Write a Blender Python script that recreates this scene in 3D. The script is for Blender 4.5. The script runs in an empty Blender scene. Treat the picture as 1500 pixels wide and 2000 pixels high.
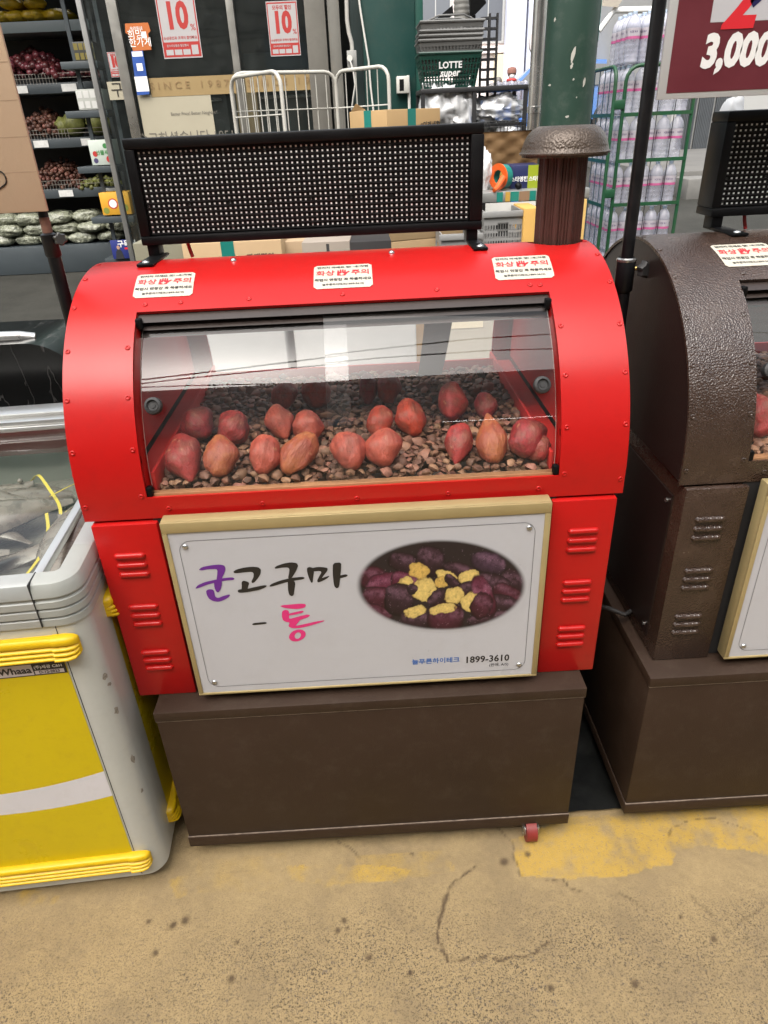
import bpy, bmesh, math, random
import numpy as np
from mathutils import Vector, Matrix, noise as mnoise
random.seed(7); np.random.seed(7)
SC = bpy.context.scene
COL = SC.collection
R_ = math.radians

# ------------------------------------------------------------------ camera
CAM = np.array([0.0343, -1.1322, 1.5716])
_p, _r, _w = 0.5157, -0.0460, 0.0173
FOC = 1340.0
_f = np.array([math.sin(_w)*math.cos(_p), math.cos(_w)*math.cos(_p), -math.sin(_p)])
_r0 = np.array([math.cos(_w), -math.sin(_w), 0.0])
_u0 = np.cross(_r0, _f)
_rt = math.cos(_r)*_r0 + math.sin(_r)*_u0
_up = -math.sin(_r)*_r0 + math.cos(_r)*_u0
cd = bpy.data.cameras.new('camera'); cam = bpy.data.objects.new('camera', cd); COL.objects.link(cam)
cam.matrix_world = Matrix(((_rt[0], _up[0], -_f[0], CAM[0]), (_rt[1], _up[1], -_f[1], CAM[1]), (_rt[2], _up[2], -_f[2], CAM[2]), (0, 0, 0, 1)))
cd.sensor_fit = 'AUTO'; cd.sensor_width = 36; cd.lens = 36*FOC/2000.0
cd.clip_start = 0.02; cd.clip_end = 500
SC.camera = cam

# ------------------------------------------------------------------ world, sun, exposure
SUN_EL, SUN_AZ = 56, 202         # azimuth measured clockwise from +Y: the light comes from behind the viewer
wd = bpy.data.worlds.new('World'); SC.world = wd; wd.use_nodes = True
nt = wd.node_tree; nt.nodes.clear()
sky = nt.nodes.new('ShaderNodeTexSky'); sky.sky_type = 'NISHITA'; sky.sun_disc = False
sky.sun_elevation = R_(SUN_EL); sky.sun_rotation = R_(SUN_AZ); sky.air_density = 1.6; sky.dust_density = 5.0; sky.ozone_density = 0.6
bg = nt.nodes.new('ShaderNodeBackground'); bg.inputs['Strength'].default_value = 0.15
hs = nt.nodes.new('ShaderNodeHueSaturation'); hs.inputs['Saturation'].default_value = 0.35
wo = nt.nodes.new('ShaderNodeOutputWorld')
nt.links.new(sky.outputs[0], hs.inputs['Color']); nt.links.new(hs.outputs[0], bg.inputs[0]); nt.links.new(bg.outputs[0], wo.inputs[0])
sl = bpy.data.lights.new('sun', 'SUN'); sl.energy = 1.5; sl.angle = R_(75); sl.color = (1.0, 0.95, 0.88)
so = bpy.data.objects.new('sun', sl); COL.objects.link(so)
_d = Vector((math.sin(R_(SUN_AZ))*math.cos(R_(SUN_EL)), math.cos(R_(SUN_AZ))*math.cos(R_(SUN_EL)), math.sin(R_(SUN_EL))))
so.rotation_euler = _d.to_track_quat('Z', 'Y').to_euler(); so.location = (0, -4, 8)
SC.view_settings.view_transform = 'Standard'; SC.view_settings.look = 'None'; SC.view_settings.gamma = 1
SC.view_settings.exposure = 1.26
SC.render.engine = 'CYCLES'
SC.cycles.max_bounces = 10; SC.cycles.transparent_max_bounces = 24; SC.cycles.diffuse_bounces = 4; SC.cycles.glossy_bounces = 4
SC.cycles.caustics_reflective = False; SC.cycles.caustics_refractive = False
SC.cycles.use_denoising = True; SC.cycles.sample_clamp_indirect = 6

# ------------------------------------------------------------------ helpers
def ray(px, py): return _rt*(px-750)/FOC - _up*(py-1000)/FOC + _f
def at(px, py, Y):
    d = ray(px, py); return Vector(CAM + d*(Y-CAM[1])/d[1])
def atz(px, py, Z):
    d = ray(px, py); return Vector(CAM + d*(Z-CAM[2])/d[2])
def gz(y):                                   # the lane rises gently behind the stalls
    t = max(0.0, y-1.0)
    return 0.07*(t*t/(2*0.8) if t < 0.8 else t-0.4)-0.025*max(0.0, y-6.0)

LOCAL = {}
def thing(name, label, cat, loc=(0, 0, 0), rotz=0.0, group=None, local=False, kind=None):
    o = bpy.data.objects.new(name, None); COL.objects.link(o)
    o.location = loc; o.rotation_euler = (0, 0, rotz); o.empty_display_size = 0.05
    o['label'] = label; o['category'] = cat
    if group: o['group'] = group
    if kind: o['kind'] = kind
    LOCAL[o.name] = local or rotz != 0
    return o
def tag(o, label, cat=None, group=None, kind=None):
    o['label'] = label
    if cat: o['category'] = cat
    if group: o['group'] = group
    if kind: o['kind'] = kind
    return o
def link(name, me, mat, parent=None, world=None):
    o = bpy.data.objects.new(name, me); COL.objects.link(o)
    if mat is not None and not me.materials:
        for m in (mat if isinstance(mat, (list, tuple)) else [mat]): me.materials.append(m)
    if parent is not None:
        o.parent = parent
        if parent.type == 'EMPTY' and not LOCAL.get(parent.name, False):
            o.matrix_parent_inverse = Matrix.Translation(-Vector(parent.location))
    return o
def fin(name, bm, mat, parent=None, smooth=35, uvw=None):
    me = bpy.data.meshes.new(name); bm.normal_update(); bm.to_mesh(me); bm.free()
    if smooth is not None:
        for p in me.polygons: p.use_smooth = True
        if smooth < 180: me.set_sharp_from_angle(angle=R_(smooth))
    return link(name, me, mat, parent)
def struct(name, bm, mat, smooth=None, label=None):
    o = fin(name, bm, mat, None, smooth); o['kind'] = 'structure'
    if label: o['label'] = label
    return o
def B(): return bmesh.new()
def box(bm, x0, x1, y0, y1, z0, z1, bev=0.0, seg=2, M4=None, mi=0):
    vs = [bm.verts.new(Vector(c)) for c in ((x0, y0, z0), (x1, y0, z0), (x1, y1, z0), (x0, y1, z0), (x0, y0, z1), (x1, y0, z1), (x1, y1, z1), (x0, y1, z1))]
    fs = [bm.faces.new([vs[i] for i in q]) for q in ((0, 3, 2, 1), (4, 5, 6, 7), (0, 1, 5, 4), (1, 2, 6, 5), (2, 3, 7, 6), (3, 0, 4, 7))]
    for f in fs: f.material_index = mi
    if bev > 0:
        es = list({e for f in fs for e in f.edges})
        r = bmesh.ops.bevel(bm, geom=es, offset=bev, segments=seg, profile=0.5, affect='EDGES')
        vs = list({v for f in r['faces'] for v in f.verts} | {v for v in vs if v.is_valid})
    if M4 is not None:
        for v in vs: v.co = M4 @ v.co
    return vs
def ring(bm, c, ax, r, n, ph=0.0):
    ax = Vector(ax).normalized(); a = ax.orthogonal().normalized() if abs(ax.z) < 0.99 else Vector((1, 0, 0)); b = ax.cross(a)
    return [bm.verts.new(Vector(c)+(a*math.cos(2*math.pi*i/n+ph)+b*math.sin(2*math.pi*i/n+ph))*r) for i in range(n)]
def bridge(bm, A, Bq, mi=0):
    n = len(A)
    for i in range(n):
        f = bm.faces.new((A[i], A[(i+1) % n], Bq[(i+1) % n], Bq[i])); f.material_index = mi
def cyl(bm, p0, p1, r0, r1=None, n=16, caps=True, mi=0):
    p0, p1 = Vector(p0), Vector(p1); r1 = r0 if r1 is None else r1
    A = ring(bm, p0, p1-p0, r0, n); Bq = ring(bm, p1, p1-p0, r1, n); bridge(bm, A, Bq, mi)
    if caps:
        bm.faces.new(A[::-1]).material_index = mi; bm.faces.new(Bq).material_index = mi
def tube(bm, pts, r, n=8, caps=True, closed=False):
    pts = [Vector(p) for p in pts]; prev = None; first = None; m = len(pts)
    nrm = None
    for i, p in enumerate(pts):
        if closed: t = pts[(i+1) % m]-pts[i-1]
        else: t = pts[min(i+1, m-1)]-pts[max(i-1, 0)]
        t.normalize()
        if nrm is None: nrm = t.orthogonal().normalized()
        else: nrm = (nrm-t*nrm.dot(t)).normalized()
        b = t.cross(nrm); rr = r[i] if isinstance(r, (list, tuple)) else r
        A = [bm.verts.new(p+(nrm*math.cos(2*math.pi*k/n)+b*math.sin(2*math.pi*k/n))*rr) for k in range(n)]
        if prev: bridge(bm, prev, A)
        else: first = A
        prev = A
    if closed: bridge(bm, prev, first)
    elif caps: bm.faces.new(first[::-1]); bm.faces.new(prev)
def lathe(bm, prof, n=20, c=(0, 0, 0), mod=None, mi=0):
    prev = None
    for r, z in prof:
        if r < 1e-6: A = [bm.verts.new(Vector((c[0], c[1], c[2]+z)))]
        else: A = [bm.verts.new(Vector((c[0]+r*(mod(i/n) if mod else 1)*math.cos(2*math.pi*i/n), c[1]+r*(mod(i/n) if mod else 1)*math.sin(2*math.pi*i/n), c[2]+z))) for i in range(n)]
        if prev:
            if len(prev) == 1 and len(A) > 1:
                for i in range(n): bm.faces.new((prev[0], A[(i+1) % n], A[i])).material_index = mi
            elif len(A) == 1 and len(prev) > 1:
                for i in range(n): bm.faces.new((prev[i], prev[(i+1) % n], A[0])).material_index = mi
            elif len(A) > 1: bridge(bm, prev, A, mi)
        prev = A
def poly(bm, pts, mi=0):
    f = bm.faces.new([bm.verts.new(Vector(p)) for p in pts]); f.material_index = mi; return f
def prism(bm, pts, off, mi=0):
    off = Vector(off); A = [bm.verts.new(Vector(p)) for p in pts]; Bq = [bm.verts.new(Vector(p)+off) for p in pts]
    bm.faces.new(A).material_index = mi; bm.faces.new(Bq[::-1]).material_index = mi; n = len(A)
    for i in range(n): bm.faces.new((A[(i+1) % n], A[i], Bq[i], Bq[(i+1) % n])).material_index = mi
def fixn(bm): bmesh.ops.recalc_face_normals(bm, faces=bm.faces[:])
def quadp(bm, a, b, c, d, mi=0): return poly(bm, (a, b, c, d), mi)
_tc = {}
def text_mesh(s, size=1.0, bold=0.0, align='CENTER', shear=0.0, res=2, sx=1.0):
    """lettering as flat outline in the XY plane, returned as (verts, faces)"""
    key = (s, size, bold, align, shear, res, sx)
    if key in _tc: return _tc[key]
    cu = bpy.data.curves.new('lettering', 'FONT'); cu.body = s; cu.size = size; cu.align_x = align; cu.align_y = 'CENTER'
    cu.offset = bold; cu.resolution_u = res; cu.shear = shear; cu.fill_mode = 'FRONT'
    o = bpy.data.objects.new('lettering_tmp', cu); COL.objects.link(o)
    dg = bpy.context.evaluated_depsgraph_get(); dg.update(); me = bpy.data.meshes.new_from_object(o.evaluated_get(dg))
    vs = [(v.co.x*sx, v.co.y) for v in me.vertices]; fs = [tuple(p.vertices) for p in me.polygons]
    bpy.data.objects.remove(o); bpy.data.curves.remove(cu); bpy.data.meshes.remove(me)
    _tc[key] = (vs, fs); return vs, fs
def put_text(bm, s, size, fn, bold=0.0, align='CENTER', shear=0.0, res=2, mi=0, sx=1.0):
    vs, fs = text_mesh(s, size, bold, align, shear, res, sx)
    V = [bm.verts.new(Vector(fn(x, y))) for x, y in vs]
    for f in fs:
        try: bm.faces.new([V[i] for i in f]).material_index = mi
        except ValueError: pass
def copy_tree(o, parent=None, loc=None):
    c = o.copy(); COL.objects.link(c)
    if parent is not None: c.parent = parent; c.matrix_parent_inverse = o.matrix_parent_inverse.copy()
    LOCAL[c.name] = LOCAL.get(o.name, False)
    for ch in list(o.children): copy_tree(ch, c)
    if loc is not None: c.location = loc
    return c

# ------------------------------------------------------------------ materials
MATS = {}
def srgb(r, g, b):
    f = lambda c: (c/255/12.92) if c/255 <= 0.04045 else ((c/255+0.055)/1.055)**2.4
    return (f(r), f(g), f(b), 1)
def M(name, col, rough=0.5, metal=0.0, var=0.0, vscale=6.0, bump=0.0, bscale=150.0, bkind='noise', coat=0.0, spec=0.5, dirt=0.0, dcol=(0.18, 0.14, 0.10, 1), dscale=3.0, rnd=0.0, emit=None, estr=0.0, bdist=0.002, sss=0.0):
    if name in MATS: return MATS[name]
    m = bpy.data.materials.new(name); m.use_nodes = True; n = m.node_tree; p = n.nodes['Principled BSDF']
    L = n.links.new
    if len(col) == 3: col = (*col, 1)
    p.inputs['Base Color'].default_value = col; p.inputs['Roughness'].default_value = rough; p.inputs['Metallic'].default_value = metal
    p.inputs['Specular IOR Level'].default_value = spec
    if coat: p.inputs['Coat Weight'].default_value = coat; p.inputs['Coat Roughness'].default_value = 0.12
    if emit: p.inputs['Emission Color'].default_value = (*emit, 1); p.inputs['Emission Strength'].default_value = estr
    if sss: p.inputs['Subsurface Weight'].default_value = sss; p.inputs['Subsurface Radius'].default_value = (0.01, 0.006, 0.004)
    tc = n.nodes.new('ShaderNodeTexCoord'); src = None
    if var or dirt or rnd:
        rgb = n.nodes.new('ShaderNodeRGB'); rgb.outputs[0].default_value = col; src = rgb.outputs[0]
        if var:
            nz = n.nodes.new('ShaderNodeTexNoise'); nz.inputs['Scale'].default_value = vscale; nz.inputs['Detail'].default_value = 6; nz.inputs['Roughness'].default_value = 0.6
            L(tc.outputs['Object'], nz.inputs['Vector'])
            mr = n.nodes.new('ShaderNodeMapRange'); mr.inputs[1].default_value = 0.25; mr.inputs[2].default_value = 0.75; mr.inputs[3].default_value = 1-var; mr.inputs[4].default_value = 1+var
            L(nz.outputs[0], mr.inputs[0])
            h = n.nodes.new('ShaderNodeHueSaturation'); L(mr.outputs[0], h.inputs['Value']); L(src, h.inputs['Color']); src = h.outputs[0]
            mr2 = n.nodes.new('ShaderNodeMapRange'); mr2.inputs[3].default_value = max(0.02, rough-0.12); mr2.inputs[4].default_value = min(1, rough+0.12)
            L(nz.outputs[0], mr2.inputs[0]); L(mr2.outputs[0], p.inputs['Roughness'])
        if rnd:
            oi = n.nodes.new('ShaderNodeObjectInfo'); ge = n.nodes.new('ShaderNodeNewGeometry'); ad = n.nodes.new('ShaderNodeMath'); ad.operation = 'ADD'
            L(oi.outputs['Random'], ad.inputs[0]); L(ge.outputs['Random Per Island'], ad.inputs[1]); fr = n.nodes.new('ShaderNodeMath'); fr.operation = 'FRACT'; L(ad.outputs[0], fr.inputs[0])
            mr = n.nodes.new('ShaderNodeMapRange'); mr.inputs[3].default_value = 1-rnd; mr.inputs[4].default_value = 1+rnd; L(fr.outputs[0], mr.inputs[0])
            h = n.nodes.new('ShaderNodeHueSaturation'); L(mr.outputs[0], h.inputs['Value']); L(src, h.inputs['Color']); src = h.outputs[0]
            mr3 = n.nodes.new('ShaderNodeMapRange'); mr3.inputs[3].default_value = 0.5-rnd*0.025; mr3.inputs[4].default_value = 0.5+rnd*0.025; L(ge.outputs['Random Per Island'], mr3.inputs[0]); L(mr3.outputs[0], h.inputs['Hue'])
        if dirt:
            nz = n.nodes.new('ShaderNodeTexNoise'); nz.inputs['Scale'].default_value = dscale; nz.inputs['Detail'].default_value = 9; nz.inputs['Roughness'].default_value = 0.75
            L(tc.outputs['Object'], nz.inputs['Vector'])
            mr = n.nodes.new('ShaderNodeMapRange'); mr.inputs[1].default_value = 0.5; mr.inputs[2].default_value = 0.75; mr.inputs[4].default_value = dirt
            L(nz.outputs[0], mr.inputs[0]); mx = n.nodes.new('ShaderNodeMix'); mx.data_type = 'RGBA'
            L(mr.outputs[0], mx.inputs[0]); L(src, mx.inputs[6]); mx.inputs[7].default_value = dcol; src = mx.outputs[2]
        L(src, p.inputs['Base Color'])
    if bump:
        if bkind == 'voronoi':
            b1 = n.nodes.new('ShaderNodeTexVoronoi'); b1.feature = 'SMOOTH_F1'; b1.inputs['Scale'].default_value = bscale; o = b1.outputs['Distance']
        else:
            b1 = n.nodes.new('ShaderNodeTexNoise'); b1.inputs['Scale'].default_value = bscale; b1.inputs['Detail'].default_value = 3; o = b1.outputs[0]
        L(tc.outputs['Object'], b1.inputs['Vector'])
        bp = n.nodes.new('ShaderNodeBump'); bp.inputs['Strength'].default_value = bump; bp.inputs['Distance'].default_value = bdist
        L(o, bp.inputs['Height']); L(bp.outputs[0], p.inputs['Normal'])
    MATS[name] = m; return m
def glass(name, tint=(1, 1, 1), f0=0.04, rough=0.02, haze=0.0, hcol=(0.8, 0.8, 0.8)):
    """thin clear sheet: mirror share by Schlick's rule, the rest passes straight through (plus a little surface dust)"""
    if name in MATS: return MATS[name]
    if f0 > 1: f0 = ((f0-1)/(f0+1))**2
    m = bpy.data.materials.new(name); m.use_nodes = True; n = m.node_tree; n.nodes.clear(); L = n.links.new
    out = n.nodes.new('ShaderNodeOutputMaterial'); tr = n.nodes.new('ShaderNodeBsdfTransparent'); tr.inputs[0].default_value = (*tint, 1)
    gl = n.nodes.new('ShaderNodeBsdfGlossy'); gl.inputs['Roughness'].default_value = rough
    lw = n.nodes.new('ShaderNodeLayerWeight'); lw.inputs[0].default_value = 0.5
    pw = n.nodes.new('ShaderNodeMath'); pw.operation = 'POWER'; L(lw.outputs['Facing'], pw.inputs[0]); pw.inputs[1].default_value = 5
    ma = n.nodes.new('ShaderNodeMath'); ma.operation = 'MULTIPLY_ADD'; L(pw.outputs[0], ma.inputs[0]); ma.inputs[1].default_value = 1-f0; ma.inputs[2].default_value = f0
    mx = n.nodes.new('ShaderNodeMixShader'); L(ma.outputs[0], mx.inputs[0]); last = tr.outputs[0]
    if haze:
        df = n.nodes.new('ShaderNodeBsdfDiffuse'); df.inputs[0].default_value = (*hcol, 1); m2 = n.nodes.new('ShaderNodeMixShader')
        tc = n.nodes.new('ShaderNodeTexCoord'); nz = n.nodes.new('ShaderNodeTexNoise'); nz.inputs['Scale'].default_value = 9; nz.inputs['Detail'].default_value = 6
        L(tc.outputs['Object'], nz.inputs['Vector']); mr = n.nodes.new('ShaderNodeMapRange'); mr.inputs[1].default_value = 0.3; mr.inputs[2].default_value = 0.8; mr.inputs[3].default_value = haze*0.4; mr.inputs[4].default_value = haze*1.6
        L(nz.outputs[0], mr.inputs[0]); L(mr.outputs[0], m2.inputs[0]); L(last, m2.inputs[1]); L(df.outputs[0], m2.inputs[2]); last = m2.outputs[0]
    L(last, mx.inputs[1]); L(gl.outputs[0], mx.inputs[2]); L(mx.outputs[0], out.inputs[0])
    MATS[name] = m; return m

RED = M('red_paint', (0.42, 0.0075, 0.0065), 0.31, spec=0.38, bump=0.10, bscale=900, var=0.035, vscale=2.5, bdist=0.0006, dirt=0.30, dcol=(0.26, 0.010, 0.009, 1), dscale=30)
REDIN = M('red_paint_dull', (0.50, 0.020, 0.016), 0.5, var=0.1)
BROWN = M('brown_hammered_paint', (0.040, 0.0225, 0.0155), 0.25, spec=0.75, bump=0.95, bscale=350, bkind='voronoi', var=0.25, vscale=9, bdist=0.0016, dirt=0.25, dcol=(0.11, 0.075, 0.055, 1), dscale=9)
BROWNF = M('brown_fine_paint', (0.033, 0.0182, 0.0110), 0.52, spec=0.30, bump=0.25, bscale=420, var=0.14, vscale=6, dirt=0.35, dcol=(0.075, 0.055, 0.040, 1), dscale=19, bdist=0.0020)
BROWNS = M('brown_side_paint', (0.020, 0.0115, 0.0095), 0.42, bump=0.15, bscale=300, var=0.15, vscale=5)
BLACK = M('black_plastic', (0.003, 0.003, 0.0033), 0.5, spec=0.18, var=0.2, vscale=20)
BLACKM = M('black_metal', (0.0035, 0.0035, 0.004), 0.42, spec=0.22, metal=0.0, var=0.25, vscale=14, dirt=0.12, dcol=(0.03, 0.028, 0.026, 1), dscale=18)
DARK = M('dark_void', (0.012, 0.011, 0.011), 0.8)
GOLD = M('gold_anodised_frame', (0.42, 0.33, 0.16), 0.38, metal=0.35, var=0.08, vscale=12)
WHITEP = M('white_print_board', (0.47, 0.47, 0.495), 0.30, var=0.02, dirt=0.08, dscale=9)
STEEL = M('bright_steel', (0.55, 0.55, 0.54), 0.28, metal=0.95, var=0.1, vscale=10)
STEELD = M('dull_steel', (0.46, 0.45, 0.43), 0.24, metal=0.85, var=0.18, vscale=8, dirt=0.3)
INKB = M('black_ink', (0.018, 0.016, 0.015), 0.4)
INKP = M('purple_ink', (0.13, 0.022, 0.24), 0.4)
INKK = M('pink_ink', (0.66, 0.03, 0.18), 0.4)
INKR = M('red_ink', (0.60, 0.02, 0.03), 0.4)
INKBL = M('blue_ink', (0.02, 0.12, 0.42), 0.4)
WHITEI = M('white_ink', (0.75, 0.75, 0.74), 0.45)
STICK = M('cream_sticker', (0.50, 0.47, 0.39), 0.45, var=0.04, vscale=30)
RUBBER = M('black_rubber', (0.022, 0.021, 0.021), 0.6)
ACRYL = glass('acrylic', (0.99, 0.99, 0.985), 1.49, 0.015, haze=0.012, hcol=(0.75, 0.76, 0.74))
SHOPG = glass('shop_glass', (0.80, 0.86, 0.84), 1.5, 0.02, haze=0.02, hcol=(0.5, 0.55, 0.52))

# ------------------------------------------------------------------ ground: one sheet, fine near the stalls
def vnoise(x, y, s, seed=0):
    rs = np.random.RandomState(seed); T = rs.rand(256, 256)
    X, Y = x*s, y*s; xi, yi = np.floor(X).astype(int), np.floor(Y).astype(int); fx, fy = X-xi, Y-yi
    fx = fx*fx*(3-2*fx); fy = fy*fy*(3-2*fy); g = lambda a, b: T[a % 256, b % 256]
    return (g(xi, yi)*(1-fx)+g(xi+1, yi)*fx)*(1-fy)+(g(xi, yi+1)*(1-fx)+g(xi+1, yi+1)*fx)*fy
def fbm(x, y, s, o=5, seed=0):
    v = 0; a = 0.5; t = 0
    for i in range(o): v = v+a*vnoise(x, y, s, seed+i); t += a; a *= 0.55; s *= 2.1
    return v/t
def inpoly(x, y, P):
    r = np.zeros(x.shape, bool); j = len(P)-1
    for i in range(len(P)):
        xi, yi = P[i]; xj, yj = P[j]
        c = ((yi > y) != (yj > y)) & (x < (xj-xi)*(y-yi)/(yj-yi+1e-12)+xi); r ^= c; j = i
    return r
def dist_line(x, y, L):
    d = np.full(x.shape, 9.0)
    for (ax, ay), (bx, by) in zip(L[:-1], L[1:]):
        t = np.clip(((x-ax)*(bx-ax)+(y-ay)*(by-ay))/((bx-ax)**2+(by-ay)**2+1e-12), 0, 1)
        d = np.minimum(d, np.hypot(x-ax-t*(bx-ax), y-ay-t*(by-ay)))
    return d
def gp(*L): return [(atz(px, py, 0).x, atz(px, py, 0).y) for px, py in L]
xs = np.unique(np.concatenate([[-90, -60, -40, -25, -15], np.arange(-10, -0.9, 0.5), np.arange(-0.9, 1.101, 0.005), np.arange(1.5, 10, 0.5), [12, 18, 26, 40, 60, 90]]))
ys = np.unique(np.concatenate([[-60, -30, -15, -8, -5, -3, -2, -1.4, -1.0, -0.8], np.arange(-0.66, 0.26, 0.005), np.arange(0.3, 3, 0.1), np.arange(3, 14, 0.4), [16, 20, 26, 34, 45, 60, 80, 110]]))
GX, GY = np.meshgrid(xs, ys)
gzv = np.vectorize(gz)
yellow = np.zeros(GX.shape)
w1 = 0.010*(fbm(GX, GY, 18, 4, 3)-0.5); w2 = 0.010*(fbm(GX, GY, 18, 4, 9)-0.5)
X2, Y2 = GX+2*w1, GY+2*w2
n1 = fbm(GX, GY, 26, 5, 21); n2 = fbm(GX, GY, 9, 4, 33)
pY = inpoly(X2, Y2, gp((1003, 1640), (1010, 1690), (1015, 1714), (1090, 1716), (1180, 1713), (1260, 1702), (1312, 1688), (1322, 1664), (1390, 1652), (1440, 1662), (1520, 1672), (1560, 1560), (1100, 1600)))
yellow += pY*np.clip(0.25+2.6*(n1-0.34)+1.2*(n2-0.45), 0.10, 1)
for Pp, k in ((gp((560, 1692), (640, 1688), (740, 1692), (800, 1700), (790, 1722), (700, 1724), (640, 1732), (575, 1718)), 0.75), (gp((690, 1670), (860, 1660), (890, 1700), (800, 1712), (700, 1690)), 0.4), (gp((0, 1742), (60, 1740), (118, 1752), (110, 1768), (0, 1768)), 0.85), (gp((330, 1715), (365, 1710), (360, 1750), (345, 1752)), 0.5), (gp((380, 1675), (560, 1668), (560, 1735), (380, 1745)), 0.22)):
    yellow += inpoly(X2, Y2, Pp)*np.clip(k*(0.2+3.0*(n1-0.42)), 0, 1)
yellow = np.clip(yellow, 0, 1)
crack = np.zeros(GX.shape)
w3 = 0.010*(fbm(GX, GY, 40, 3, 5)-0.5); w4 = 0.010*(fbm(GX, GY, 40, 3, 6)-0.5)
for Lc, wd_, k in ((gp((928, 1690), (893, 1718), (868, 1760), (858, 1800), (856, 1840), (872, 1876)), 0.0045, 1.0), (gp((872, 1876), (925, 1870), (985, 1876), (1040, 1860), (1070, 1840)), 0.0030, 0.85), (gp((1068, 1718), (1102, 1718), (1112, 1736), (1140, 1742)), 0.0022, 0.8), (gp((1205, 1740), (1230, 1756), (1262, 1778)), 0.0022, 0.75), (gp((1305, 1628), (1342, 1602), (1400, 1598), (1450, 1615), (1495, 1640)), 0.0020, 0.7), (gp((655, 1640), (685, 1652), (705, 1675)), 0.0022, 0.8), (gp((975, 1618), (1000, 1645), (1006, 1672), (1014, 1712)), 0.0022, 0.6), (gp((1350, 1750), (1390, 1790)), 0.0022, 0.5), (gp((1450, 1800), (1495, 1765)), 0.0024, 0.5), (gp((0, 1722), (200, 1716), (420, 1706), (560, 1700)), 0.0018, 0.25)):
    d = dist_line(GX+w3*1.6, GY+w4*1.6, Lc); nf = fbm(GX, GY, 70, 3, 91); crack = np.maximum(crack, k*np.clip(1-(d/(wd_*(0.2+1.9*n1)))**2, 0, 1)*np.clip((nf-0.26)*4, 0.40, 1))
for px, py, rr in ((290, 1800, 7), (338, 1806, 10), (362, 1797, 11), (672, 1797, 8), (660, 1815, 8), (678, 1812, 5), (303, 1860, 8), (463, 1840, 5), (985, 1682, 12), (1030, 1668, 8), (1394, 1834, 8), (805, 1668, 4), (1330, 1790, 5), (720, 1870, 8), (800, 1900, 7), (452, 1910, 9), (1075, 1928, 8), (1240, 1920, 9)):
    c = atz(px, py, 0); d = np.hypot((GX-c.x)+w3*0.6, (GY-c.y)+w4*0.6); crack = np.maximum(crack, 0.9*np.clip(1.6-d/(rr*0.00075), 0, 1))
stripe = np.clip((GY+0.235+0.16*(n2-0.5)+0.02*GX)/0.11, 0, 1)        # trowelled strip along the stalls, fewer stones
aggr = np.clip(1-stripe*0.75, 0, 1)*np.clip(0.40+(-0.14-GY)*3.2, 0.3, 1)*np.clip(0.75+0.9*(fbm(GX, GY, 7, 3, 71)-0.5), 0.3, 1)
asph = np.clip((GY-0.9)/0.1, 0, 1)
me = bpy.data.meshes.new('ground'); nx, ny = len(xs), len(ys)
rel = (fbm(GX, GY, 60, 3, 44)-0.5)*0.0024*np.clip(1-asph, 0, 1)-crack*0.002
GZ = gzv(GY)+np.where((np.abs(GX) < 1.1) & (GY > -0.66) & (GY < 0.25), rel, 0)
vv = np.stack([GX, GY, GZ], -1).reshape(-1, 3)
idx = np.arange(nx*ny).reshape(ny, nx)
qd = np.stack([idx[:-1, :-1], idx[:-1, 1:], idx[1:, 1:], idx[1:, :-1]], -1).reshape(-1, 4)
me.vertices.add(len(vv)); me.vertices.foreach_set('co', vv.ravel()); me.loops.add(qd.size); me.loops.foreach_set('vertex_index', qd.ravel())
me.polygons.add(len(qd)); me.polygons.foreach_set('loop_start', np.arange(0, qd.size, 4)); me.update(calc_edges=True)
me.polygons.foreach_set('use_smooth', np.ones(len(qd), bool))
ca = me.color_attributes.new('wear', 'FLOAT_COLOR', 'POINT'); ca.data.foreach_set('color', np.stack([yellow, crack, aggr, asph], -1).astype(np.float32).ravel())
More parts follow.
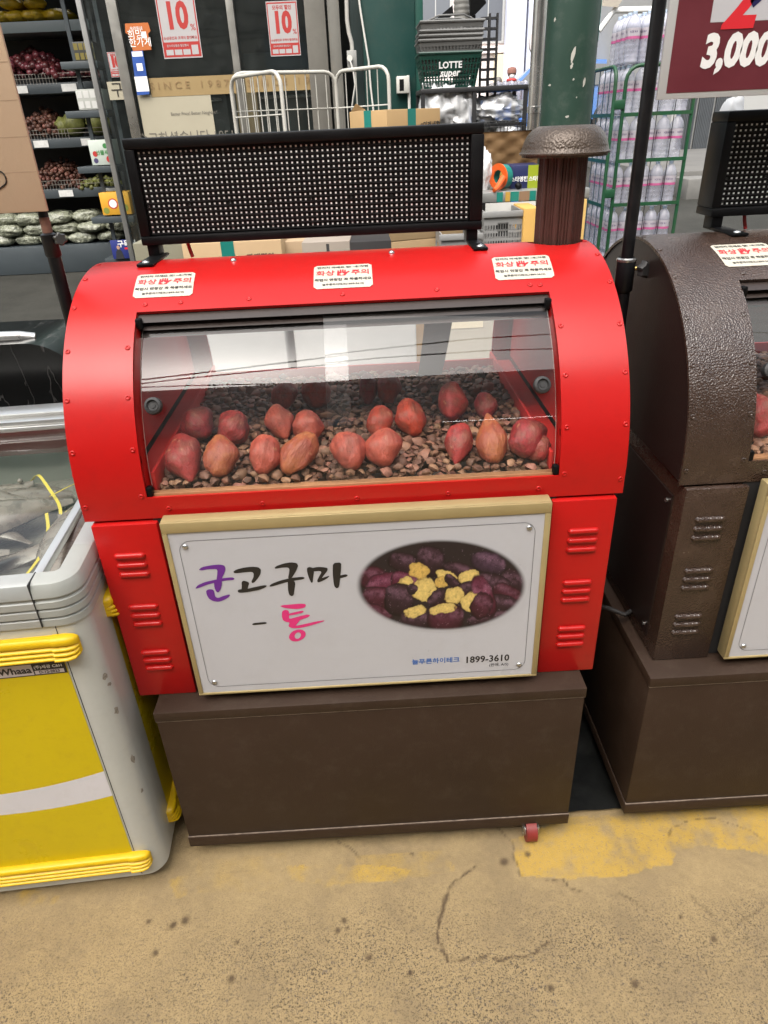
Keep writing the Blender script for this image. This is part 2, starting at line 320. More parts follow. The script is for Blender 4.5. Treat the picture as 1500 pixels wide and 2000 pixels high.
def ground_mat():
    m = bpy.data.materials.new('market_ground'); m.use_nodes = True; n = m.node_tree; L = n.links.new; p = n.nodes['Principled BSDF']
    N = n.nodes.new; at_ = N('ShaderNodeAttribute'); at_.attribute_name = 'wear'; sp = N('ShaderNodeSeparateColor'); L(at_.outputs['Color'], sp.inputs[0]); tc = N('ShaderNodeTexCoord')
    def nz(s, d=6, r=0.6):
        q = N('ShaderNodeTexNoise'); q.inputs['Scale'].default_value = s; q.inputs['Detail'].default_value = d; q.inputs['Roughness'].default_value = r; L(tc.outputs['Object'], q.inputs['Vector']); return q.outputs[0]
    def mrg(s, a, b, c=0, d=1):
        q = N('ShaderNodeMapRange'); L(s, q.inputs[0]); q.inputs[1].default_value = a; q.inputs[2].default_value = b; q.inputs[3].default_value = c; q.inputs[4].default_value = d; return q.outputs[0]
    def mul(a, b, op='MULTIPLY'):
        q = N('ShaderNodeMath'); q.operation = op; q.use_clamp = op != 'SUBTRACT'; L(a, q.inputs[0]); 
        if isinstance(b, float): q.inputs[1].default_value = b
        else: L(b, q.inputs[1])
        return q.outputs[0]
    def mix(f, a, b):
        q = N('ShaderNodeMix'); q.data_type = 'RGBA'
        if isinstance(f, float): q.inputs[0].default_value = f
        else: L(f, q.inputs[0])
        for s, i in ((a, 6), (b, 7)):
            if isinstance(s, tuple): q.inputs[i].default_value = s
            else: L(s, q.inputs[i])
        return q.outputs[2]
    base = mix(mrg(nz(5, 8, 0.65), 0.3, 0.7), (0.325, 0.236, 0.118, 1), (0.250, 0.182, 0.094, 1))
    base = mix(mrg(nz(60, 4), 0.35, 0.75, 0, 0.5), base, (0.40, 0.292, 0.150, 1))
    vo = N('ShaderNodeTexVoronoi'); vo.inputs['Scale'].default_value = 260; vo.inputs['Randomness'].default_value = 1; L(tc.outputs['Object'], vo.inputs['Vector'])
    sp1 = mul(mrg(nz(190, 5, 0.66), 0.56, 0.595), sp.outputs[2])
    base = mix(mul(sp1, 0.95), base, (0.062, 0.044, 0.026, 1))
    sc_ = N('ShaderNodeSeparateColor'); L(vo.outputs['Color'], sc_.inputs[0])
    st_ = mul(mul(mrg(vo.outputs['Distance'], 0.30, 0.44, 1, 0), mrg(sc_.outputs[0], 0.32, 0.36)), sp.outputs[2])
    base = mix(mul(st_, 0.9), base, mix(sc_.outputs[1], (0.055, 0.045, 0.036, 1), (0.16, 0.12, 0.075, 1)))
    vo2 = N('ShaderNodeTexVoronoi'); vo2.inputs['Scale'].default_value = 120; L(tc.outputs['Object'], vo2.inputs['Vector']); sc2 = N('ShaderNodeSeparateColor'); L(vo2.outputs['Color'], sc2.inputs[0])
    st2 = mul(mul(mrg(vo2.outputs['Distance'], 0.18, 0.34, 1, 0), mrg(sc2.outputs[0], 0.66, 0.70)), sp.outputs[2])
    base = mix(mul(st2, 0.85), base, mix(sc2.outputs[1], (0.05, 0.042, 0.040, 1), (0.14, 0.11, 0.08, 1)))
    sp2 = mul(mrg(nz(480, 3, 0.6), 0.59, 0.64), sp.outputs[2]); base = mix(mul(sp2, 0.9), base, (0.058, 0.042, 0.026, 1))
    sp3 = mul(mrg(nz(70, 8, 0.75), 0.585, 0.61), sp.outputs[2]); base = mix(mul(sp3, 0.75), base, (0.13, 0.105, 0.085, 1))
    sp4 = mrg(nz(300, 4, 0.6), 0.66, 0.70, 0, 0.8); base = mix(sp4, base, (0.12, 0.09, 0.06, 1))
    base = mix(mul(mrg(nz(4.5, 7, 0.65), 0.48, 0.62), 0.45), base, (0.19, 0.140, 0.082, 1))
    yl = mul(sp.outputs[0], mrg(nz(120, 9, 0.78), 0.37, 0.47))
    base = mix(mul(yl, 0.72), base, (0.48, 0.30, 0.045, 1))
    base = mix(mul(sp.outputs[1], 0.95), base, (0.070, 0.045, 0.027, 1))
    asf = mix(mrg(nz(0.9, 6, 0.7), 0.4, 0.6), (0.016, 0.016, 0.012, 1), (0.036, 0.035, 0.029, 1))
    asf = mix(mrg(nz(120, 3), 0.4, 0.7, 0, 0.6), asf, (0.046, 0.045, 0.040, 1))
    base = mix(at_.outputs['Alpha'], base, asf)
    L(base, p.inputs['Base Color']); p.inputs['Roughness'].default_value = 0.85; p.inputs['Specular IOR Level'].default_value = 0.3
    hgt = N('ShaderNodeMath'); hgt.operation = 'SUBTRACT'; L(nz(380, 3, 0.6), hgt.inputs[0]); L(mul(sp1, 0.6), hgt.inputs[1])
    bp = N('ShaderNodeBump'); bp.inputs['Strength'].default_value = 0.6; bp.inputs['Distance'].default_value = 0.003; L(hgt.outputs[0], bp.inputs['Height']); L(bp.outputs[0], p.inputs['Normal'])
    return m
go = link('ground', me, ground_mat()); go['kind'] = 'structure'; go['label'] = 'tan pitted concrete lane with worn yellow paint, asphalt behind'

# ------------------------------------------------------------------ the roasters
RC, YC, ZC, DW = 0.365, 0.375, 0.975, 0.512
def drum_pt(x, a, dr=0.0):                    # a = angle from the front, 0..pi
    return Vector((x, YC-(RC+dr)*math.cos(a), ZC+(RC+dr)*math.sin(a)))
WIN0, WIN1, WX = R_(1.0), R_(57.7), 0.386
def sheet(bm, f, us, vs):
    G = [[bm.verts.new(Vector(f(u, v))) for u in us] for v in vs]
    for j in range(len(vs)-1):
        for i in range(len(us)-1): bm.faces.new((G[j][i], G[j][i+1], G[j+1][i+1], G[j+1][i]))
    return G
def lin(a, b, n): return [a+(b-a)*i/n for i in range(n+1)]
_drum_mesh = None
def drum_mesh():
    global _drum_mesh
    if _drum_mesh: return _drum_mesh.copy()
    bm = B(); xs_ = lin(-DW, -WX, 4)+lin(-WX, WX, 16)[1:]+lin(WX, DW, 6)[1:]
    an = lin(WIN0, WIN1, 26)+lin(WIN1, math.pi-WIN1, 24)[1:]+lin(math.pi-WIN1, math.pi-WIN0, 26)[1:]
    rows = []
    def row(fn): rows.append([bm.verts.new(fn(x)) for x in xs_])
    row(lambda x: Vector((x, YC-RC, 0.9375))); row(lambda x: Vector((x, YC-RC, ZC)))
    for a in an: row(lambda x: drum_pt(x, a))
    row(lambda x: Vector((x, YC+RC, 0.9375)))
    for j in range(len(rows)-1):
        for i in range(len(xs_)-1):
            inwin = (2 <= j < 28 or 52 <= j < 78) and 4 <= i < 20
            if not inwin: bm.faces.new((rows[j][i], rows[j][i+1], rows[j+1][i+1], rows[j+1][i]))
    me = bpy.data.meshes.new('drum_tmp'); bm.to_mesh(me); bm.free()
    o = bpy.data.objects.new('drum_tmp', me); COL.objects.link(o)
    s = o.modifiers.new('s', 'SOLIDIFY'); s.thickness = 0.006; s.offset = -1
    bm = B(); cyl(bm, (0.450, 0.405, 1.2), (0.450, 0.405, 1.5), 0.0595, n=40); m2 = bpy.data.meshes.new('cut_tmp'); fixn(bm); bm.to_mesh(m2); bm.free()
    c = bpy.data.objects.new('cut_tmp', m2); COL.objects.link(c)
    bo = o.modifiers.new('b', 'BOOLEAN'); bo.operation = 'DIFFERENCE'; bo.object = c; bo.solver = 'EXACT'
    dg = bpy.context.evaluated_depsgraph_get(); dg.update()
    r = bpy.data.meshes.new_from_object(o.evaluated_get(dg)); r.materials.clear()
    bpy.data.objects.remove(o); bpy.data.objects.remove(c)
    for p in r.polygons: p.use_smooth = True
    r.set_sharp_from_angle(angle=R_(30)); r.name = 'drum_shell'
    _drum_mesh = r; return r.copy()
def rivet_mesh(mat):
    bm = B(); lathe(bm, [(0.0050, 0), (0.0050, 0.0007), (0.0044, 0.0016), (0.0024, 0.0020), (0.0020, 0.0012), (0, 0.0010)], 14)
    me = bpy.data.meshes.new('rivet'); fixn(bm); bm.to_mesh(me); bm.free()
    for p in me.polygons: p.use_smooth = True
    me.materials.append(mat); return me
def louver_mesh(mat, w=0.031, h=0.0062, d=0.0075):
    bm = B(); nu, nv = 16, 8; rows = []
    for j in range(nv+1):
        b = math.pi*j/nv-math.pi/2; row = []
        for i in range(nu+1):
            t = -1+2*i/nu; e = max(0.0, 1-max(0, (abs(t)-0.80)/0.20)**2)**0.5
            row.append(bm.verts.new((t*w, -d*(math.cos(b)**0.7 if math.cos(b) > 1e-6 else 0)*e, h*math.sin(b)*(0.25+0.75*e))))
        rows.append(row)
    for j in range(nv):
        for i in range(nu): bm.faces.new((rows[j][i], rows[j][i+1], rows[j+1][i+1], rows[j+1][i]))
    me = bpy.data.meshes.new('louver'); bm.to_mesh(me); bm.free()
    for p in me.polygons: p.use_smooth = True
    me.materials.append(mat); return me
def child(name, me, parent, loc, rot=None):
    o = bpy.data.objects.new(name, me); COL.objects.link(o); o.parent = parent; o.location = loc
    if rot is not None: o.rotation_mode = 'QUATERNION'; o.rotation_quaternion = rot
    return o
# brush lettering of the board, outlines measured on the board itself (metres from its middle, x right, y up)
_BR = dict(purple=[
 [(35,232),(62,207),(150,190),(215,184),(255,192),(268,215),(262,250),(245,285),(236,310),(190,318),(196,270),(198,238),(190,224),(120,225),(60,236)],
 [(8,388),(30,362),(90,335),(180,315),(260,300),(325,294),(347,305),(335,318),(270,322),(190,338),(110,358),(50,382),(15,393)],
 [(168,330),(236,318),(237,355),(225,400),(205,427),(188,418),(172,385)],
 [(100,410),(125,397),(160,400),(172,420),(178,460),(200,475),(250,455),(300,441),(308,450),(290,470),(245,495),(205,507),(160,500),(125,480),(105,445)]],
black=[
 [(332,248),(360,228),(430,210),(500,203),(550,208),(573,228),(570,265),(545,305),(515,340),(495,345),(490,330),(508,295),(510,262),(495,247),(430,252),(350,262)],
 [(405,335),(425,322),(465,335),(472,350),(462,375),(458,399),(404,404),(408,375)],
 [(370,410),(385,398),(450,395),(520,378),(600,362),(625,365),(612,382),(550,405),(470,420),(400,428),(378,425)],
 [(688,215),(705,198),(760,178),(830,165),(880,172),(893,195),(878,235),(855,275),(835,304),(805,306),(815,255),(818,225),(805,210),(750,212),(700,222)],
 [(645,368),(665,350),(740,322),(830,300),(930,290),(952,298),(935,312),(850,325),(760,345),(690,368),(652,376)],
 [(803,318),(850,318),(870,345),(862,395),(855,450),(835,457),(815,445),(805,400)],
 [(968,215),(990,205),(1025,215),(1030,250),(1022,300),(1018,340),(1005,342),(985,300),(970,250)],
 [(1012,215),(1060,205),(1115,208),(1148,215),(1145,240),(1112,280),(1096,302),(1130,290),(1165,280),(1150,300),(1100,328),(1065,340),(1055,325),(1075,285),(1095,250),(1080,240),(1022,245)],
 [(1192,172),(1265,165),(1262,230),(1255,300),(1245,380),(1225,390),(1205,375),(1195,320),(1190,250)],
 [(1246,282),(1300,268),(1323,275),(1310,290),(1246,305)],
 [(495,700),(510,688),(600,680),(622,683),(620,695),(560,702),(505,707)]],
pink=[
 [(735,543),(760,535),(840,528),(910,522),(955,525),(960,540),(945,558),(890,568),(830,566),(770,558)],
 [(755,585),(785,574),(812,582),(816,620),(814,655),(900,632),(960,615),(997,618),(985,635),(930,655),(910,662),(880,700),(868,714),(960,695),(1050,675),(1125,665),(1110,675),(1020,705),(920,730),(850,735),(808,720),(820,682),(790,680),(762,665),(752,630)],
 [(812,608),(870,593),(930,582),(943,586),(930,600),(870,615),(812,624)]])
SIGN_Y = -0.030
def sgn(px, py): v = at(px, py, SIGN_Y); return v.x, v.z
def zb(x, y): return sgn(380+x/4.412, 1060+y/4.412)
def smooth_outline(P, it=1):
    for _ in range(it):
        Q = []
        for i in range(len(P)):
            a, b = P[i], P[(i+1) % len(P)]
            Q += [(a[0]*.8+b[0]*.2, a[1]*.8+b[1]*.2), (a[0]*.2+b[0]*.8, a[1]*.2+b[1]*.8)]
        P = Q
    return P
def oval_print(parent, y):
    """the printed photograph of broken-open potatoes: colours per point of a fine flat sheet"""
    NX, NY = 300, 170
    u, v = np.meshgrid(np.linspace(30, 980, NX), np.linspace(190, 710, NY))        # print coordinates
    ell = ((u-505)/468)**2+((v-450)/252)**2
    rgb = np.zeros((NY, NX, 3)); rgb[:] = (0.018, 0.012, 0.014)
    nA = fbm(u/100, v/100, 5, 5, 61); nB = fbm(u/100, v/100, 12, 3, 62); nC = fbm(u/100, v/100, 3, 4, 63); nC2 = fbm(u/100, v/100, 3, 4, 77)
    def blob(cx, cy, a, b, rot, col, kind):
        nonlocal rgb
        c, s = math.cos(rot), math.sin(rot); du, dv = u-cx+(20 if kind=='s' else 30)*(nC-0.5), v-cy+(20 if kind=='s' else 30)*(nC2-0.5)
        kk = 1.12 if kind == 's' else 0.93; p, q = (du*c+dv*s)/(a*kk), (-du*s+dv*c)/(b*kk); r2 = (np.abs(p)**2.5+np.abs(q)**2.5)**0.8 if kind == 's' else p*p+q*q; m = np.clip((1-r2)*7, 0, 1)[..., None]
        nz_ = np.sqrt(np.clip(1-r2, 0, 1)); lam = np.clip(0.35+0.75*nz_-0.35*q, 0.05, 1.5)
        if kind == 's':
            hl = np.exp(-((q+0.35)/0.30)**2)*np.clip(nA*1.6-0.35, 0, 1); shade = np.clip(0.25+0.9*nz_-0.30*q, 0.05, 1.5)*(0.55+0.8*nA)
            cc = np.array(col)*shade[..., None]*1.25+hl[..., None]*np.array((0.13, 0.07, 0.10))
            wr = np.clip(1-np.abs(np.sin(p*5+nC*10))*7, 0, 1); cc = cc*(1-0.55*wr[..., None])
            rim = np.clip((r2-0.62)*2.6, 0, 1)[..., None]; cc = cc*(1-0.8*rim)
        else:
            shade = (0.80+0.35*nz_)*(0.72+0.5*nB); cc = np.array(col)*shade[..., None]
            pit = np.clip((0.40-nA)*6, 0, 1)[..., None]; cc = cc*(1-0.35*pit)
            edge = np.clip((r2-0.80)*6, 0, 1)[..., None]; cc = cc*(1-edge*0.7)+np.array((0.20, 0.08, 0.02))*edge*0.5
        rgb = rgb*(1-m)+cc*m
    P1, P2, P3 = (0.045, 0.008, 0.017), (0.022, 0.009, 0.014), (0.080, 0.012, 0.030)
    Y1, Y2 = (0.60, 0.44, 0.14), (0.54, 0.35, 0.09)
    for a in ((130,410,70,60,.2,P1,'s'),(300,330,80,50,.3,P2,'s'),(440,320,75,80,.2,P2,'s'),(600,375,85,45,.3,P2,'s'),(760,330,90,60,.3,(0.04,.02,.035),'s'),(900,440,80,70,.2,P2,'s'),(190,450,90,60,-.2,P3,'s'),(160,520,80,60,.1,P1,'s'),(790,450,95,55,.35,P2,'s'),(870,500,90,45,.4,P1,'s'),(840,550,80,42,.2,P2,'s'),(150,600,90,40,.3,P1,'s'),(300,430,70,50,.3,P3,'s'),(760,630,110,40,-.2,P2,'s'),(380,375,62,50,.3,Y2,'y'),(530,400,68,38,.25,Y1,'y'),(655,408,66,42,-.2,Y1,'y'),(300,445,55,38,-.5,Y1,'y'),(275,530,75,85,.2,P2,'s'),(505,435,40,34,.3,Y2,'y'),(560,425,44,24,.7,P2,'s'),(412,475,78,72,.1,Y1,'y'),(345,470,26,28,.3,(.02,.01,.015),'s'),(660,470,70,40,-.15,P2,'s'),(735,510,52,110,-.35,P3,'s'),(480,520,52,38,-.7,P2,'s'),(570,505,60,48,-.2,Y1,'y'),(662,545,62,62,.2,Y1,'y'),(720,560,52,70,.5,P1,'s'),(360,645,75,65,.1,P2,'s'),(525,630,92,85,.1,P1,'s'),(360,590,74,34,-.25,Y1,'y'),(508,575,82,34,-.25,Y1,'y')): blob(*a)
    spark = (nB > 0.80)[..., None]*np.array((0.10, 0.07, 0.09)); rgb = rgb+spark*(rgb.sum(-1, keepdims=True) < 0.5)
    f = np.clip((1.0-ell)/0.16, 0, 1)[..., None]; f = f*f*(3-2*f)
    rgb = rgb*f+np.array((0.47, 0.47, 0.495))*(1-f)
    keep = ell < 1.02
    pos = np.zeros((NY, NX, 3))
    for j in range(NY):
        for i in (0, NX-1):
            pos[j, i] = (*sgn(680+u[j, i]/2.778, 980+v[j, i]/2.778), 0)
    t = np.linspace(0, 1, NX)[None, :, None]; pos = pos[:, :1]*(1-t)+pos[:, -1:]*t
    bm = B(); V = {}
    cl = bm.verts.layers.float_color.new('print')
    for j in range(NY-1):
        for i in range(NX-1):
            if keep[j, i] and keep[j+1, i+1] and keep[j, i+1] and keep[j+1, i]:
                q = []
                for (a, b) in ((j+1, i), (j+1, i+1), (j, i+1), (j, i)):
                    if (a, b) not in V:
                        w = bm.verts.new((pos[a, b, 0], y, pos[a, b, 1])); w[cl] = (*rgb[a, b], 1); V[(a, b)] = w
                    q.append(V[(a, b)])
                bm.faces.new(q)
    if 'photo_print' not in MATS:
        m = bpy.data.materials.new('photo_print'); m.use_nodes = True; n = m.node_tree; a_ = n.nodes.new('ShaderNodeAttribute'); a_.attribute_name = 'print'
        p = n.nodes['Principled BSDF']; n.links.new(a_.outputs['Color'], p.inputs['Base Color']); p.inputs['Roughness'].default_value = 0.3; MATS['photo_print'] = m
    o = fin('printed_photo', bm, MATS['photo_print'], parent, None); o['label'] = 'oval printed photo of split purple sweet potatoes with yellow flesh'
    return o

def hand_poly():
    return [(-0.0100,-0.0085),(0.0040,-0.0085),(0.0060,-0.0035),(0.0120,0.0035),(0.0098,0.0052),(0.0050,0.0015),(0.0048,0.0098),(0.0026,0.0098),(0.0022,0.0030),(0.0014,0.0030),(0.0012,0.0112),(-0.0012,0.0112),(-0.0016,0.0030),(-0.0024,0.0030),(-0.0028,0.0108),(-0.0052,0.0108),(-0.0055,0.0030),(-0.0063,0.0030),(-0.0070,0.0088),(-0.0092,0.0086),(-0.0098,-0.001)]
def sticker(root, cx, a0=R_(63.5), h=0.083, w=0.113, skew=0.0):
    """paper label bent onto the drum; u along x, v = arc length up the drum"""
    am = a0+h/2/RC
    f = lambda u, v, d: drum_pt(cx+u+skew*v, am+v/RC, d)
    bm = B(); r = 0.006; pts = []
    for (sx, sy, a) in ((1, 1, 0), (-1, 1, 90), (-1, -1, 180), (1, -1, 270)):
        for k in range(5):
            t = R_(a+k*22.5); pts.append((sx*(w/2-r)+r*math.cos(t), sy*(h/2-r)+r*math.sin(t)))
    us = lin(-w/2+r*0.0, w/2, 8)
    nv = 14; rows = []
    for j in range(nv+1):
        v = -h/2+h*j/nv; e = max(0.0, abs(v)-(h/2-r)); hw = w/2-r+math.sqrt(max(0, r*r-e*e))
        rows.append([bm.verts.new(f(-hw+2*hw*i/8, v, 0.0009)) for i in range(9)])
    for j in range(nv):
        for i in range(8): bm.faces.new((rows[j][i], rows[j][i+1], rows[j+1][i+1], rows[j+1][i]))
    s = fin('warning_sticker', bm, STICK, root, 80)
    bm = B()
    g = lambda ox, oy: (lambda x, y: f(x+ox, y+oy, 0.0014))
    put_text(bm, '만지지 마세요 앗! ~뜨거워', 0.0092, g(0, 0.030), 0.00028, mi=0)
    put_text(bm, '화상', 0.0200, g(-0.034, 0.0075), 0.0004, mi=1); put_text(bm, '주의', 0.0200, g(0.034, 0.0075), 0.0004, mi=1)
    poly(bm, [f(x*1.15, y*1.15+0.008, 0.0014) for x, y in hand_poly()], 1)
    for a, b in ((0.0044, 0.0015), (0.0015, 0.0044)): poly(bm, [f(x-0.002, y+0.0025, 0.0018) for x, y in ((-a, -b), (a, -b), (a, b), (-a, b))], 2)
    put_text(bm, '작업시 면장갑 꼭 착용하세요', 0.0092, g(0, -0.0155), 0.00028, mi=0)
    put_text(bm, '늘푸른하이테크(1899-3610)', 0.0070, g(0, -0.0305), 0.00016, mi=0)
    fin('lettering', bm, [INKB, INKR, STICK], s, None)
    return s

def led_display(root, x0, x1, z0, z1, y0, dep=0.075, cols=64):
    """black matrix display with 16 visored rows; front plane at y0"""
    fr = B(); b = 0.020
    box(fr, x0, x1, y0, y0+dep, z1-0.020, z1, 0.004); box(fr, x0, x1, y0-0.002, y0+dep, z0, z0+0.017, 0.003)
    box(fr, x0, x0+b, y0+0.001, y0+dep-0.001, z0+0.017, z1-0.020, 0.002); box(fr, x1-b-0.006, x1, y0+0.001, y0+dep-0.001, z0+0.017, z1-0.020, 0.002)
    disp = fin('led_display', fr, BLACKM, root, 30)
    bm = B(); box(bm, x0+b, x1-b-0.006, y0+0.012, y0+0.030, z0+0.017, z1-0.020); fin('backing', bm, BLACK, disp, None)
    X0, X1, Z0, Z1 = x0+b+0.001, x1-b-0.007, z0+0.019, z1-0.022; rh = (Z1-Z0)/16
    bm = B(); box(bm, X0, X1, y0+0.0090, y0+0.0118, -0.0007, 0.0007); sm = bpy.data.meshes.new('visor'); bm.to_mesh(sm); bm.free(); sm.materials.append(M('visor_plastic', (0.012, 0.011, 0.011), 0.6, spec=0.2))
    led = B(); lens = B()
    for r in range(16):
        z = Z1-rh*(r+0.45)
        child('visor', sm, disp, (0, 0, Z1-rh*(r+1.0)+0.001))
        for c in range(cols):
            x = X0+(X1-X0)*(c+0.5)/cols; s = 0.0017
            box(led, x-s, x+s, y0+0.0108, y0+0.0119, z-s, z+s)
            cw = (X1-X0)/cols*0.42; box(lens, x-cw, x+cw, y0+0.0113, y0+0.01195, z-rh*0.36, z-s*1.05)
    o = fin('led_dots', led, M('led_lens', (0.74, 0.74, 0.72), 0.3), disp, None); o['kind'] = 'stuff'
    o = fin('led_sockets', lens, M('led_socket', (0.008, 0.008, 0.0085), 0.5, spec=0.2), disp, None); o['kind'] = 'stuff'
    sc = B()
    for i in range(8):
        for zf in (0.06, 0.35, 0.64, 0.94): cyl(sc, (X0+(X1-X0)*(i+0.06)/8, y0+0.0085, Z0+(Z1-Z0)*zf), (X0+(X1-X0)*(i+0.06)/8, y0+0.0118, Z0+(Z1-Z0)*zf), 0.0020, n=8)
    fin('face_screws', sc, M('dark_screw', (0.04, 0.04, 0.04), 0.4, metal=0.6), disp, 40)['kind'] = 'stuff'
    return disp

def build_roaster(loc, body, side, base_m, label, led, basex, sticks, lower_side, fancy_board=True):
    root = thing('sweet_potato_roaster', label, 'roaster', loc, 0, 'sweet potato roasters side by side', local=True)
    me = drum_mesh(); me.materials.append(body); shell = link('drum_shell', me, None, root)
    rv = rivet_mesh(body)
    def riv(x, a):
        if a is None: return
        p = drum_pt(x, a); n = Vector((0, -math.cos(a), math.sin(a)))
        child('rivet', rv, shell, p, Vector((0, 0, 1)).rotation_difference(n))
    def rivz(x, z): child('rivet', rv, shell, (x, YC-RC, z), Vector((0, 0, 1)).rotation_difference(Vector((0, -1, 0))))
    for s in (-1, 1):
        for a in (15.7, 30.5, 45.0, 60.5, 75.5, 90, 105, 120): riv(s*0.5045, R_(a))
        rivz(s*0.5035, 0.968)
        for a in (1.6, 15.7, 30.5, 45.3): riv(s*0.396, R_(a))
        riv(s*0.372, R_(60.6))
    for x in (-0.306, -0.178, -0.002, 0.176, 0.353): riv(x, R_(60.8))
    for x in (-0.35, -0.174, 0.004, 0.177, 0.349): rivz(x, 0.957)
    # end discs
    for s in (-1, 1):
        bm = B(); xo, xi = s*(DW-0.004), s*(DW-0.010)
        pts = [(YC-RC+0.005, 0.940)]+[(YC-(RC-0.0062)*math.cos(math.pi*i/40), ZC+(RC-0.0062)*math.sin(math.pi*i/40)) for i in range(41)]+[(YC+RC-0.005, 0.940)]
        prism(bm, [(xo, y, z) for y, z in pts], (xi-xo, 0, 0)); fixn(bm)
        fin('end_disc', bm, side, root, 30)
    # inside: tray, lining, rails
    bm = B(); box(bm, -0.500, 0.500, 0.012, 0.735, 0.942, 0.952); fin('tray', bm, M('tray_steel', (0.10, 0.085, 0.075), 0.6, var=0.2), root, None)
    bm = B(); sheet(bm, lambda x, a: drum_pt(x, a, -0.012), lin(-0.392, 0.392, 2), lin(math.pi-R_(59), math.pi-R_(0.2), 40)); fin('rear_pane', bm, ACRYL, root, 180)
    bm = B(); box(bm, -0.380, 0.380, 0.648, 0.654, 0.953, 1.014, 0.001); fin('tray_rear_lip', bm, REDIN, root, 30)
    for s in (-1, 1):
        bm = B(); box(bm, min(s*0.374, s*0.380), max(s*0.374, s*0.380), 0.042, 0.70, 0.953, 1.018, 0.001); fin('tray_rail', bm, REDIN, root, 30)
        bm = B(); pts = [(YC-(RC-0.045)*math.cos(math.pi*i/30), ZC+0.03+(RC-0.045)*math.sin(math.pi*i/30)) for i in range(31)]; prism(bm, [(s*0.430, y_, z_) for y_, z_ in pts], (s*0.003, 0, 0)); fixn(bm); fin('inner_side_sheet', bm, REDIN, root, 30)
        bm = B(); box(bm, min(s*0.3805, s*0.4295), max(s*0.3805, s*0.4295), 0.045, 0.70, 0.985, 0.992); fin('tray_ledge', bm, REDIN, root, None)
    bm = B(); sheet(bm, lambda x, t: (x, 0.545-0.30*t-0.02*math.sin(t*3), 1.01+0.305*t), lin(0.165, 0.225, 3), lin(0, 1, 12)); fin('inner_strap', bm, M('olive_strap', (0.075, 0.068, 0.05), 0.5, var=0.3, vscale=30), root, 60)
    # window: track, sill, two bent panes
    bm = B()
    for k, (d0, a0_, a1_) in enumerate(((-0.0075, 54.5, 62), (-0.018, 53.0, 62), (-0.028, 51.5, 62))):
        sheet(bm, lambda x, a: drum_pt(x, a, d0), lin(-WX, WX, 4), lin(R_(a0_), R_(a1_), 3))
    fin('window_track', bm, M('dark_track', (0.035, 0.024, 0.02), 0.4, var=0.2), root, 60)
    for dy, zz in ((0.0105, 0.9790), (0.0195, 0.9775), (0.0285, 0.9760)):
        bm = B(); box(bm, -WX+0.001, WX-0.001, YC-RC+dy-0.0022, YC-RC+dy+0.0022, 0.957, zz+0.006, 0.0008); fin('window_sill_rail', bm, M('bronze_rail', (0.50, 0.26, 0.13), 0.35, metal=0.4, var=0.15, vscale=30), root, 30)
    for s in (-1, 1):
        bm = B(); sheet(bm, lambda a, d: drum_pt(s*(WX-0.0015), a, d), lin(WIN0, WIN1, 24), (-0.006, -0.034)); fin('window_jamb', bm, body if body is RED else BLACK, root, 60)
    pane = {}
    for nm, x0, x1, d, kx in (('l', -0.380, 0.002, -0.0235, -0.354), ('r', -0.040, 0.380, -0.0140, 0.352)):
        bm = B()
        sheet(bm, lambda x, a: drum_pt(x, a, d), lin(x0, x1, 2), lin(R_(0.2), R_(56.5), 40))
        p = fin('window_pane', bm, ACRYL, root, 180)
        e = B()
        for xe in (x0, x1): sheet(e, lambda a, q: drum_pt(xe, a, d+q), lin(R_(0.2), R_(56.5), 30), (0, -0.003))
        fin('pane_edge', e, M('acrylic_edge', (0.60, 0.58, 0.52), 0.25), p, 180)
        a = R_(28.0); c = drum_pt(kx, a, d); n = Vector((0, -math.cos(a), math.sin(a)))
        k = B(); lathe(k, [(0.0, 0.0), (0.0085, 0.0), (0.0085, 0.006), (0.0155, 0.008), (0.0165, 0.014), (0.0150, 0.020), (0.0105, 0.022), (0.0085, 0.018), (0.0, 0.017)], 22)
        ko = fin('knob', k, RUBBER, p, 50); ko.location = c; ko.rotation_mode = 'QUATERNION'; ko.rotation_quaternion = Vector((0, 0, 1)).rotation_difference(n)
        k = B(); lathe(k, [(0, 0.0195), (0.0048, 0.0195), (0.0048, 0.0180)], 12); kb = fin('knob_screw', k, RUBBER, p, 50); kb.location = c; kb.rotation_mode = 'QUATERNION'; kb.rotation_quaternion = Vector((0, 0, 1)).rotation_difference(n)
    for s in (-1, 1):
        for a in (53.5, 2.5):
            bm = B(); p0 = drum_pt(s*(WX-0.005), R_(a), -0.004); box(bm, p0.x-0.006, p0.x+0.006, p0.y-0.002, p0.y+0.012, p0.z-0.010, p0.z+0.010, 0.003); fin('pane_guide', bm, BLACK, root, 40)
    # lower body
    bm = B(); box(bm, -0.385, 0.385, 0.012, 0.730, 0.502, 0.9365); fin('body_core', bm, DARK, root, None)
    lv = louver_mesh(body)
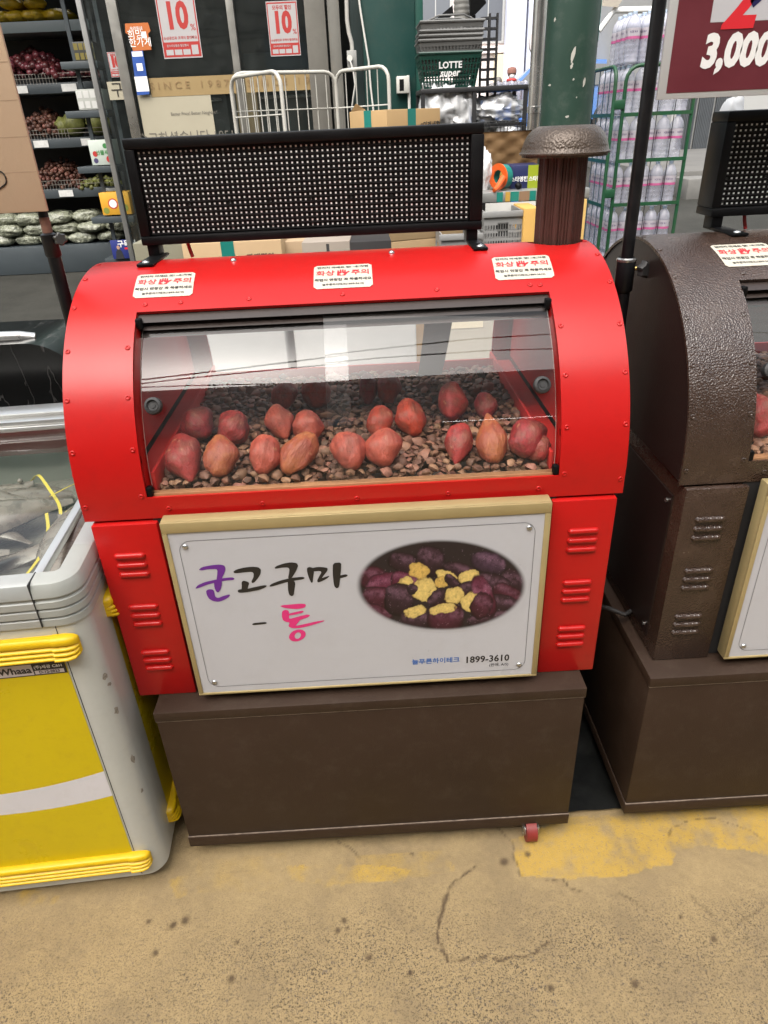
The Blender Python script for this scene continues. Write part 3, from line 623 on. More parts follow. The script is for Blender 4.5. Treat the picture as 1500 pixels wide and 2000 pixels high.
    for s in (-1, 1):
        xa, xb = sorted((s*0.500, s*0.376))
        bm = B(); box(bm, xa, xb, 0.0, 0.725, 0.500, 0.932, 0.0025); sp = fin('side_panel', bm, [body], root, 30)
        for zc in (0.842, 0.719, 0.600):
            for k in (1, 0, -1): child('louver', lv, sp, (s*0.441, 0.0004, zc+k*0.0215))
        if lower_side:
            bm = B(); xo = s*0.5005; sg = s*0.003
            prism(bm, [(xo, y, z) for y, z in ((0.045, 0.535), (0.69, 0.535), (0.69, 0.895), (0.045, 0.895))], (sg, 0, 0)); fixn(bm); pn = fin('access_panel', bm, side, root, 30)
            for y, z in ((0.065, 0.555), (0.065, 0.875), (0.67, 0.555), (0.67, 0.875)):
                bm = B(); cyl(bm, (xo+sg*0.9, y, z), (xo+sg*1.9, y, z), 0.005, n=10); fin('panel_screw', bm, STEELD, pn, 40)
            for zc in (0.64, 0.75, 0.84):
                for k in (-1, 0, 1):
                    q = child('side_louver', lv, pn, (xo+sg, 0.36, zc+k*0.0215)); q.rotation_euler = (0, 0, -s*math.pi/2)
    # board
    bm = B(); box(bm, -0.360, 0.366, SIGN_Y+0.0015, -0.0005, 0.5215, 0.950, 0.003); bd = fin('sign_board', bm, GOLD, root, 30)
    bm = B()
    for a in ((-0.3595, 0.3655, 0.9270, 0.9490), (-0.3595, 0.3655, 0.5225, 0.5275), (-0.3595, -0.3500, 0.5277, 0.9268), (0.3540, 0.3655, 0.5277, 0.9268)): box(bm, a[0], a[1], SIGN_Y-0.0035, SIGN_Y+0.002, a[2], a[3], 0.0012)
    fin('board_frame', bm, GOLD, bd, 30)
    y = SIGN_Y-0.0006
    bm = B(); quadp(bm, (-0.3502, y, 0.5270), (0.3543, y, 0.5270), (0.3543, y, 0.9275), (-0.3502, y, 0.9275)); fin('board_face', bm, WHITEP, bd, None)
    y2 = y-0.0006; bm = B()
    for key, mi in (('purple', 1), ('black', 0), ('pink', 2)):
        for i, P in enumerate(_BR[key]): poly(bm, [(x, y2-0.00012*(i % 3), z) for x, z in (zb(*q) for q in smooth_outline(P))], mi)
    ro = []; ri = []
    for k in range(28):
        t = 2*math.pi*k/28; ex, ey = 72*math.cos(t), 50*math.sin(t); ix, iy = 27*math.cos(t+0.5), 27*math.sin(t+0.5)
        ro.append(bm.verts.new((lambda q: (q[0], y2, q[1]))(zb(886+ex, 796+ey-0.18*ex)))); ri.append(bm.verts.new((lambda q: (q[0], y2, q[1]))(zb(890+ix, 797+iy-0.2*ix))))
    for k in range(28): bm.faces.new((ro[k], ro[(k+1) % 28], ri[(k+1) % 28], ri[k])).material_index = 2
    tx = lambda px, py: (lambda x, yv, o=sgn(px, py): (o[0]+x, y2, o[1]+yv))
    put_text(bm, '늘푸른하이테크', 0.0158, tx(851, 1290.5), 0.0003, mi=3)
    put_text(bm, '1899-3610', 0.0245, tx(951, 1286.5), 0.0005, mi=0, sx=0.90); put_text(bm, '(판매, A/S)', 0.0095, tx(974, 1297.5), 0.0001, mi=0)
    # thin printed border line with round corners
    xa, xb, za, zb_, r, t = -0.334, 0.338, 0.543, 0.908, 0.024, 0.00045
    ol = []
    for (cx, cz, a) in ((xb-r, zb_-r, 0), (xa+r, zb_-r, 90), (xa+r, za+r, 180), (xb-r, za+r, 270)):
        for k in range(9): ol.append((cx, cz, R_(a+k*11.25)))
    A = [bm.verts.new((cx+(r+t)*math.cos(a), y2, cz+(r+t)*math.sin(a))) for cx, cz, a in ol]; Bq = [bm.verts.new((cx+(r-t)*math.cos(a), y2, cz+(r-t)*math.sin(a))) for cx, cz, a in ol]
    bridge(bm, A, Bq, 4)
    fin('board_lettering', bm, [INKB, INKP, INKK, INKBL, M('grey_ink', (0.08, 0.08, 0.08), 0.5)], bd, None)
    if fancy_board: oval_print(bd, y2-0.0001)
    for x, z in ((-0.322, 0.896), (0.326, 0.896), (-0.322, 0.556), (0.326, 0.556)):
        k = B(); lathe(k, [(0, 0.0042), (0.0032, 0.0038), (0.0054, 0.0022), (0.0058, 0.0)], 16); s_ = fin('board_screw', k, STEEL, bd, 60); s_.location = (x, y, z); s_.rotation_euler = (math.pi/2, 0, 0)
    # base cabinet on castors
    bx0, bx1 = basex; by0, by1 = -0.0555, 0.70
    bm = B(); box(bm, bx0+0.002, bx1-0.002, by0+0.003, by1, 0.085, 0.472, 0.002); ba = fin('base_cabinet', bm, base_m, root, 30)
    bm = B(); box(bm, bx0, bx1, by0, by1+0.002, 0.4735, 0.4992, 0.0022); fin('base_lid', bm, base_m, ba, 30)
    bm = B(); box(bm, bx0, bx1, by0, by1+0.002, 0.050, 0.0838, 0.0022); fin('base_plinth', bm, base_m, ba, 30)
    for z_ in (0.0846, 0.4729): bm = B(); box(bm, bx0+0.001, bx1-0.001, by0+0.0012, by0+0.006, z_-0.0007, z_+0.0006); fin('seam_edge', bm, M('worn_highlight_edge', (0.20, 0.155, 0.12), 0.6, var=0.5, vscale=60), ba, None)  # pale seam edges: wear plus a bevel highlight put into the colour
    for x in (bx0+0.135, bx1-0.092):
        for yy in ((by0+0.006 if (x > 0 and body is RED) else by0+0.075), by1-0.06):
            k = B(); cyl(k, (x-0.013, yy, 0.030), (x+0.013, yy, 0.030), 0.0295, n=22); cs = fin('caster', k, M('red_caster_tyre', (0.20, 0.022, 0.018), 0.5, var=0.2, vscale=40), root, 40)
            k = B(); cyl(k, (x-0.016, yy, 0.030), (x+0.016, yy, 0.030), 0.014, n=14); fin('hub', k, STEELD, cs, 40)
            k = B(); box(k, x-0.019, x-0.0165, yy-0.014, yy+0.014, 0.025, 0.050); box(k, x+0.0165, x+0.019, yy-0.014, yy+0.014, 0.025, 0.050); fin('fork', k, STEELD, cs, 30)
    # chimney
    cx, cy = 0.4555, 0.405
    def flute(t):
        k = (t*9) % 1.0
        if k < 0.34: return 1.0+0.045*math.sin(k/0.34*math.pi)
        j = ((k-0.34)/0.66*3) % 1.0
        return 0.915+0.06*math.sin(j*math.pi)
    bm = B(); lathe(bm, [(0.0470, 1.20), (0.0470, 1.30), (0.0470, 1.40), (0.0470, 1.515)], 252, (cx, cy, 0), flute); ch = fin('chimney_pipe', bm, M('chimney_brown', (0.060, 0.025, 0.019), 0.42, bump=0.5, bscale=330, var=0.18, vscale=20, bdist=0.002), root, 50)
    bm = B(); lathe(bm, [(0.0845, 1.499), (0.0850, 1.503), (0.0890, 1.5035), (0.0895, 1.5065), (0.0862, 1.5085), (0.0840, 1.516), (0.0805, 1.527), (0.0745, 1.538), (0.0660, 1.5465), (0.0560, 1.5515), (0.0520, 1.5525), (0.0500, 1.5515), (0, 1.5515)], 64, (cx, cy, 0))
    lathe(bm, [(0.0845, 1.499), (0.080, 1.515), (0.06, 1.54), (0, 1.545)], 64, (cx, cy, 0))
    fin('chimney_cap', bm, M('cap_hammered', (0.070, 0.050, 0.036), 0.36, metal=0.3, bump=0.6, bscale=260, bkind='voronoi', var=0.15, vscale=14, bdist=0.0022), ch, 50)
    # roof bolts
    for x in (-0.223, 0.10):
        k = B(); lathe(k, [(0, 0.0055), (0.003, 0.005), (0.0055, 0.003), (0.006, 0)], 14); q = fin('roof_bolt', k, STEEL, root, 60); q.location = drum_pt(x, R_(86))
    for cxs, sk in sticks: sticker(root, cxs, skew=sk)
    # display and its feet
    x0, x1 = led
    d = led_display(root, x0, x1, 1.366, 1.5645, 0.425)
    for xf, w in ((x0+0.012, 0.024), (x1-0.028, 0.020)):
        k = B(); box(k, xf-0.004, xf+0.020, 0.430, 0.470, 1.339, 1.372, 0.002); box(k, xf-0.004, xf+w+0.006, 0.330, 0.470, 1.3385, 1.3445, 0.002)
        b_ = fin('display_foot', k, BLACKM, d, 30)
        k = B(); lathe(k, [(0, 0.0045), (0.004, 0.004), (0.0075, 0.002), (0.0078, 0)], 14); q = fin('foot_bolt', k, STEEL, d, 60); q.location = (xf+0.012, 0.346, 1.3445)
    k = B(); tube(k, [(x0+0.088, 0.455, 1.372), (x0+0.092, 0.452, 1.350), (x0+0.096, 0.45, 1.335)], 0.004); fin('display_wire', k, M('red_wire', (0.5, 0.03, 0.03), 0.45), d, 60)
    return root

red = build_roaster((0, 0, 0), RED, RED, BROWNF, 'glossy red sweet potato roaster with chimney pipe on brown base cabinet', (-0.423, 0.297), (-0.4585, 0.4715), ((-0.344, -0.05), (0.0, 0), (0.349, 0.05)), False)
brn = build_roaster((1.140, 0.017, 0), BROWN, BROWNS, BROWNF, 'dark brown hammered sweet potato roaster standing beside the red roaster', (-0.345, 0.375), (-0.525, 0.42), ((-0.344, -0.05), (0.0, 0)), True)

# ------------------------------------------------------------------ pebbles and potatoes
def pebble_mesh(seed):
    bm = B(); bmesh.ops.create_icosphere(bm, subdivisions=1, radius=1.0); rs = random.Random(seed)
    off = Vector((rs.uniform(-9, 9), rs.uniform(-9, 9), rs.uniform(-9, 9))); sx, sy, sz = rs.uniform(0.9, 1.35), rs.uniform(0.75, 1.0), rs.uniform(0.5, 0.75)
    for v in bm.verts:
        k = 1+0.50*mnoise.noise(v.co*1.1+off); v.co = Vector((v.co.x*sx*k, v.co.y*sy*k, v.co.z*sz*k))
    return bm
PEB = M('roasting_pebble', (0.200, 0.098, 0.060), 0.65, var=0.35, vscale=120, rnd=0.60, bump=0.3, bscale=300, bdist=0.001)
pv = []
for i in range(10):
    bm = pebble_mesh(i); me = bpy.data.meshes.new('pebble'); bm.to_mesh(me); bm.free()
    for p in me.polygons: p.use_smooth = True
    me.set_sharp_from_angle(angle=R_(48)); me.materials.append(PEB); pv.append(me)
def potato_spots():
    L = [(360,905,76,98,20,0),(427,905,70,84,0,1),(388,838,72,64,40,2),(455,842,70,66,-30,0),(513,908,72,78,-10,3),(584,892,66,98,-32,1),(548,828,62,74,12,3),(600,838,68,62,0,3),(556,776,54,54,0,4),(616,774,66,56,0,4),(680,888,74,80,20,3),(750,886,80,76,0,3),(742,827,58,64,0,4),(803,822,66,76,8,4),(718,764,40,66,0,2),(758,764,52,68,0,4),(885,800,88,56,78,0),(947,792,50,52,0,2),(897,868,62,86,-18,0),(959,870,66,104,0,1),(1032,872,84,78,0,2),(1066,896,58,54,0,0)]
    return L
pots = []
for (px, py, w, h, rot, tint) in potato_spots():
    c = atz(px, py, 1.018); dep = (Vector(CAM)-c).length; k = dep/FOC*0.97
    pots.append((c, w*k/2*0.93, h*k/2*1.03, rot, tint))
def bed(origin, n_obj, n_stuff, avoid, seed, xr=(-0.368, 0.368), yr=(0.044, 0.635)):
    rs = random.Random(seed); P = []
    tries = 0; cell = {}
    while len(P) < n_obj+n_stuff and tries < 60000:
        tries += 1; x = rs.uniform(*xr); y = rs.uniform(*yr); r = rs.uniform(0.0075, 0.0135) if rs.random() < 0.85 else rs.uniform(0.0135, 0.018)
        key = (int(x/0.02), int(y/0.02)); bad = 0
        for i in (-1, 0, 1):
            for j in (-1, 0, 1):
                for (qx, qy, qr) in cell.get((key[0]+i, key[1]+j), ()):
                    if (qx-x)**2+(qy-y)**2 < (0.80*(qr+r))**2: bad = 1
        if bad: continue
        cell.setdefault(key, []).append((x, y, r)); P.append((x, y, r))
    return P
SPOT = bed((0, 0, 0), 300, 2000, pots, 3)
def bz(y): return 0.012*max(0.0, y-0.25)
def is_seen(x, y): return True
order = sorted(SPOT, key=lambda q: (Vector((q[0], q[1], 1.0))-Vector(CAM)).length/q[2])
def under_potato(x, y): return any((x-c.x)**2/(w*w)+(y-c.y-0.01)**2/(0.045**2) < 0.7 for c, w, h, r, t in pots)
near = [q for q in order if not under_potato(q[0], q[1]) and q[1] > 0.05][:300]; ns = set(near)
rs = random.Random(5)
def prot():
    return (rs.uniform(-0.35, 0.35), rs.uniform(-0.35, 0.35), rs.uniform(0, 6.28))
for q in near:
    o = bpy.data.objects.new('pebble', pv[rs.randrange(10)]); COL.objects.link(o); o.location = (q[0], q[1], 0.990+bz(q[1])+rs.uniform(-0.003, 0.005)); o.scale = (q[2],)*3; o.rotation_euler = prot()
    tag(o, 'small rounded brown roasting pebble at the surface of the pebble bed in the red roaster', 'pebble', 'roasting pebbles')
def stuff_pebbles(name, spots, origin, label, deep):
    bm = B()
    for (x, y, r) in spots:
        src = pebble_mesh(rs.randrange(10)); Mx = Matrix.Translation(Vector((x, y, deep+bz(y)+rs.uniform(-0.004, 0.004)))+Vector(origin)) @ Matrix.Rotation(rs.uniform(0, 6.28), 4, 'Z') @ Matrix.Rotation(rs.uniform(-0.4, 0.4), 4, 'X') @ Matrix.Scale(r, 4)
        mp = {v: bm.verts.new(Mx @ v.co) for v in src.verts}
        for f in src.faces: bm.faces.new([mp[v] for v in f.verts])
        src.free()
    o = fin(name, bm, PEB, None, 48); tag(o, label, 'pebbles', None, 'stuff')
rest = [q for q in SPOT if q not in ns]
low = [(rs.uniform(-0.368, 0.368), rs.uniform(0.044, 0.635), rs.uniform(0.009, 0.013)) for _ in range(1550)]
stuff_pebbles('pebble_bed', rest, (0, 0, 0), 'deep bed of brown roasting pebbles filling the red roaster', 0.989)
stuff_pebbles('pebble_underlayer', low, (0, 0, 0), 'lower layer of brown roasting pebbles showing between the upper ones', 0.974)
bsp = bed((0, 0, 0), 0, 1700, [], 9)
stuff_pebbles('pebble_bed', bsp+[(rs.uniform(-.368, .368), rs.uniform(.044, .635), 0.012) for _ in range(700)], (1.140, 0.017, 0), 'bed of pale roasting pebbles behind the window of the brown roaster', 0.984)

def potato_mat(i):
    cols = [((0.34, 0.034, 0.028), (0.15, 0.016, 0.015)), ((0.34, 0.105, 0.036), (0.25, 0.036, 0.020)), ((0.30, 0.024, 0.025), (0.13, 0.014, 0.015)), ((0.42, 0.085, 0.048), (0.26, 0.036, 0.026)), ((0.44, 0.048, 0.018), (0.21, 0.022, 0.011))][i]
    nm = 'potato_skin_%d' % i
    if nm in MATS: return MATS[nm]
    m = bpy.data.materials.new(nm); m.use_nodes = True; n = m.node_tree; L = n.links.new; p = n.nodes['Principled BSDF']; tc = n.nodes.new('ShaderNodeTexCoord')
    def nz(s, d, sc=None):
        q = n.nodes.new('ShaderNodeTexNoise'); q.inputs['Scale'].default_value = s; q.inputs['Detail'].default_value = d; q.inputs['Roughness'].default_value = 0.65; L(tc.outputs['Object'], q.inputs['Vector']); return q.outputs[0]
    def mr(s, a, b, c=0, d=1):
        q = n.nodes.new('ShaderNodeMapRange'); L(s, q.inputs[0]); q.inputs[1].default_value = a; q.inputs[2].default_value = b; q.inputs[3].default_value = c; q.inputs[4].default_value = d; return q.outputs[0]
    def mix(f, a, b):
        q = n.nodes.new('ShaderNodeMix'); q.data_type = 'RGBA'; L(f, q.inputs[0])
        for s, k in ((a, 6), (b, 7)):
            if isinstance(s, tuple): q.inputs[k].default_value = (*s, 1)
            else: L(s, q.inputs[k])
        return q.outputs[2]
    c = mix(mr(nz(26, 7), 0.40, 0.60), cols[0], cols[1]); c = mix(mr(nz(14, 4), 0.54, 0.66, 0, 0.40), c, (0.36, 0.14, 0.080)); c = mix(mr(nz(60, 6), 0.61, 0.66, 0, 0.55), c, (0.50, 0.25, 0.12)); c = mix(mr(nz(150, 4), 0.60, 0.66, 0, 0.6), c, (0.07, 0.020, 0.016))
    L(c, p.inputs['Base Color']); p.inputs['Roughness'].default_value = 0.5
    wv = n.nodes.new('ShaderNodeTexNoise'); wv.inputs['Scale'].default_value = 75; wv.inputs['Detail'].default_value = 7; wv.inputs['Roughness'].default_value = 0.65; mp = n.nodes.new('ShaderNodeMapping'); mp.inputs['Scale'].default_value = (1, 1, 0.25); L(tc.outputs['Object'], mp.inputs[0]); L(mp.outputs[0], wv.inputs['Vector'])
    bp = n.nodes.new('ShaderNodeBump'); bp.inputs['Strength'].default_value = 0.9; bp.inputs['Distance'].default_value = 0.006; L(wv.outputs[0], bp.inputs['Height']); L(bp.outputs[0], p.inputs['Normal'])
    MATS[nm] = m; return m
def potato(c, w, h, rot, tint, label, seed, tip=0.35, flip=False, origin=(0, 0, 0)):
    """long axis lies mostly in the plane facing the slope of the window, tip end tapering"""
    bm = B(); bmesh.ops.create_uvsphere(bm, u_segments=28, v_segments=22, radius=1.0); rs = random.Random(seed); off = Vector((rs.uniform(-9, 9), rs.uniform(-9, 9), rs.uniform(-9, 9)))
    for v in bm.verts:
        z = v.co.z*(-1 if flip else 1); k = 1-(1.0 if tip > 0.4 else 0.72)*tip*max(0, -z)**1.3-0.08*max(0, z)**2; k *= 1+0.30*max(0, (z if tip > 0.4 else abs(z))-0.80)/0.2*(1 if abs(z) < 0.999 else 0)
        n1 = mnoise.noise(v.co*1.3+off); n2 = mnoise.noise(Vector((v.co.x*3.2, v.co.y*3.2, v.co.z*1.5))+off)
        r = k*(1+0.22*n1+0.10*n2)
        v.co = Vector((v.co.x*r*w+0.10*w*math.sin(v.co.z*2+off.x), v.co.y*r*w*0.92, v.co.z*h*1.04*(1+0.06*n1)))
    if tip > 0.3:
        pass
    ax = Matrix.Rotation(R_(rot), 4, Vector((0, -1, 0))) 
    lean = Matrix.Rotation(R_(-52), 4, 'X')
    o = fin('sweet_potato', bm, potato_mat(tint), None, 180)
    mw = Matrix.Translation(Vector(c)+Vector(origin)) @ lean @ ax
    zmin = min((mw @ v.co).z for v in o.data.vertices)
    mw = Matrix.Translation((0, 0, 0.991+bz(c[1])+origin[2]-zmin)) @ mw
    push = 0.0
    for v in o.data.vertices:
        q = mw @ v.co; dz = max(0.0, q.z-ZC); lim = origin[1]+YC-math.sqrt(max(0.01, (RC-0.032)**2-dz*dz)); push = max(push, lim-q.y)
    o.matrix_world = Matrix.Translation((0, push, 0)) @ mw
    tag(o, label, 'sweet potato', 'roasted sweet potatoes')
    return o
PL = ['large red sweet potato with long tapering tip beside the red tray rail', 'olive-brown sweet potato touching the large one with the tapering tip', 'dark red sweet potato behind the large one with the tapering tip', 'maroon oval sweet potato between pebbles, behind the olive-brown one', 'pinkish brown sweet potato with blunt tip in the front row', 'long tan sweet potato leaning diagonally across the front row', 'reddish sweet potato with pointed end touching a rounder one, behind the leaning tan one', 'round wrinkled sweet potato directly behind the leaning tan one', 'small scorched orange sweet potato of the rear pair at the pane joint', 'wide scorched orange sweet potato of the rear pair at the pane joint', 'big pink-brown sweet potato crossed by the pane edge in the front row', 'stubby flat-topped sweet potato in the middle of the front row', 'bright orange-red round sweet potato in the middle row', 'orange-red sweet potato with pale scar leaning on the round one', 'slim dark red sweet potato standing away at the back', 'long reddish sweet potato beside the slim one at the back', 'wine-red sweet potato lying sideways behind the two upright ones', 'small dark sweet potato tucked beside the sideways wine-red one', 'crimson sweet potato tapering to a crusty tip, beside the pear-shaped one', 'pear-shaped brown sweet potato with its thin neck pointing to the back', 'dark lumpy sweet potato near the window jamb', 'small wine-red sweet potato wedged against the window jamb']
tips = {0: 0.62, 5: 0.30, 6: 0.6, 10: 0.35, 13: 0.3, 16: 0.45, 18: 0.62, 19: 0.72, 3: 0.3, 2: 0.4}
for i, (c, w, h, rot, tint) in enumerate(pots):
    potato(c, w, h, rot, tint, PL[i], 100+i, tips.get(i, 0.22), flip=(i == 19))
for i, (x, y, t) in enumerate(((-0.325, 0.12, 0), (-0.30, 0.24, 4))):
    potato((x, y, 1.02), 0.036, 0.045, 20*i, t, ('red sweet potato seen through the edge of the brown roaster window', 'orange sweet potato behind the red one in the brown roaster')[i], 300+i, origin=(1.140, 0.017, 0))

# ------------------------------------------------------------------ chest freezer
FZW = M('freezer_white', (0.47, 0.48, 0.45), 0.32, var=0.03, dirt=0.16, dcol=(0.22, 0.20, 0.17, 1), dscale=26, coat=0.2)
FZY = M('freezer_yellow_film', (0.58, 0.44, 0.002), 0.30, var=0.05, vscale=4, dirt=0.30, dcol=(0.42, 0.28, 0.01, 1), dscale=38)
FZB = M('yellow_bumper_rubber', (0.66, 0.42, 0.003), 0.42, var=0.05, vscale=25, dirt=0.18, dcol=(0.30, 0.15, 0.02, 1), dscale=40)
TRIM = M('trim_silver', (0.38, 0.39, 0.375), 0.35, metal=0.25, var=0.05, vscale=8)
TRIMC = M('trim_corner_grey', (0.33, 0.34, 0.315), 0.42, var=0.05, vscale=12)
LINE = M('seam_line', (0.02, 0.02, 0.02), 0.7)
fz = thing('chest_freezer', 'white chest freezer with yellow front, ribbed yellow bumpers and sliding glass lids', 'freezer', (-0.508, -0.107, 0), R_(3.6), local=True)
def plan(off=0.0, r=0.045, W=1.12, D=0.93, n=10):
    """plan outline starting at the far left of the front, going right, round the corner and back"""
    P = [(-W, -off)]; r2 = r+off; cx, cy = -r, r
    P += [(cx+r2*math.sin(R_(90*i/n)), cy-r2*math.cos(R_(90*i/n))) for i in range(n+1)]
    P += [(off, D)]
    return P
bm = B(); pts = plan(); A = [bm.verts.new((x, y, 0.035)) for x, y in pts+[(-1.12, 0.93)]]; Bq = [bm.verts.new((x, y, 0.792)) for x, y in pts+[(-1.12, 0.93)]]
bridge(bm, A, Bq); bm.faces.new(A[::-1]); fixn(bm); fin('freezer_body', bm, FZW, fz, 30)
bm = B(); box(bm, -1.1, -0.03, 0.03, 0.90, 0.004, 0.036); fin('freezer_skid', bm, DARK, fz, None)
bm = B(); box(bm, -0.0565, -0.0550, -0.0007, 0.004, 0.040, 0.790); fin('front_seam', bm, LINE, fz, None)
for s_ in (0,):
    bm = B(); xa, xb = -1.11, -0.060
    lo = lambda x: 0.296+0.5*max(0, x+0.30)**2*0.95-0.02*(x+0.2)
    hi = lambda x: 0.362+0.5*max(0, x+0.30)**2*1.1+0.02*(x+0.3)
    n = 40; y = -0.0011
    for i in range(n):
        a, b = xa+(xb-xa)*i/n, xa+(xb-xa)*(i+1)/n
        for z0, z1, mi in ((lambda x: 0.098, lo, 0), (lo, hi, 1), (hi, lambda x: 0.710, 0)): quadp(bm, (a, y, z0(a)), (b, y, z0(b)), (b, y, z1(b)), (a, y, z1(a)), mi)
    bmesh.ops.remove_doubles(bm, verts=bm.verts[:], dist=1e-5)
    fin('front_film', bm, [FZY, M('white_film', (0.62, 0.61, 0.64), 0.3, var=0.03, dirt=0.10, dscale=25)], fz, None)['label'] = 'yellow film with a white curved stripe'
bm = B(); quadp(bm, (0.0011, 0.115, 0.098), (0.0011, 0.90, 0.098), (0.0011, 0.90, 0.71), (0.0011, 0.115, 0.71)); fin('side_film', bm, FZY, fz, None)
def bumper(front, z0, z1):
    h = z1-z0; prof = []
    for k, (a, b, d) in enumerate(((0.60, 1.0, 0.017), (0.40, 0.58, 0.0185), (0.20, 0.38, 0.0205), (0.0, 0.18, 0.0225))):
        m = 7
        for i in range(m+1):
            t = i/m; prof.append((d*(0.72+0.28*math.sin(math.pi*min(1, max(0, t)))**0.5), z0+h*(b+(a-b)*t)))
    prof = [(0, z1)]+prof+[(0, z0)]
    bm = B()
    L0, L1, L2 = (-1.1, -0.066, -0.022) if front else (0.90, 0.135, 0.098)
    def put(L, sc, cz=(z0+z1)/2, grow=1.0):
        if front: return [bm.verts.new((L, -d*sc, cz+(z-cz)*grow)) for d, z in prof]
        return [bm.verts.new((d*sc, L, cz+(z-cz)*grow)) for d, z in prof]
    st = [(L0, 1.0, 1.0), (L1, 1.0, 1.0)]
    rows = [put(*(s[0], s[1]), grow=s[2]) for s in st]
    for a, b in zip(rows[:-1], rows[1:]):
        for i in range(len(a)-1): bm.faces.new((a[i], a[i+1], b[i+1], b[i]))
    fixn(bm); o = fin('bumper_rail', bm, FZB, fz, 40)
    bm = B(); sg = 1 if front else -1
    st = [(L1, 0.9, 0.98), (L1, 1.16, 1.05), (L1+(L2-L1)*0.55, 1.14, 1.05), (L1+(L2-L1)*0.85, 0.95, 0.98), (L2, 0.55, 0.80), (L2+(L2-L1)*0.03, 0.0, 0.7)]
    rows = [put(s[0], s[1], grow=s[2]) for s in st]
    for a, b in zip(rows[:-1], rows[1:]):
        for i in range(len(a)-1): bm.faces.new((a[i], a[i+1], b[i+1], b[i]))
    fixn(bm); fin('bumper_cap', bm, FZB, o, 40)
for fr_ in (True, False):
    bumper(fr_, 0.722, 0.769); bumper(fr_, 0.080, 0.124)
prof = [(0.0, 0.790), (0.004, 0.7915), (0.004, 0.806), (0.0005, 0.808), (0.0005, 0.811), (0.005, 0.813), (0.005, 0.826), (0.0015, 0.828), (0.0015, 0.831), (0.006, 0.833), (0.006, 0.846), (0.0025, 0.848), (0.0025, 0.852), (0.0065, 0.856), (0.0050, 0.872), (0.000, 0.882), (-0.008, 0.886), (-0.034, 0.887), (-0.036, 0.884), (-0.036, 0.60)]
def trim_path(lo, hi):
    """indices along the plan: 'front', 'corner', 'side'"""
    def outline(off):
        P = plan(min(off, 0.02) if off > -0.036 else -0.036, r=0.045)
        return P
    return outline
def trim_part(name, sel, mat):
    bm = B(); rows = []
    for off, z in prof:
        P = plan(off, r=0.045); P = [(-1.12, P[0][1]), (-0.075, P[0][1])]+P[1:-1]+[(P[-1][0], 0.125), (P[-1][0], 0.93)]
        seg = {'front': P[:2], 'corner': P[1:-1], 'side': P[-2:]}[sel]; rows.append([bm.verts.new((x, y, z)) for x, y in seg])
    for a, b in zip(rows[:-1], rows[1:]):
        for i in range(len(a)-1): bm.faces.new((a[i], a[i+1], b[i+1], b[i]))
    return fin(name, bm, mat, fz, 25)
trim_part('top_trim', 'front', TRIM); trim_part('trim_corner', 'corner', TRIMC); trim_part('top_trim', 'side', TRIM)
bm = B(); box(bm, -0.0765, -0.0745, -0.0068, 0.036, 0.793, 0.8875); fin('trim_joint', bm, LINE, fz, None)
INW = M('freezer_liner', (0.36, 0.37, 0.33), 0.35, var=0.05)
bm = B(); box(bm, -1.10, -0.036, 0.845, 0.85, 0.55, 0.868); fin('liner_back', bm, INW, fz, None)
bm = B(); box(bm, -1.10, -0.036, 0.038, 0.845, 0.55, 0.556); fin('liner_floor', bm, INW, fz, None)
ALU = M('brushed_aluminium', (0.62, 0.62, 0.60), 0.32, metal=0.8, var=0.06, vscale=12)
for y0, y1, z0, z1, mt in ((0.800, 0.812, 0.868, 0.880, ALU), (0.814, 0.845, 0.868, 0.893, ALU), (0.847, 0.858, 0.868, 0.902, FZW), (0.860, 0.93, 0.868, 0.900, ALU)):
    bm = B(); box(bm, -1.11, -0.002, y0, y1, z0, z1, 0.002); fin('rear_rim', bm, mt, fz, 30)
bm = B(); box(bm, -1.10, -0.037, 0.7985, 0.8000, 0.800, 0.868); fin('rear_reflection_band', bm, M('maroon_reflection', (0.10, 0.035, 0.03), 0.3), fz, None)  # dark maroon reflection under the rear rim, painted as a solid band
LIDG = glass('lid_glass', (0.90, 0.92, 0.88), 1.5, 0.03, haze=0.03, hcol=(0.45, 0.46, 0.42))
bm = B(); quadp(bm, (-1.09, 0.042, 0.862), (-0.090, 0.042, 0.862), (-0.090, 0.798, 0.862), (-1.09, 0.798, 0.862)); ld = fin('sliding_lid', bm, LIDG, fz, None)
bm = B(); box(bm, -0.0895, -0.072, 0.038, 0.798, 0.857, 0.8745, 0.002); fin('lid_edge_profile', bm, ALU, ld, 30)
bm = B(); box(bm, -1.09, -0.0900, 0.0375, 0.0415, 0.857, 0.8745, 0.001); fin('lid_front_profile', bm, M('lid_plastic', (0.45, 0.43, 0.36), 0.4), ld, 30)
bm = B(); box(bm, -0.062, -0.0365, 0.038, 0.798, 0.835, 0.842, 0.001); fin('lid_runner', bm, FZW, fz, 30)
bm = B(); box(bm, -0.135, -0.075, 0.46, 0.52, 0.8747, 0.8800, 0.004); q = fin('lid_lock', bm, M('lock_red', (0.55, 0.03, 0.03), 0.35), fz, 40)
bm = B(); cyl(bm, (-0.105, 0.49, 0.8801), (-0.105, 0.49, 0.8840), 0.009, n=16); fin('lock_cylinder', bm, STEEL, q, 40)
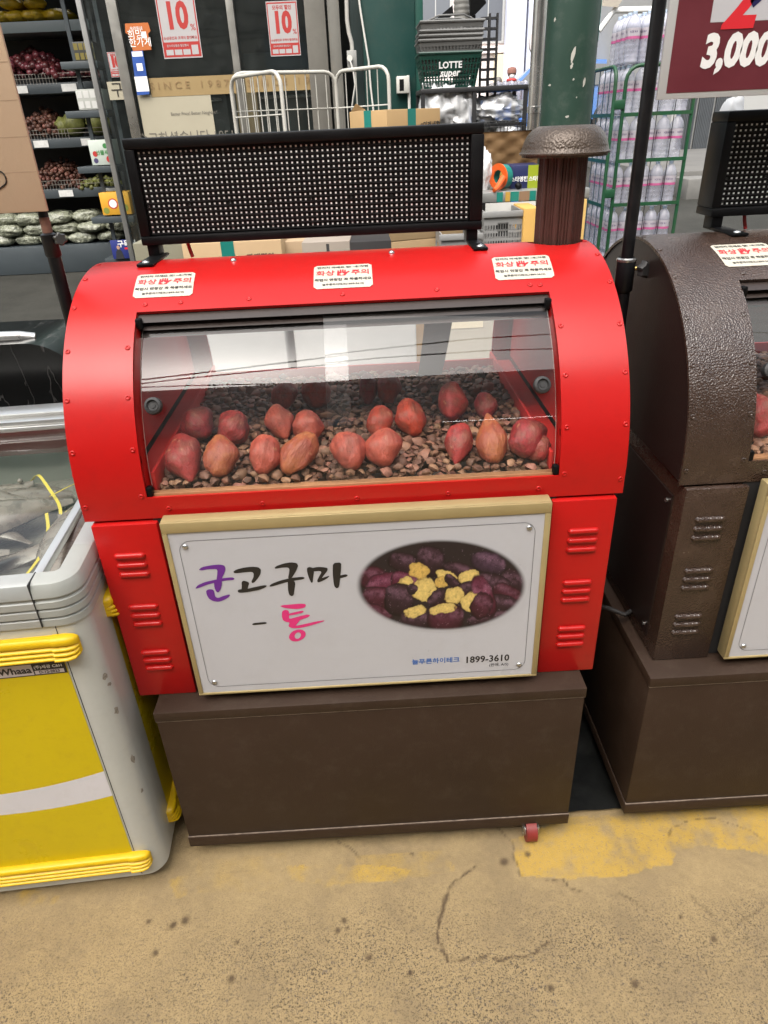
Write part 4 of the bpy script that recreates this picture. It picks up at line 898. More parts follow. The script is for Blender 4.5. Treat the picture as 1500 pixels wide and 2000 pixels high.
# maker's plate
bm = B(); y = -0.0016
def fq(x0, x1, z0, z1, d, mi): quadp(bm, (x0, y-d, z0), (x1, y-d, z0), (x1, y-d, z1), (x0, y-d, z1), mi)
fq(-0.1905, -0.0615, 0.6775, 0.7085, 0, 0); fq(-0.1885, -0.1230, 0.6800, 0.7060, 0.0003, 1); fq(-0.1205, -0.0665, 0.6805, 0.6895, 0.0003, 1)
put_text(bm, 'Whaaa', 0.0215, lambda x, z: (-0.156+x, y-0.0007, 0.6925+z), 0.0007, mi=0); put_text(bm, '(주)세광 C&H', 0.0092, lambda x, z: (-0.0935+x, y-0.0007, 0.6975+z), 0.00015, mi=2); put_text(bm, 'D-12-2023', 0.0088, lambda x, z: (-0.0935+x, y-0.0007, 0.6850+z), 0.0003, mi=0)
fin('maker_plate', bm, [INKB, M('plate_silver', (0.55, 0.50, 0.52), 0.3, metal=0.3), WHITEI], fz, None)
# leftover paper scraps stuck on the rounded corner
for k, (a, z, w, h) in enumerate(((58, 0.640, 0.012, 0.020), (60, 0.545, 0.014, 0.022), (62, 0.40, 0.012, 0.026), (60, 0.30, 0.008, 0.016), (64, 0.615, 0.012, 0.01))):
    bm = B(); rr = random.Random(k); pp = []
    for i in range(9):
        t = 2*math.pi*i/9; u, v = w/2*math.cos(t)*rr.uniform(0.55, 1.2), h/2*math.sin(t)*rr.uniform(0.55, 1.2); aa = R_(a)+u/0.045
        pp.append((-0.045+0.0458*math.sin(aa), 0.045-0.0458*math.cos(aa), z+v))
    poly(bm, pp); fin('paper_scrap', bm, M('scrap_grey', (0.26, 0.23, 0.19), 0.8, var=0.5, vscale=160), fz, None)
# frozen fish
FISH = M('fish_skin', (0.20, 0.17, 0.145), 0.28, var=0.6, vscale=28, dirt=0.5, dcol=(0.10, 0.09, 0.085, 1), dscale=14, bump=0.3, bscale=120, coat=0.4)
def fish_mesh(seed, L=0.34, H=0.055):
    rr = random.Random(seed); bm = B(); nseg, m = 18, 12; prev = None; bend = rr.uniform(-0.05, 0.05)
    for i in range(nseg+1):
        t = i/nseg; h = H*(0.18+1.0*math.sin(math.pi*min(1, t*1.02+0.02))**0.65)*(1-0.62*t**1.5); w = h*0.55
        if t > 0.86: h *= 1+6.5*(t-0.86); w *= 0.35
        x = t*L; y = bend*math.sin(t*2.5)
        A = [bm.verts.new((x, y+w*math.cos(2*math.pi*k/m), h*math.sin(2*math.pi*k/m)*(1.1 if math.sin(2*math.pi*k/m) < 0 else 1))) for k in range(m)]
        if prev: bridge(bm, prev, A)
        else: bm.faces.new(A[::-1])
        prev = A
    bm.faces.new(prev)
    prism(bm, [(L*0.30, 0, H*0.95), (L*0.42, 0, H*1.45), (L*0.62, 0, H*0.95), (L*0.6, 0, H*0.6), (L*0.32, 0, H*0.7)], (0, 0.002, 0))
    prism(bm, [(L*0.22, H*0.5, -H*0.1), (L*0.36, H*0.62, -H*0.55), (L*0.33, H*0.55, -H*0.05)], (0, 0.002, 0))
    for s in (-1, 1): bmesh.ops.create_uvsphere(bm, u_segments=8, v_segments=6, radius=H*0.16, matrix=Matrix.Translation((L*0.10, s*H*0.36, H*0.18)))
    fixn(bm); return bm
import itertools
th = R_(3.6); fzM = Matrix.Translation((-0.508, -0.107, 0)) @ Matrix.Rotation(th, 4, 'Z')
FL = ['frozen grey fish lying flat under the freezer lid glass', 'pale-bellied frozen fish in the open gap at the freezer edge']
fr = random.Random(11); spots = []
for i in range(26): spots.append((fr.uniform(-0.50, -0.13) if i < 14 else fr.uniform(-0.92, -0.5), 0.10+0.045*(i % 14)+fr.uniform(-0.02, 0.02), 0.735+fr.uniform(-0.03, 0.03), fr.uniform(-0.5, 0.6)+(math.pi if fr.random() < 0.5 else 0)))
fms = []
for i in range(4):
    bm = fish_mesh(i, 0.30+0.03*i, 0.046+0.004*i); o = fin('frozen_fish', bm, FISH, None, 50); fms.append(o.data); bpy.data.objects.remove(o)
def place_fish(x, y, z, a, roll, label, grp, i):
    o = bpy.data.objects.new('frozen_fish', fms[i % 4]); COL.objects.link(o)
    o.matrix_world = fzM @ Matrix.Translation((x, y, z)) @ Matrix.Rotation(a, 4, 'Z') @ Matrix.Translation((-0.15, 0, 0)) @ Matrix.Rotation(roll, 4, 'X')
    tag(o, label, 'fish', grp); return o
for i, (x, y, z, a) in enumerate(spots): place_fish(x, y, z, a, fr.choice((1.2, -1.2, 1.5, -1.4)), 'frozen grey fish heaped with others under the freezer lid glass', 'frozen fish under the glass', i)
for i, (x, y, z, a) in enumerate(((-0.082, 0.23, 0.765, 1.65), (-0.090, 0.27, 0.79, 1.48), (-0.088, 0.42, 0.785, -1.5), (-0.095, 0.60, 0.78, 1.6))): place_fish(x, y, z, a, 1.3, 'pale frozen fish lying in the open gap beside the freezer lid', 'frozen fish in the gap', i+1)
bm = B(); sheet(bm, lambda x, y: (x, y, 0.715+0.02*mnoise.noise(Vector((x*9, y*9, 2)))), lin(-1.09, -0.038, 30), lin(0.04, 0.79, 24)); o = fin('ice_crust', bm, M('ice_plastic', (0.16, 0.15, 0.13), 0.3, var=0.4, vscale=10, bump=0.8, bscale=30, bdist=0.01), fz, 180)
for i, pts in enumerate((((-0.30, 0.62, 0.80), (-0.27, 0.60, 0.83), (-0.22, 0.52, 0.82), (-0.17, 0.44, 0.81), (-0.15, 0.36, 0.80)), ((-0.19, 0.40, 0.815), (-0.15, 0.30, 0.825), (-0.135, 0.20, 0.82), (-0.155, 0.12, 0.81)), ((-0.20, 0.47, 0.825), (-0.16, 0.50, 0.835), (-0.12, 0.55, 0.83)))):
    bm = B(); P0_ = [Vector(p) for p in pts]; P = []
    for q0, q1 in zip(P0_[:-1], P0_[1:]): P += [q0.lerp(q1, k_/6) for k_ in range(6)]
    P.append(P0_[-1])
    for _ in range(6): P = [P[0]]+[(P[k_-1]+P[k_]*2+P[k_+1])/4 for k_ in range(1, len(P)-1)]+[P[-1]]
    for a, b in zip(P[:-1], P[1:]): quadp(bm, a+Vector((-0.004, 0, 0)), a+Vector((0.004, 0, 0.002)), b+Vector((0.004, 0, 0.002)), b+Vector((-0.004, 0, 0)))
    bmesh.ops.remove_doubles(bm, verts=bm.verts[:], dist=1e-5); bmesh.ops.solidify(bm, geom=bm.faces[:], thickness=0.001)
    o = fin('packing_strap', bm, M('strap_yellow', (0.62, 0.50, 0.05), 0.35), None, 60); o.matrix_world = fzM
    tag(o, ('long yellow plastic strap crossing the fish bags under the lid', 'yellow plastic strap curling down beside the lid edge', 'short yellow strap end sticking up from the fish bags')[i], 'strap')
# black marbled board behind the freezer
def marble():
    m = M('black_marble_sheet', (0.014, 0.014, 0.014), 0.22); n = m.node_tree; L = n.links.new; p = n.nodes['Principled BSDF']; tc = n.nodes.new('ShaderNodeTexCoord')
    nz = n.nodes.new('ShaderNodeTexNoise'); nz.inputs['Scale'].default_value = 4; nz.inputs['Detail'].default_value = 4; mp = n.nodes.new('ShaderNodeMapping'); mp.inputs['Rotation'].default_value = (0, 0.9, 0); mp.inputs['Scale'].default_value = (3.2, 1, 0.8)
    L(tc.outputs['Object'], mp.inputs[0]); L(mp.outputs[0], nz.inputs['Vector'])
    sb = n.nodes.new('ShaderNodeMath'); sb.operation = 'SUBTRACT'; L(nz.outputs[0], sb.inputs[0]); sb.inputs[1].default_value = 0.5; ab = n.nodes.new('ShaderNodeMath'); ab.operation = 'ABSOLUTE'; L(sb.outputs[0], ab.inputs[0])
    mr = n.nodes.new('ShaderNodeMapRange'); L(ab.outputs[0], mr.inputs[0]); mr.inputs[1].default_value = 0.0; mr.inputs[2].default_value = 0.010; mr.inputs[3].default_value = 0.22; mr.inputs[4].default_value = 0
    mx = n.nodes.new('ShaderNodeMix'); mx.data_type = 'RGBA'; L(mr.outputs[0], mx.inputs[0]); mx.inputs[6].default_value = (0.006, 0.006, 0.006, 1); mx.inputs[7].default_value = (0.22, 0.21, 0.20, 1); L(mx.outputs[2], p.inputs['Base Color']); return m
bm = B(); P = [(-1.75, 0.55)]+[(-0.80, 0.55)]+[(-0.80-0.17*(1-math.cos(R_(a)))-0.03, 0.855+0.18*math.sin(R_(a))) for a in range(0, 91, 9)]+[(-1.75, 1.036)]
prism(bm, [(x, 0.965, z) for x, z in P], (0, 0.30, 0)); fixn(bm)
bmk = fin('marble_bin', bm, marble(), None, 30); tag(bmk, 'black marbled cabinet with rounded top corner standing behind the freezer', 'cabinet')
bm = B(); box(bm, -1.75, -0.82, 0.98, 1.24, 0.0, 0.549, 0.01); fin('cabinet_plinth', bm, DARK, bmk, 30)
bm = B(); tube(bm, [(-1.5, 1.02, 1.030), (-1.12, 1.02, 1.046), (-1.03, 1.03, 1.042), (-0.99, 1.04, 1.032)], 0.016); o = fin('steel_tray_rim', bm, ALU, bmk, 60)

# ------------------------------------------------------------------ sign stands clamped to the roasters
POLE = M('black_pole', (0.006, 0.006, 0.007), 0.35, spec=0.35, var=0.4, vscale=25, dirt=0.3, dcol=(0.03, 0.026, 0.022, 1), dscale=30)
RUST = M('rust_tape', (0.16, 0.075, 0.05), 0.7, var=0.3, vscale=60)
def star_knob(bm, c, ax, r, d):
    c = Vector(c); ax = Vector(ax).normalized(); a = ax.orthogonal().normalized(); b = ax.cross(a); n = 30
    rows = []
    for s, k in ((0, 0.75), (0.15, 1), (0.8, 1), (1, 0.8)):
        rows.append([bm.verts.new(c+ax*d*s+(a*math.cos(2*math.pi*i/n)+b*math.sin(2*math.pi*i/n))*r*k*(1+0.13*math.cos(6*2*math.pi*i/n))) for i in range(n)])
    for p, q in zip(rows[:-1], rows[1:]): bridge(bm, p, q)
    bm.faces.new(rows[0][::-1]); bm.faces.new(rows[-1])
X, Y = 0.593, 0.36
st = thing('price_sign_stand', 'black pole with maroon price sign reading 3,000 clamped to the brown roaster', 'sign', (X, Y, 0.0))
bm = B(); tube(bm, [(X, Y, 0.006), (X, Y, 1.285)], 0.0155, 16); fin('lower_pole', bm, POLE, st, 40)
bm = B(); tube(bm, [(X, Y, 1.28), (X, Y, 1.95)], 0.0125, 16); fin('upper_pole', bm, POLE, st, 40)
bm = B(); lathe(bm, [(0.0155, 1.235), (0.0195, 1.240), (0.0195, 1.300), (0.0175, 1.305), (0.0125, 1.306)], 20, (X, Y, 0)); cl = fin('clamp_collar', bm, POLE, st, 40)
bm = B(); lathe(bm, [(0.0198, 1.2985), (0.0203, 1.300), (0.0203, 1.3035), (0.0170, 1.306)], 20, (X, Y, 0)); fin('collar_ring', bm, STEELD, cl, 40)
bm = B(); cyl(bm, (X+0.017, Y-0.004, 1.284), (X+0.033, Y-0.010, 1.284), 0.0045, n=10); fin('clamp_bolt', bm, M('brass', (0.45, 0.33, 0.12), 0.35, metal=0.9), st, 40)
bm = B(); star_knob(bm, (X+0.031, Y-0.012, 1.284), (0.35, -1, 0), 0.016, 0.018); fin('clamp_knob', bm, RUBBER, st, 40)
SY = 0.340
bm = B(); box(bm, 0.604, 1.02, SY, SY+0.006, 1.588, 2.02, 0.001); sb = fin('sign_board', bm, M('sign_white', (0.45, 0.46, 0.46), 0.35, var=0.03), st, 30)
bm = B(); quadp(bm, (0.6195, SY-0.0006, 1.598), (1.005, SY-0.0006, 1.598), (1.005, SY-0.0006, 2.005), (0.6195, SY-0.0006, 2.005)); fin('maroon_print', bm, M('maroon_vinyl', (0.120, 0.022, 0.030), 0.33, var=0.10, vscale=14, bump=0.12, bscale=30, bdist=0.003), sb, None)
def sg2(px, py): v = at(px, py, SY-0.001); return v.x, v.z
bm = B(); a = sg2(1390, 0); b = sg2(1386, 44); quadp(bm, (b[0]+0.001, SY-0.0010, b[1]), (0.99, SY-0.0010, b[1]), (0.99, SY-0.0010, 1.99), (b[0]+0.001, SY-0.0010, 1.99)); fin('white_patch', bm, WHITEP, sb, None)
bm = B(); o1 = sg2(1436, 101); put_text(bm, '3,000원', 0.068, lambda x, z: (o1[0]+0.030+x*0.84+0.10*z, SY-0.0015, o1[1]+z), 0.0035, mi=0, res=3)
o2 = sg2(1442, 4); put_text(bm, '2', 0.115, lambda x, z: (o2[0]+0.010+x+0.12*z, SY-0.0016, o2[1]+z), 0.0045, mi=1, res=3); o3 = sg2(1506, -12); put_text(bm, '개', 0.075, lambda x, z: (o3[0]+x, SY-0.0016, o3[1]+z), 0.0035, mi=2, res=3)
fin('sign_lettering', bm, [WHITEI, INKR, M('navy_ink', (0.01, 0.012, 0.07), 0.4)], sb, None)
X, Y = -0.5535, 0.285
st = thing('cardboard_sign_stand', 'black pole holding a brown cardboard sign between freezer and red roaster', 'sign', (X, Y, 0))
bm = B(); tube(bm, [(X, Y, 0.006), (X, Y, 1.41)], 0.0125, 16); fin('lower_pole', bm, POLE, st, 40)
bm = B(); tube(bm, [(X, Y, 1.40), (X, Y, 1.443)], 0.0092, 14); fin('upper_pole', bm, RUST, st, 40)
bm = B(); tube(bm, [(X, Y, 1.4432), (X, Y, 1.95)], 0.0090, 14); fin('pole_top', bm, POLE, st, 40)
bm = B(); lathe(bm, [(0.0125, 1.372), (0.0150, 1.375), (0.0150, 1.413), (0.0092, 1.416)], 18, (X, Y, 0)); fin('clamp_collar', bm, POLE, st, 40)
bm = B(); cyl(bm, (X+0.014, Y, 1.404), (X+0.020, Y, 1.404), 0.004, n=10); star_knob(bm, (X+0.019, Y-0.003, 1.404), (0.6, -0.8, 0.1), 0.011, 0.012); fin('clamp_knob', bm, M('knob_dark_chrome', (0.10, 0.10, 0.095), 0.3, metal=0.7), st, 40)
CARD = M('cardboard', (0.46, 0.33, 0.22), 0.8, var=0.06, vscale=5, bump=0.25, bscale=90, bdist=0.002)
bm = B(); box(bm, -1.12, -0.5345, Y-0.022, Y-0.015, 1.4545, 2.0, 0.0015); cb = fin('cardboard_sheet', bm, CARD, st, 30)
bm = B()
for zz in (1.52, 1.575, 1.63, 1.685): box(bm, -1.119, -0.536, Y-0.0223, Y-0.0219, zz, zz+0.0012)
fin('fold_creases', bm, M('card_crease', (0.33, 0.23, 0.15), 0.85), cb, None)
bm = B(); rng = []
for k in range(25):
    t = 2*math.pi*k/24; rng.append(Vector((-0.616+0.023*math.cos(t), Y-0.0227, 1.512+0.017*math.sin(t)+0.001*math.sin(5*t))))
tube(bm, rng[:-1], 0.0014, 6, closed=True); fin('marker_writing', bm, INKB, cb, 60)
# mat and cable between the cabinets
bm = B(); sheet(bm, lambda x, y: (x, y, 0.007+0.010*mnoise.noise(Vector((x*14, y*14, 1)))+0.005), lin(0.470, 0.64, 16), lin(0.005, 0.72, 40)); bmesh.ops.solidify(bm, geom=bm.faces[:], thickness=-0.003)
o = fin('rubber_mat', bm, M('black_sheet', (0.018, 0.019, 0.018), 0.4, var=0.5, vscale=30, dirt=0.4, dcol=(0.06, 0.06, 0.05, 1), dscale=12), None, 60); tag(o, 'crumpled black plastic sheet on the ground between the two roaster cabinets', 'sheet')
bm = B(); tube(bm, [(0.640, 0.16, 0.530), (0.615, 0.14, 0.535), (0.585, 0.16, 0.54), (0.558, 0.20, 0.525), (0.545, 0.24, 0.45), (0.54, 0.27, 0.30), (0.535, 0.28, 0.15), (0.53, 0.30, 0.04), (0.52, 0.34, 0.02)], 0.0055, 8); o = fin('power_cable', bm, RUBBER, None, 60); tag(o, 'black power cable looping off the brown roaster cabinet to the ground', 'cable')

# ------------------------------------------------------------------ shop behind the stalls
SF = 6.0; G6 = gz(SF)
def rect(bm, px0, py0, px1, py1, Y, mi=0, d=0.0):
    """upright rectangle on plane Y, set out from its left-top and right-bottom corners"""
    a, b = at(px0, py0, Y), at(px1, py1, Y); quadp(bm, (a.x, Y-d, b.z), (b.x, Y-d, b.z), (b.x, Y-d, a.z), (a.x, Y-d, a.z), mi); return a.x, b.x, b.z, a.z
shop = thing('shop_building', 'supermarket front with steel posts, glass panes and dim interior behind the stalls', 'building', (-3, SF, G6))
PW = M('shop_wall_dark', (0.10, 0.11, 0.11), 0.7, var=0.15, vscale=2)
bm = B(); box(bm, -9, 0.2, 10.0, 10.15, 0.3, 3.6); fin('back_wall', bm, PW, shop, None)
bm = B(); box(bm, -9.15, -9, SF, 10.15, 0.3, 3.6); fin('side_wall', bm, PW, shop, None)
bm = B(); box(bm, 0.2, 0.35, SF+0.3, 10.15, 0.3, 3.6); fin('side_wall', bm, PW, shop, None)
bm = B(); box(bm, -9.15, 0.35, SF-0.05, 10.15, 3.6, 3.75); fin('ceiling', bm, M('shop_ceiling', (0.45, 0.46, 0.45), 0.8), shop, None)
bm = B(); box(bm, -9.15, 0.35, SF-0.10, SF-0.051, 2.95, 3.9); fin('fascia', bm, M('fascia_green', (0.02, 0.10, 0.075), 0.45, var=0.1), shop, None)
LAMP = M('lamp_tube', (0.9, 0.9, 0.9), 0.5, emit=(1.0, 0.97, 0.92), estr=6.0)
for i, (x, y) in enumerate(((-3.9, 6.9), (-2.2, 7.6), (-0.8, 7.0), (-5.4, 7.6))):
    t = thing('ceiling_lamp', 'lit white tube lamp on the supermarket ceiling', 'lamp', (x, y, 3.55), 0, 'supermarket ceiling lamps'); bm = B(); box(bm, x-0.6, x+0.6, y-0.06, y+0.06, 3.56, 3.599); fin('lamp_housing', bm, WHITEP, t, None); bm = B(); cyl(bm, (x-0.58, y, 3.54), (x+0.58, y, 3.54), 0.018, n=10); fin('tube', bm, LAMP, t, 40)
DOORST = M('door_steel', (0.36, 0.35, 0.32), 0.30, metal=0.85, var=0.15, vscale=5)
def post(px, w, Y, mat, nm='post', z1=3.6, dep=0.06):
    x = at(px, 200, Y).x; bm = B(); box(bm, x-w/2, x+w/2, Y-dep/2, Y+dep/2, gz(Y)-0.02, z1, 0.004); return fin(nm, bm, mat, shop, 30)
post(196, 0.045, SF, M('door_frame_grey', (0.30, 0.30, 0.29), 0.35, metal=0.7, var=0.1)); post(255, 0.085, SF-0.03, DOORST); post(472, 0.062, SF-0.03, DOORST)
STONE = M('pilaster_grey', (0.11, 0.103, 0.088), 0.6, var=0.22, vscale=3, dirt=0.5, dcol=(0.07, 0.06, 0.05, 1), dscale=4, metal=0.1)
post(628, 0.17, SF-0.06, STONE, 'pilaster', 3.6, 0.12); post(662, 0.10, SF-0.04, M('pilaster_light', (0.15, 0.145, 0.128), 0.55, var=0.2, vscale=4, dirt=0.4, dscale=6), 'pilaster', 3.6, 0.10)
def pane(pa, pb, Y, z0, z1):
    a, b = at(pa, 200, Y), at(pb, 200, Y); bm = B(); quadp(bm, (a.x, Y, z0), (b.x, Y, z0), (b.x, Y, z1), (a.x, Y, z1)); return fin('glass_pane', bm, SHOPG, shop, None)
pane(200, 251, SF+0.01, G6, 3.55); pane(262, 468, SF-0.01, G6, 3.55); pane(478, 612, SF-0.01, G6, 3.55)
TAN = M('tan_band', (0.27, 0.19, 0.085), 0.45, var=0.06); CREAM = M('cream_panel', (0.34, 0.31, 0.23), 0.5, var=0.04)
def band(px0, py0, px1, py1, label, txt=None, tsize=0.1, tpx=None):
    bm = B(); x0, x1, z0, z1 = rect(bm, px0, py0, px1, py1, SF-0.03); f = fin('glass_band', bm, TAN, shop, None); f['label'] = label
    bm = B(); o = at(tpx[0], tpx[1], SF-0.033)
    put_text(bm, txt, tsize, lambda x, z: (o.x+x*1.25, SF-0.034, o.z+z), 0.0005, res=2); fin('lettering', bm, M('brown_letters', (0.22, 0.14, 0.06), 0.5), f, None)
band(290, 153, 470, 182, 'tan band with spaced brown lettering', 'S I N C E   1 9 8 7', 0.074, (370, 166)); band(478, 148, 634, 174, 'tan band with spaced brown lettering', 'S I N C E   1 9 8 7', 0.074, (560, 160))
bm = B(); rect(bm, 268, 186, 458, 520, SF-0.028); cp = fin('cream_panel', bm, CREAM, shop, None)
bm = B(); o = at(379, 221, SF-0.031); put_text(bm, 'Better Price! Better Neighbor!', 0.036, lambda x, z: (o.x+x*0.92, SF-0.032, o.z+z), 0.0); o2_ = at(365, 268, SF-0.031); put_text(bm, '수고하셨습니다 1951', 0.10, lambda x, z: (o2_.x+x, SF-0.032, o2_.z+z), 0.0); fin('lettering', bm, M('grey_letters', (0.12, 0.11, 0.09), 0.6), cp, None)
bm = B(); rect(bm, 208, 160, 250, 194, SF-0.012); s = fin('glass_sticker', bm, CREAM, shop, None); bm = B(); o = at(229, 177, SF-0.015); put_text(bm, '구', 0.12, lambda x, z: (o.x+x, SF-0.016, o.z+z)); fin('lettering', bm, INKB, s, None)
def poster(px0, py0, px1, py1, label, Y=SF-0.016):
    t = thing('sale_poster', label, 'poster', at((px0+px1)/2, py1, Y), 0, 'ten percent sale posters')
    a, b = at(px0, py0, Y), at(px1, py1, Y); w, h = b.x-a.x, b.x-a.x; h = w*1.48; cx = (a.x+b.x)/2; zt = b.z+h
    bm = B(); box(bm, a.x, b.x, Y-0.0015, Y, b.z, zt); fin('paper', bm, M('poster_paper', (0.36, 0.345, 0.345), 0.4, var=0.03), t, None)
    bm = B(); y = Y-0.0022
    def fr(u0, u1, v0, v1, mi, d=0.0): quadp(bm, (a.x+u0*w, y-d, b.z+v0*h), (a.x+u1*w, y-d, b.z+v0*h), (a.x+u1*w, y-d, b.z+v1*h), (a.x+u0*w, y-d, b.z+v1*h), mi)
    for u0, u1, v0, v1 in ((0.02, 0.05, 0.02, 0.98), (0.95, 0.98, 0.02, 0.98), (0.05, 0.95, 0.955, 0.98), (0.05, 0.95, 0.02, 0.24)): fr(u0, u1, v0, v1, 0)
    for k in range(3): fr(0.08+0.22*k, 0.27+0.22*k, 0.05, 0.13, 1, 0.0006)
    fr(0.75, 0.92, 0.05, 0.19, 1, 0.0006)
    put_text(bm, '10', w*0.78, lambda x, z: (cx-0.03*w+x*0.78, y, b.z+0.60*h+z), 0.010, mi=0, res=3); put_text(bm, '%', w*0.20, lambda x, z: (cx+0.36*w+x, y, b.z+0.44*h+z), 0.0005, mi=0)
    put_text(bm, '소상공인과 고객이 함께해요', w*0.075, lambda x, z: (cx+x, y, b.z+0.295*h+z), 0.0006, mi=0); put_text(bm, '모두의 할인', w*0.13, lambda x, z: (cx+x, y, b.z+0.88*h+z), 0.001, mi=0); put_text(bm, '온누리상품권 할인행사', w*0.06, lambda x, z: (cx-0.1*w+x, y-0.0008, b.z+0.185*h+z), 0.0003, mi=1)
    fin('print', bm, [M('poster_red', (0.34, 0.030, 0.026), 0.4), M('poster_paper', (0.6, 0.58, 0.58))], t, None)
poster(303, 4, 396, 112, 'white and red 10 percent poster on the pane beside the orange sticker'); poster(518, 0, 588, 108, 'white and red 10 percent poster on the pane beside the grey pilasters')
poster(196, 40, 246, 150, 'white and red 10 percent poster on the narrow pane behind the steel post', SF-0.002)
def flat(name, label, cat, outline, Y, mats, extra=None):
    bm = B(); pts = [at(x, y, Y) for x, y in outline]; poly(bm, [(p.x, Y, p.z) for p in pts])
    o = fin(name, bm, mats[0], None, None); tag(o, label, cat)
    if extra:
        bm = B(); extra(bm); fin('print', bm, mats[1:], o, None)
    return o
def ex(bm):
    for s, px, py, sz in (('희망', 264, 68, 0.085), ('한가게', 274, 84, 0.085), ('우리동네', 266, 56, 0.035)):
        o = at(px, py, SF-0.060); put_text(bm, s, sz*0.82, lambda x, z: (o.x+x, SF-0.0612, o.z+z), 0.0002)
    a = at(274, 62, SF-.06); b = at(287, 74, SF-.06); quadp(bm, (a.x, SF-0.0612, b.z), (b.x, SF-0.0612, b.z), (b.x, SF-0.0612, a.z), (a.x, SF-0.0612, a.z))
flat('shop_sticker', 'orange house-shaped sticker with white lettering on the steel door post', 'sticker', ((244, 46), (289, 44), (294, 60), (289, 66), (296, 97), (260, 100), (251, 68), (245, 64)), SF-0.06, [M('orange_sticker', (0.42, 0.12, 0.03), 0.4), WHITEI], ex)
def ex(bm):
    for a, b, mi in (((257, 101), (279, 110), 0), ((262, 150), (292, 178), 1), ((266, 124), (280, 138), 0)): rect(bm, *a, *b, SF-0.0605, 0)
flat('payment_sticker', 'tall blue payment sticker with white squares under the orange sticker', 'sticker', ((256, 100), (279, 99), (292, 184), (268, 186)), SF-0.06, [M('blue_sticker', (0.03, 0.08, 0.30), 0.35, var=0.3, vscale=8), WHITEI], ex)
# things inside behind the glass
for i, (px, py0, wd_, h_, dep, c) in enumerate(((360, 520, 1.0, 1.7, 0.5, (0.16, 0.17, 0.165)), (560, 520, 0.9, 1.9, 0.5, (0.07, 0.085, 0.085)))):
    x = at(px, 200, 8.4).x; t = thing('fridge_cabinet', ('pale grey display fridge behind the pane with the cream panel', 'dark grey display fridge behind the pane beside the pilasters')[i], 'fridge', (x, 8.4, gz(8.4)))
    m_ = M('fridge_grey_%d' % i, c, 0.5, var=0.1); bm = B(); box(bm, x-wd_/2, x+wd_/2, 8.4, 8.4+dep, gz(8.4), gz(8.4)+h_, 0.01); fin('fridge_body', bm, m_, t, 30)
    for k in range(4): bm = B(); box(bm, x-wd_/2+0.05, x+wd_/2-0.05, 8.36, 8.399, gz(8.4)+0.3+0.38*k, gz(8.4)+0.33+0.38*k); fin('shelf', bm, STEELD, t, None)
x = at(482, 200, 6.6).x; bm = B(); box(bm, x-0.10, x+0.10, 6.6, 6.9, gz(6.6), 2.05, 0.005); o = fin('carton', bm, M('carton_brown', (0.22, 0.15, 0.08), 0.8, var=0.1), None, 30); tag(o, 'tall brown carton standing inside behind the steel post and poster pane', 'carton')
# produce shelving
SHY = 6.55; GS = gz(SHY)
shf = thing('produce_shelving', 'dark grey shelving unit with wire-fronted produce shelves inside the shop', 'shelving', (-2.8, SHY, GS))
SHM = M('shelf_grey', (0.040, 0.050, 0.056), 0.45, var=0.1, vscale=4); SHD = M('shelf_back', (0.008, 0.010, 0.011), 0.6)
xl, xr = -4.6, at(232, 300, SHY).x
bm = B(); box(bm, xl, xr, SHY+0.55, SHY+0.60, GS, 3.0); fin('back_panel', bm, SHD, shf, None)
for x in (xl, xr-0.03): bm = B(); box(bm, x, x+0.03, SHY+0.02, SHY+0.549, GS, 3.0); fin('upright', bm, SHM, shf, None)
TIER = [at(100, p, SHY).z for p in (500, 388, 290, 183, 62)]
wire = M('wire_grey', (0.30, 0.28, 0.25), 0.4, metal=0.7)
for i, z in enumerate(TIER):
    bm = B()
    if i == 0: box(bm, xl+0.031, xr-0.031, SHY-0.1, SHY+0.549, GS+0.0, max(GS+0.06, at(100, 478, SHY).z), 0.004)
    else: box(bm, xl+0.031, xr-0.031, SHY, SHY+0.549, z, z+0.085, 0.004)
    fin('shelf', bm, SHM if i < 4 else M('shelf_pale', (0.15, 0.18, 0.19), 0.45), shf, 30)
    if i in (1, 2, 3):
        bm = B(); zt = z+0.085
        for k in range(62):
            x = xl+0.06+k*0.03
            if x < xr-0.05: box(bm, x-0.0018, x+0.0018, SHY-0.004, SHY-0.0005, zt-0.01, zt+0.075)
        for zz in (zt+0.072, zt+0.036): box(bm, xl+0.04, xr-0.04, SHY-0.006, SHY-0.003, zz, zz+0.004)
        o = fin('wire_guard', bm, wire, shf, None); o['kind'] = 'stuff'
        for px in (42, 138):
            p = at(px+(0 if i == 3 else 14 if i == 2 else 40), 200, SHY); bm = B(); box(bm, p.x-0.05, p.x+0.09, SHY-0.0095, SHY-0.0075, z+0.012, z+0.072); fin('price_tag', bm, M('tag_white', (0.55, 0.55, 0.53), 0.5, var=0.15, vscale=40), shf, None)
def heap(name, label, px0, px1, pyb, h, r, mat, n, seed, cat='onions', Y=SHY+0.16, dep=0.32, squash=1.0, kind='stuff'):
    rr = random.Random(seed); a, b = at(px0, pyb, Y), at(px1, pyb, Y); bm = B()
    for i in range(n):
        x = rr.uniform(a.x, b.x); t = (x-a.x)/(b.x-a.x); hh = h*math.sin(math.pi*min(1, max(0.02, t)))**0.5; y = Y+rr.uniform(-dep/2, dep/2); z = a.z+r+rr.random()**0.7*hh*(0.55+0.45*(y-Y+dep/2)/dep)
        k = r*rr.uniform(0.8, 1.2); bmesh.ops.create_icosphere(bm, subdivisions=1, radius=k, matrix=Matrix.Translation((x, y, z)) @ Matrix.Scale(squash, 4, Vector((0, 0, 1))))
    o = fin(name, bm, mat, None, 180); tag(o, label, cat, None, kind); return o
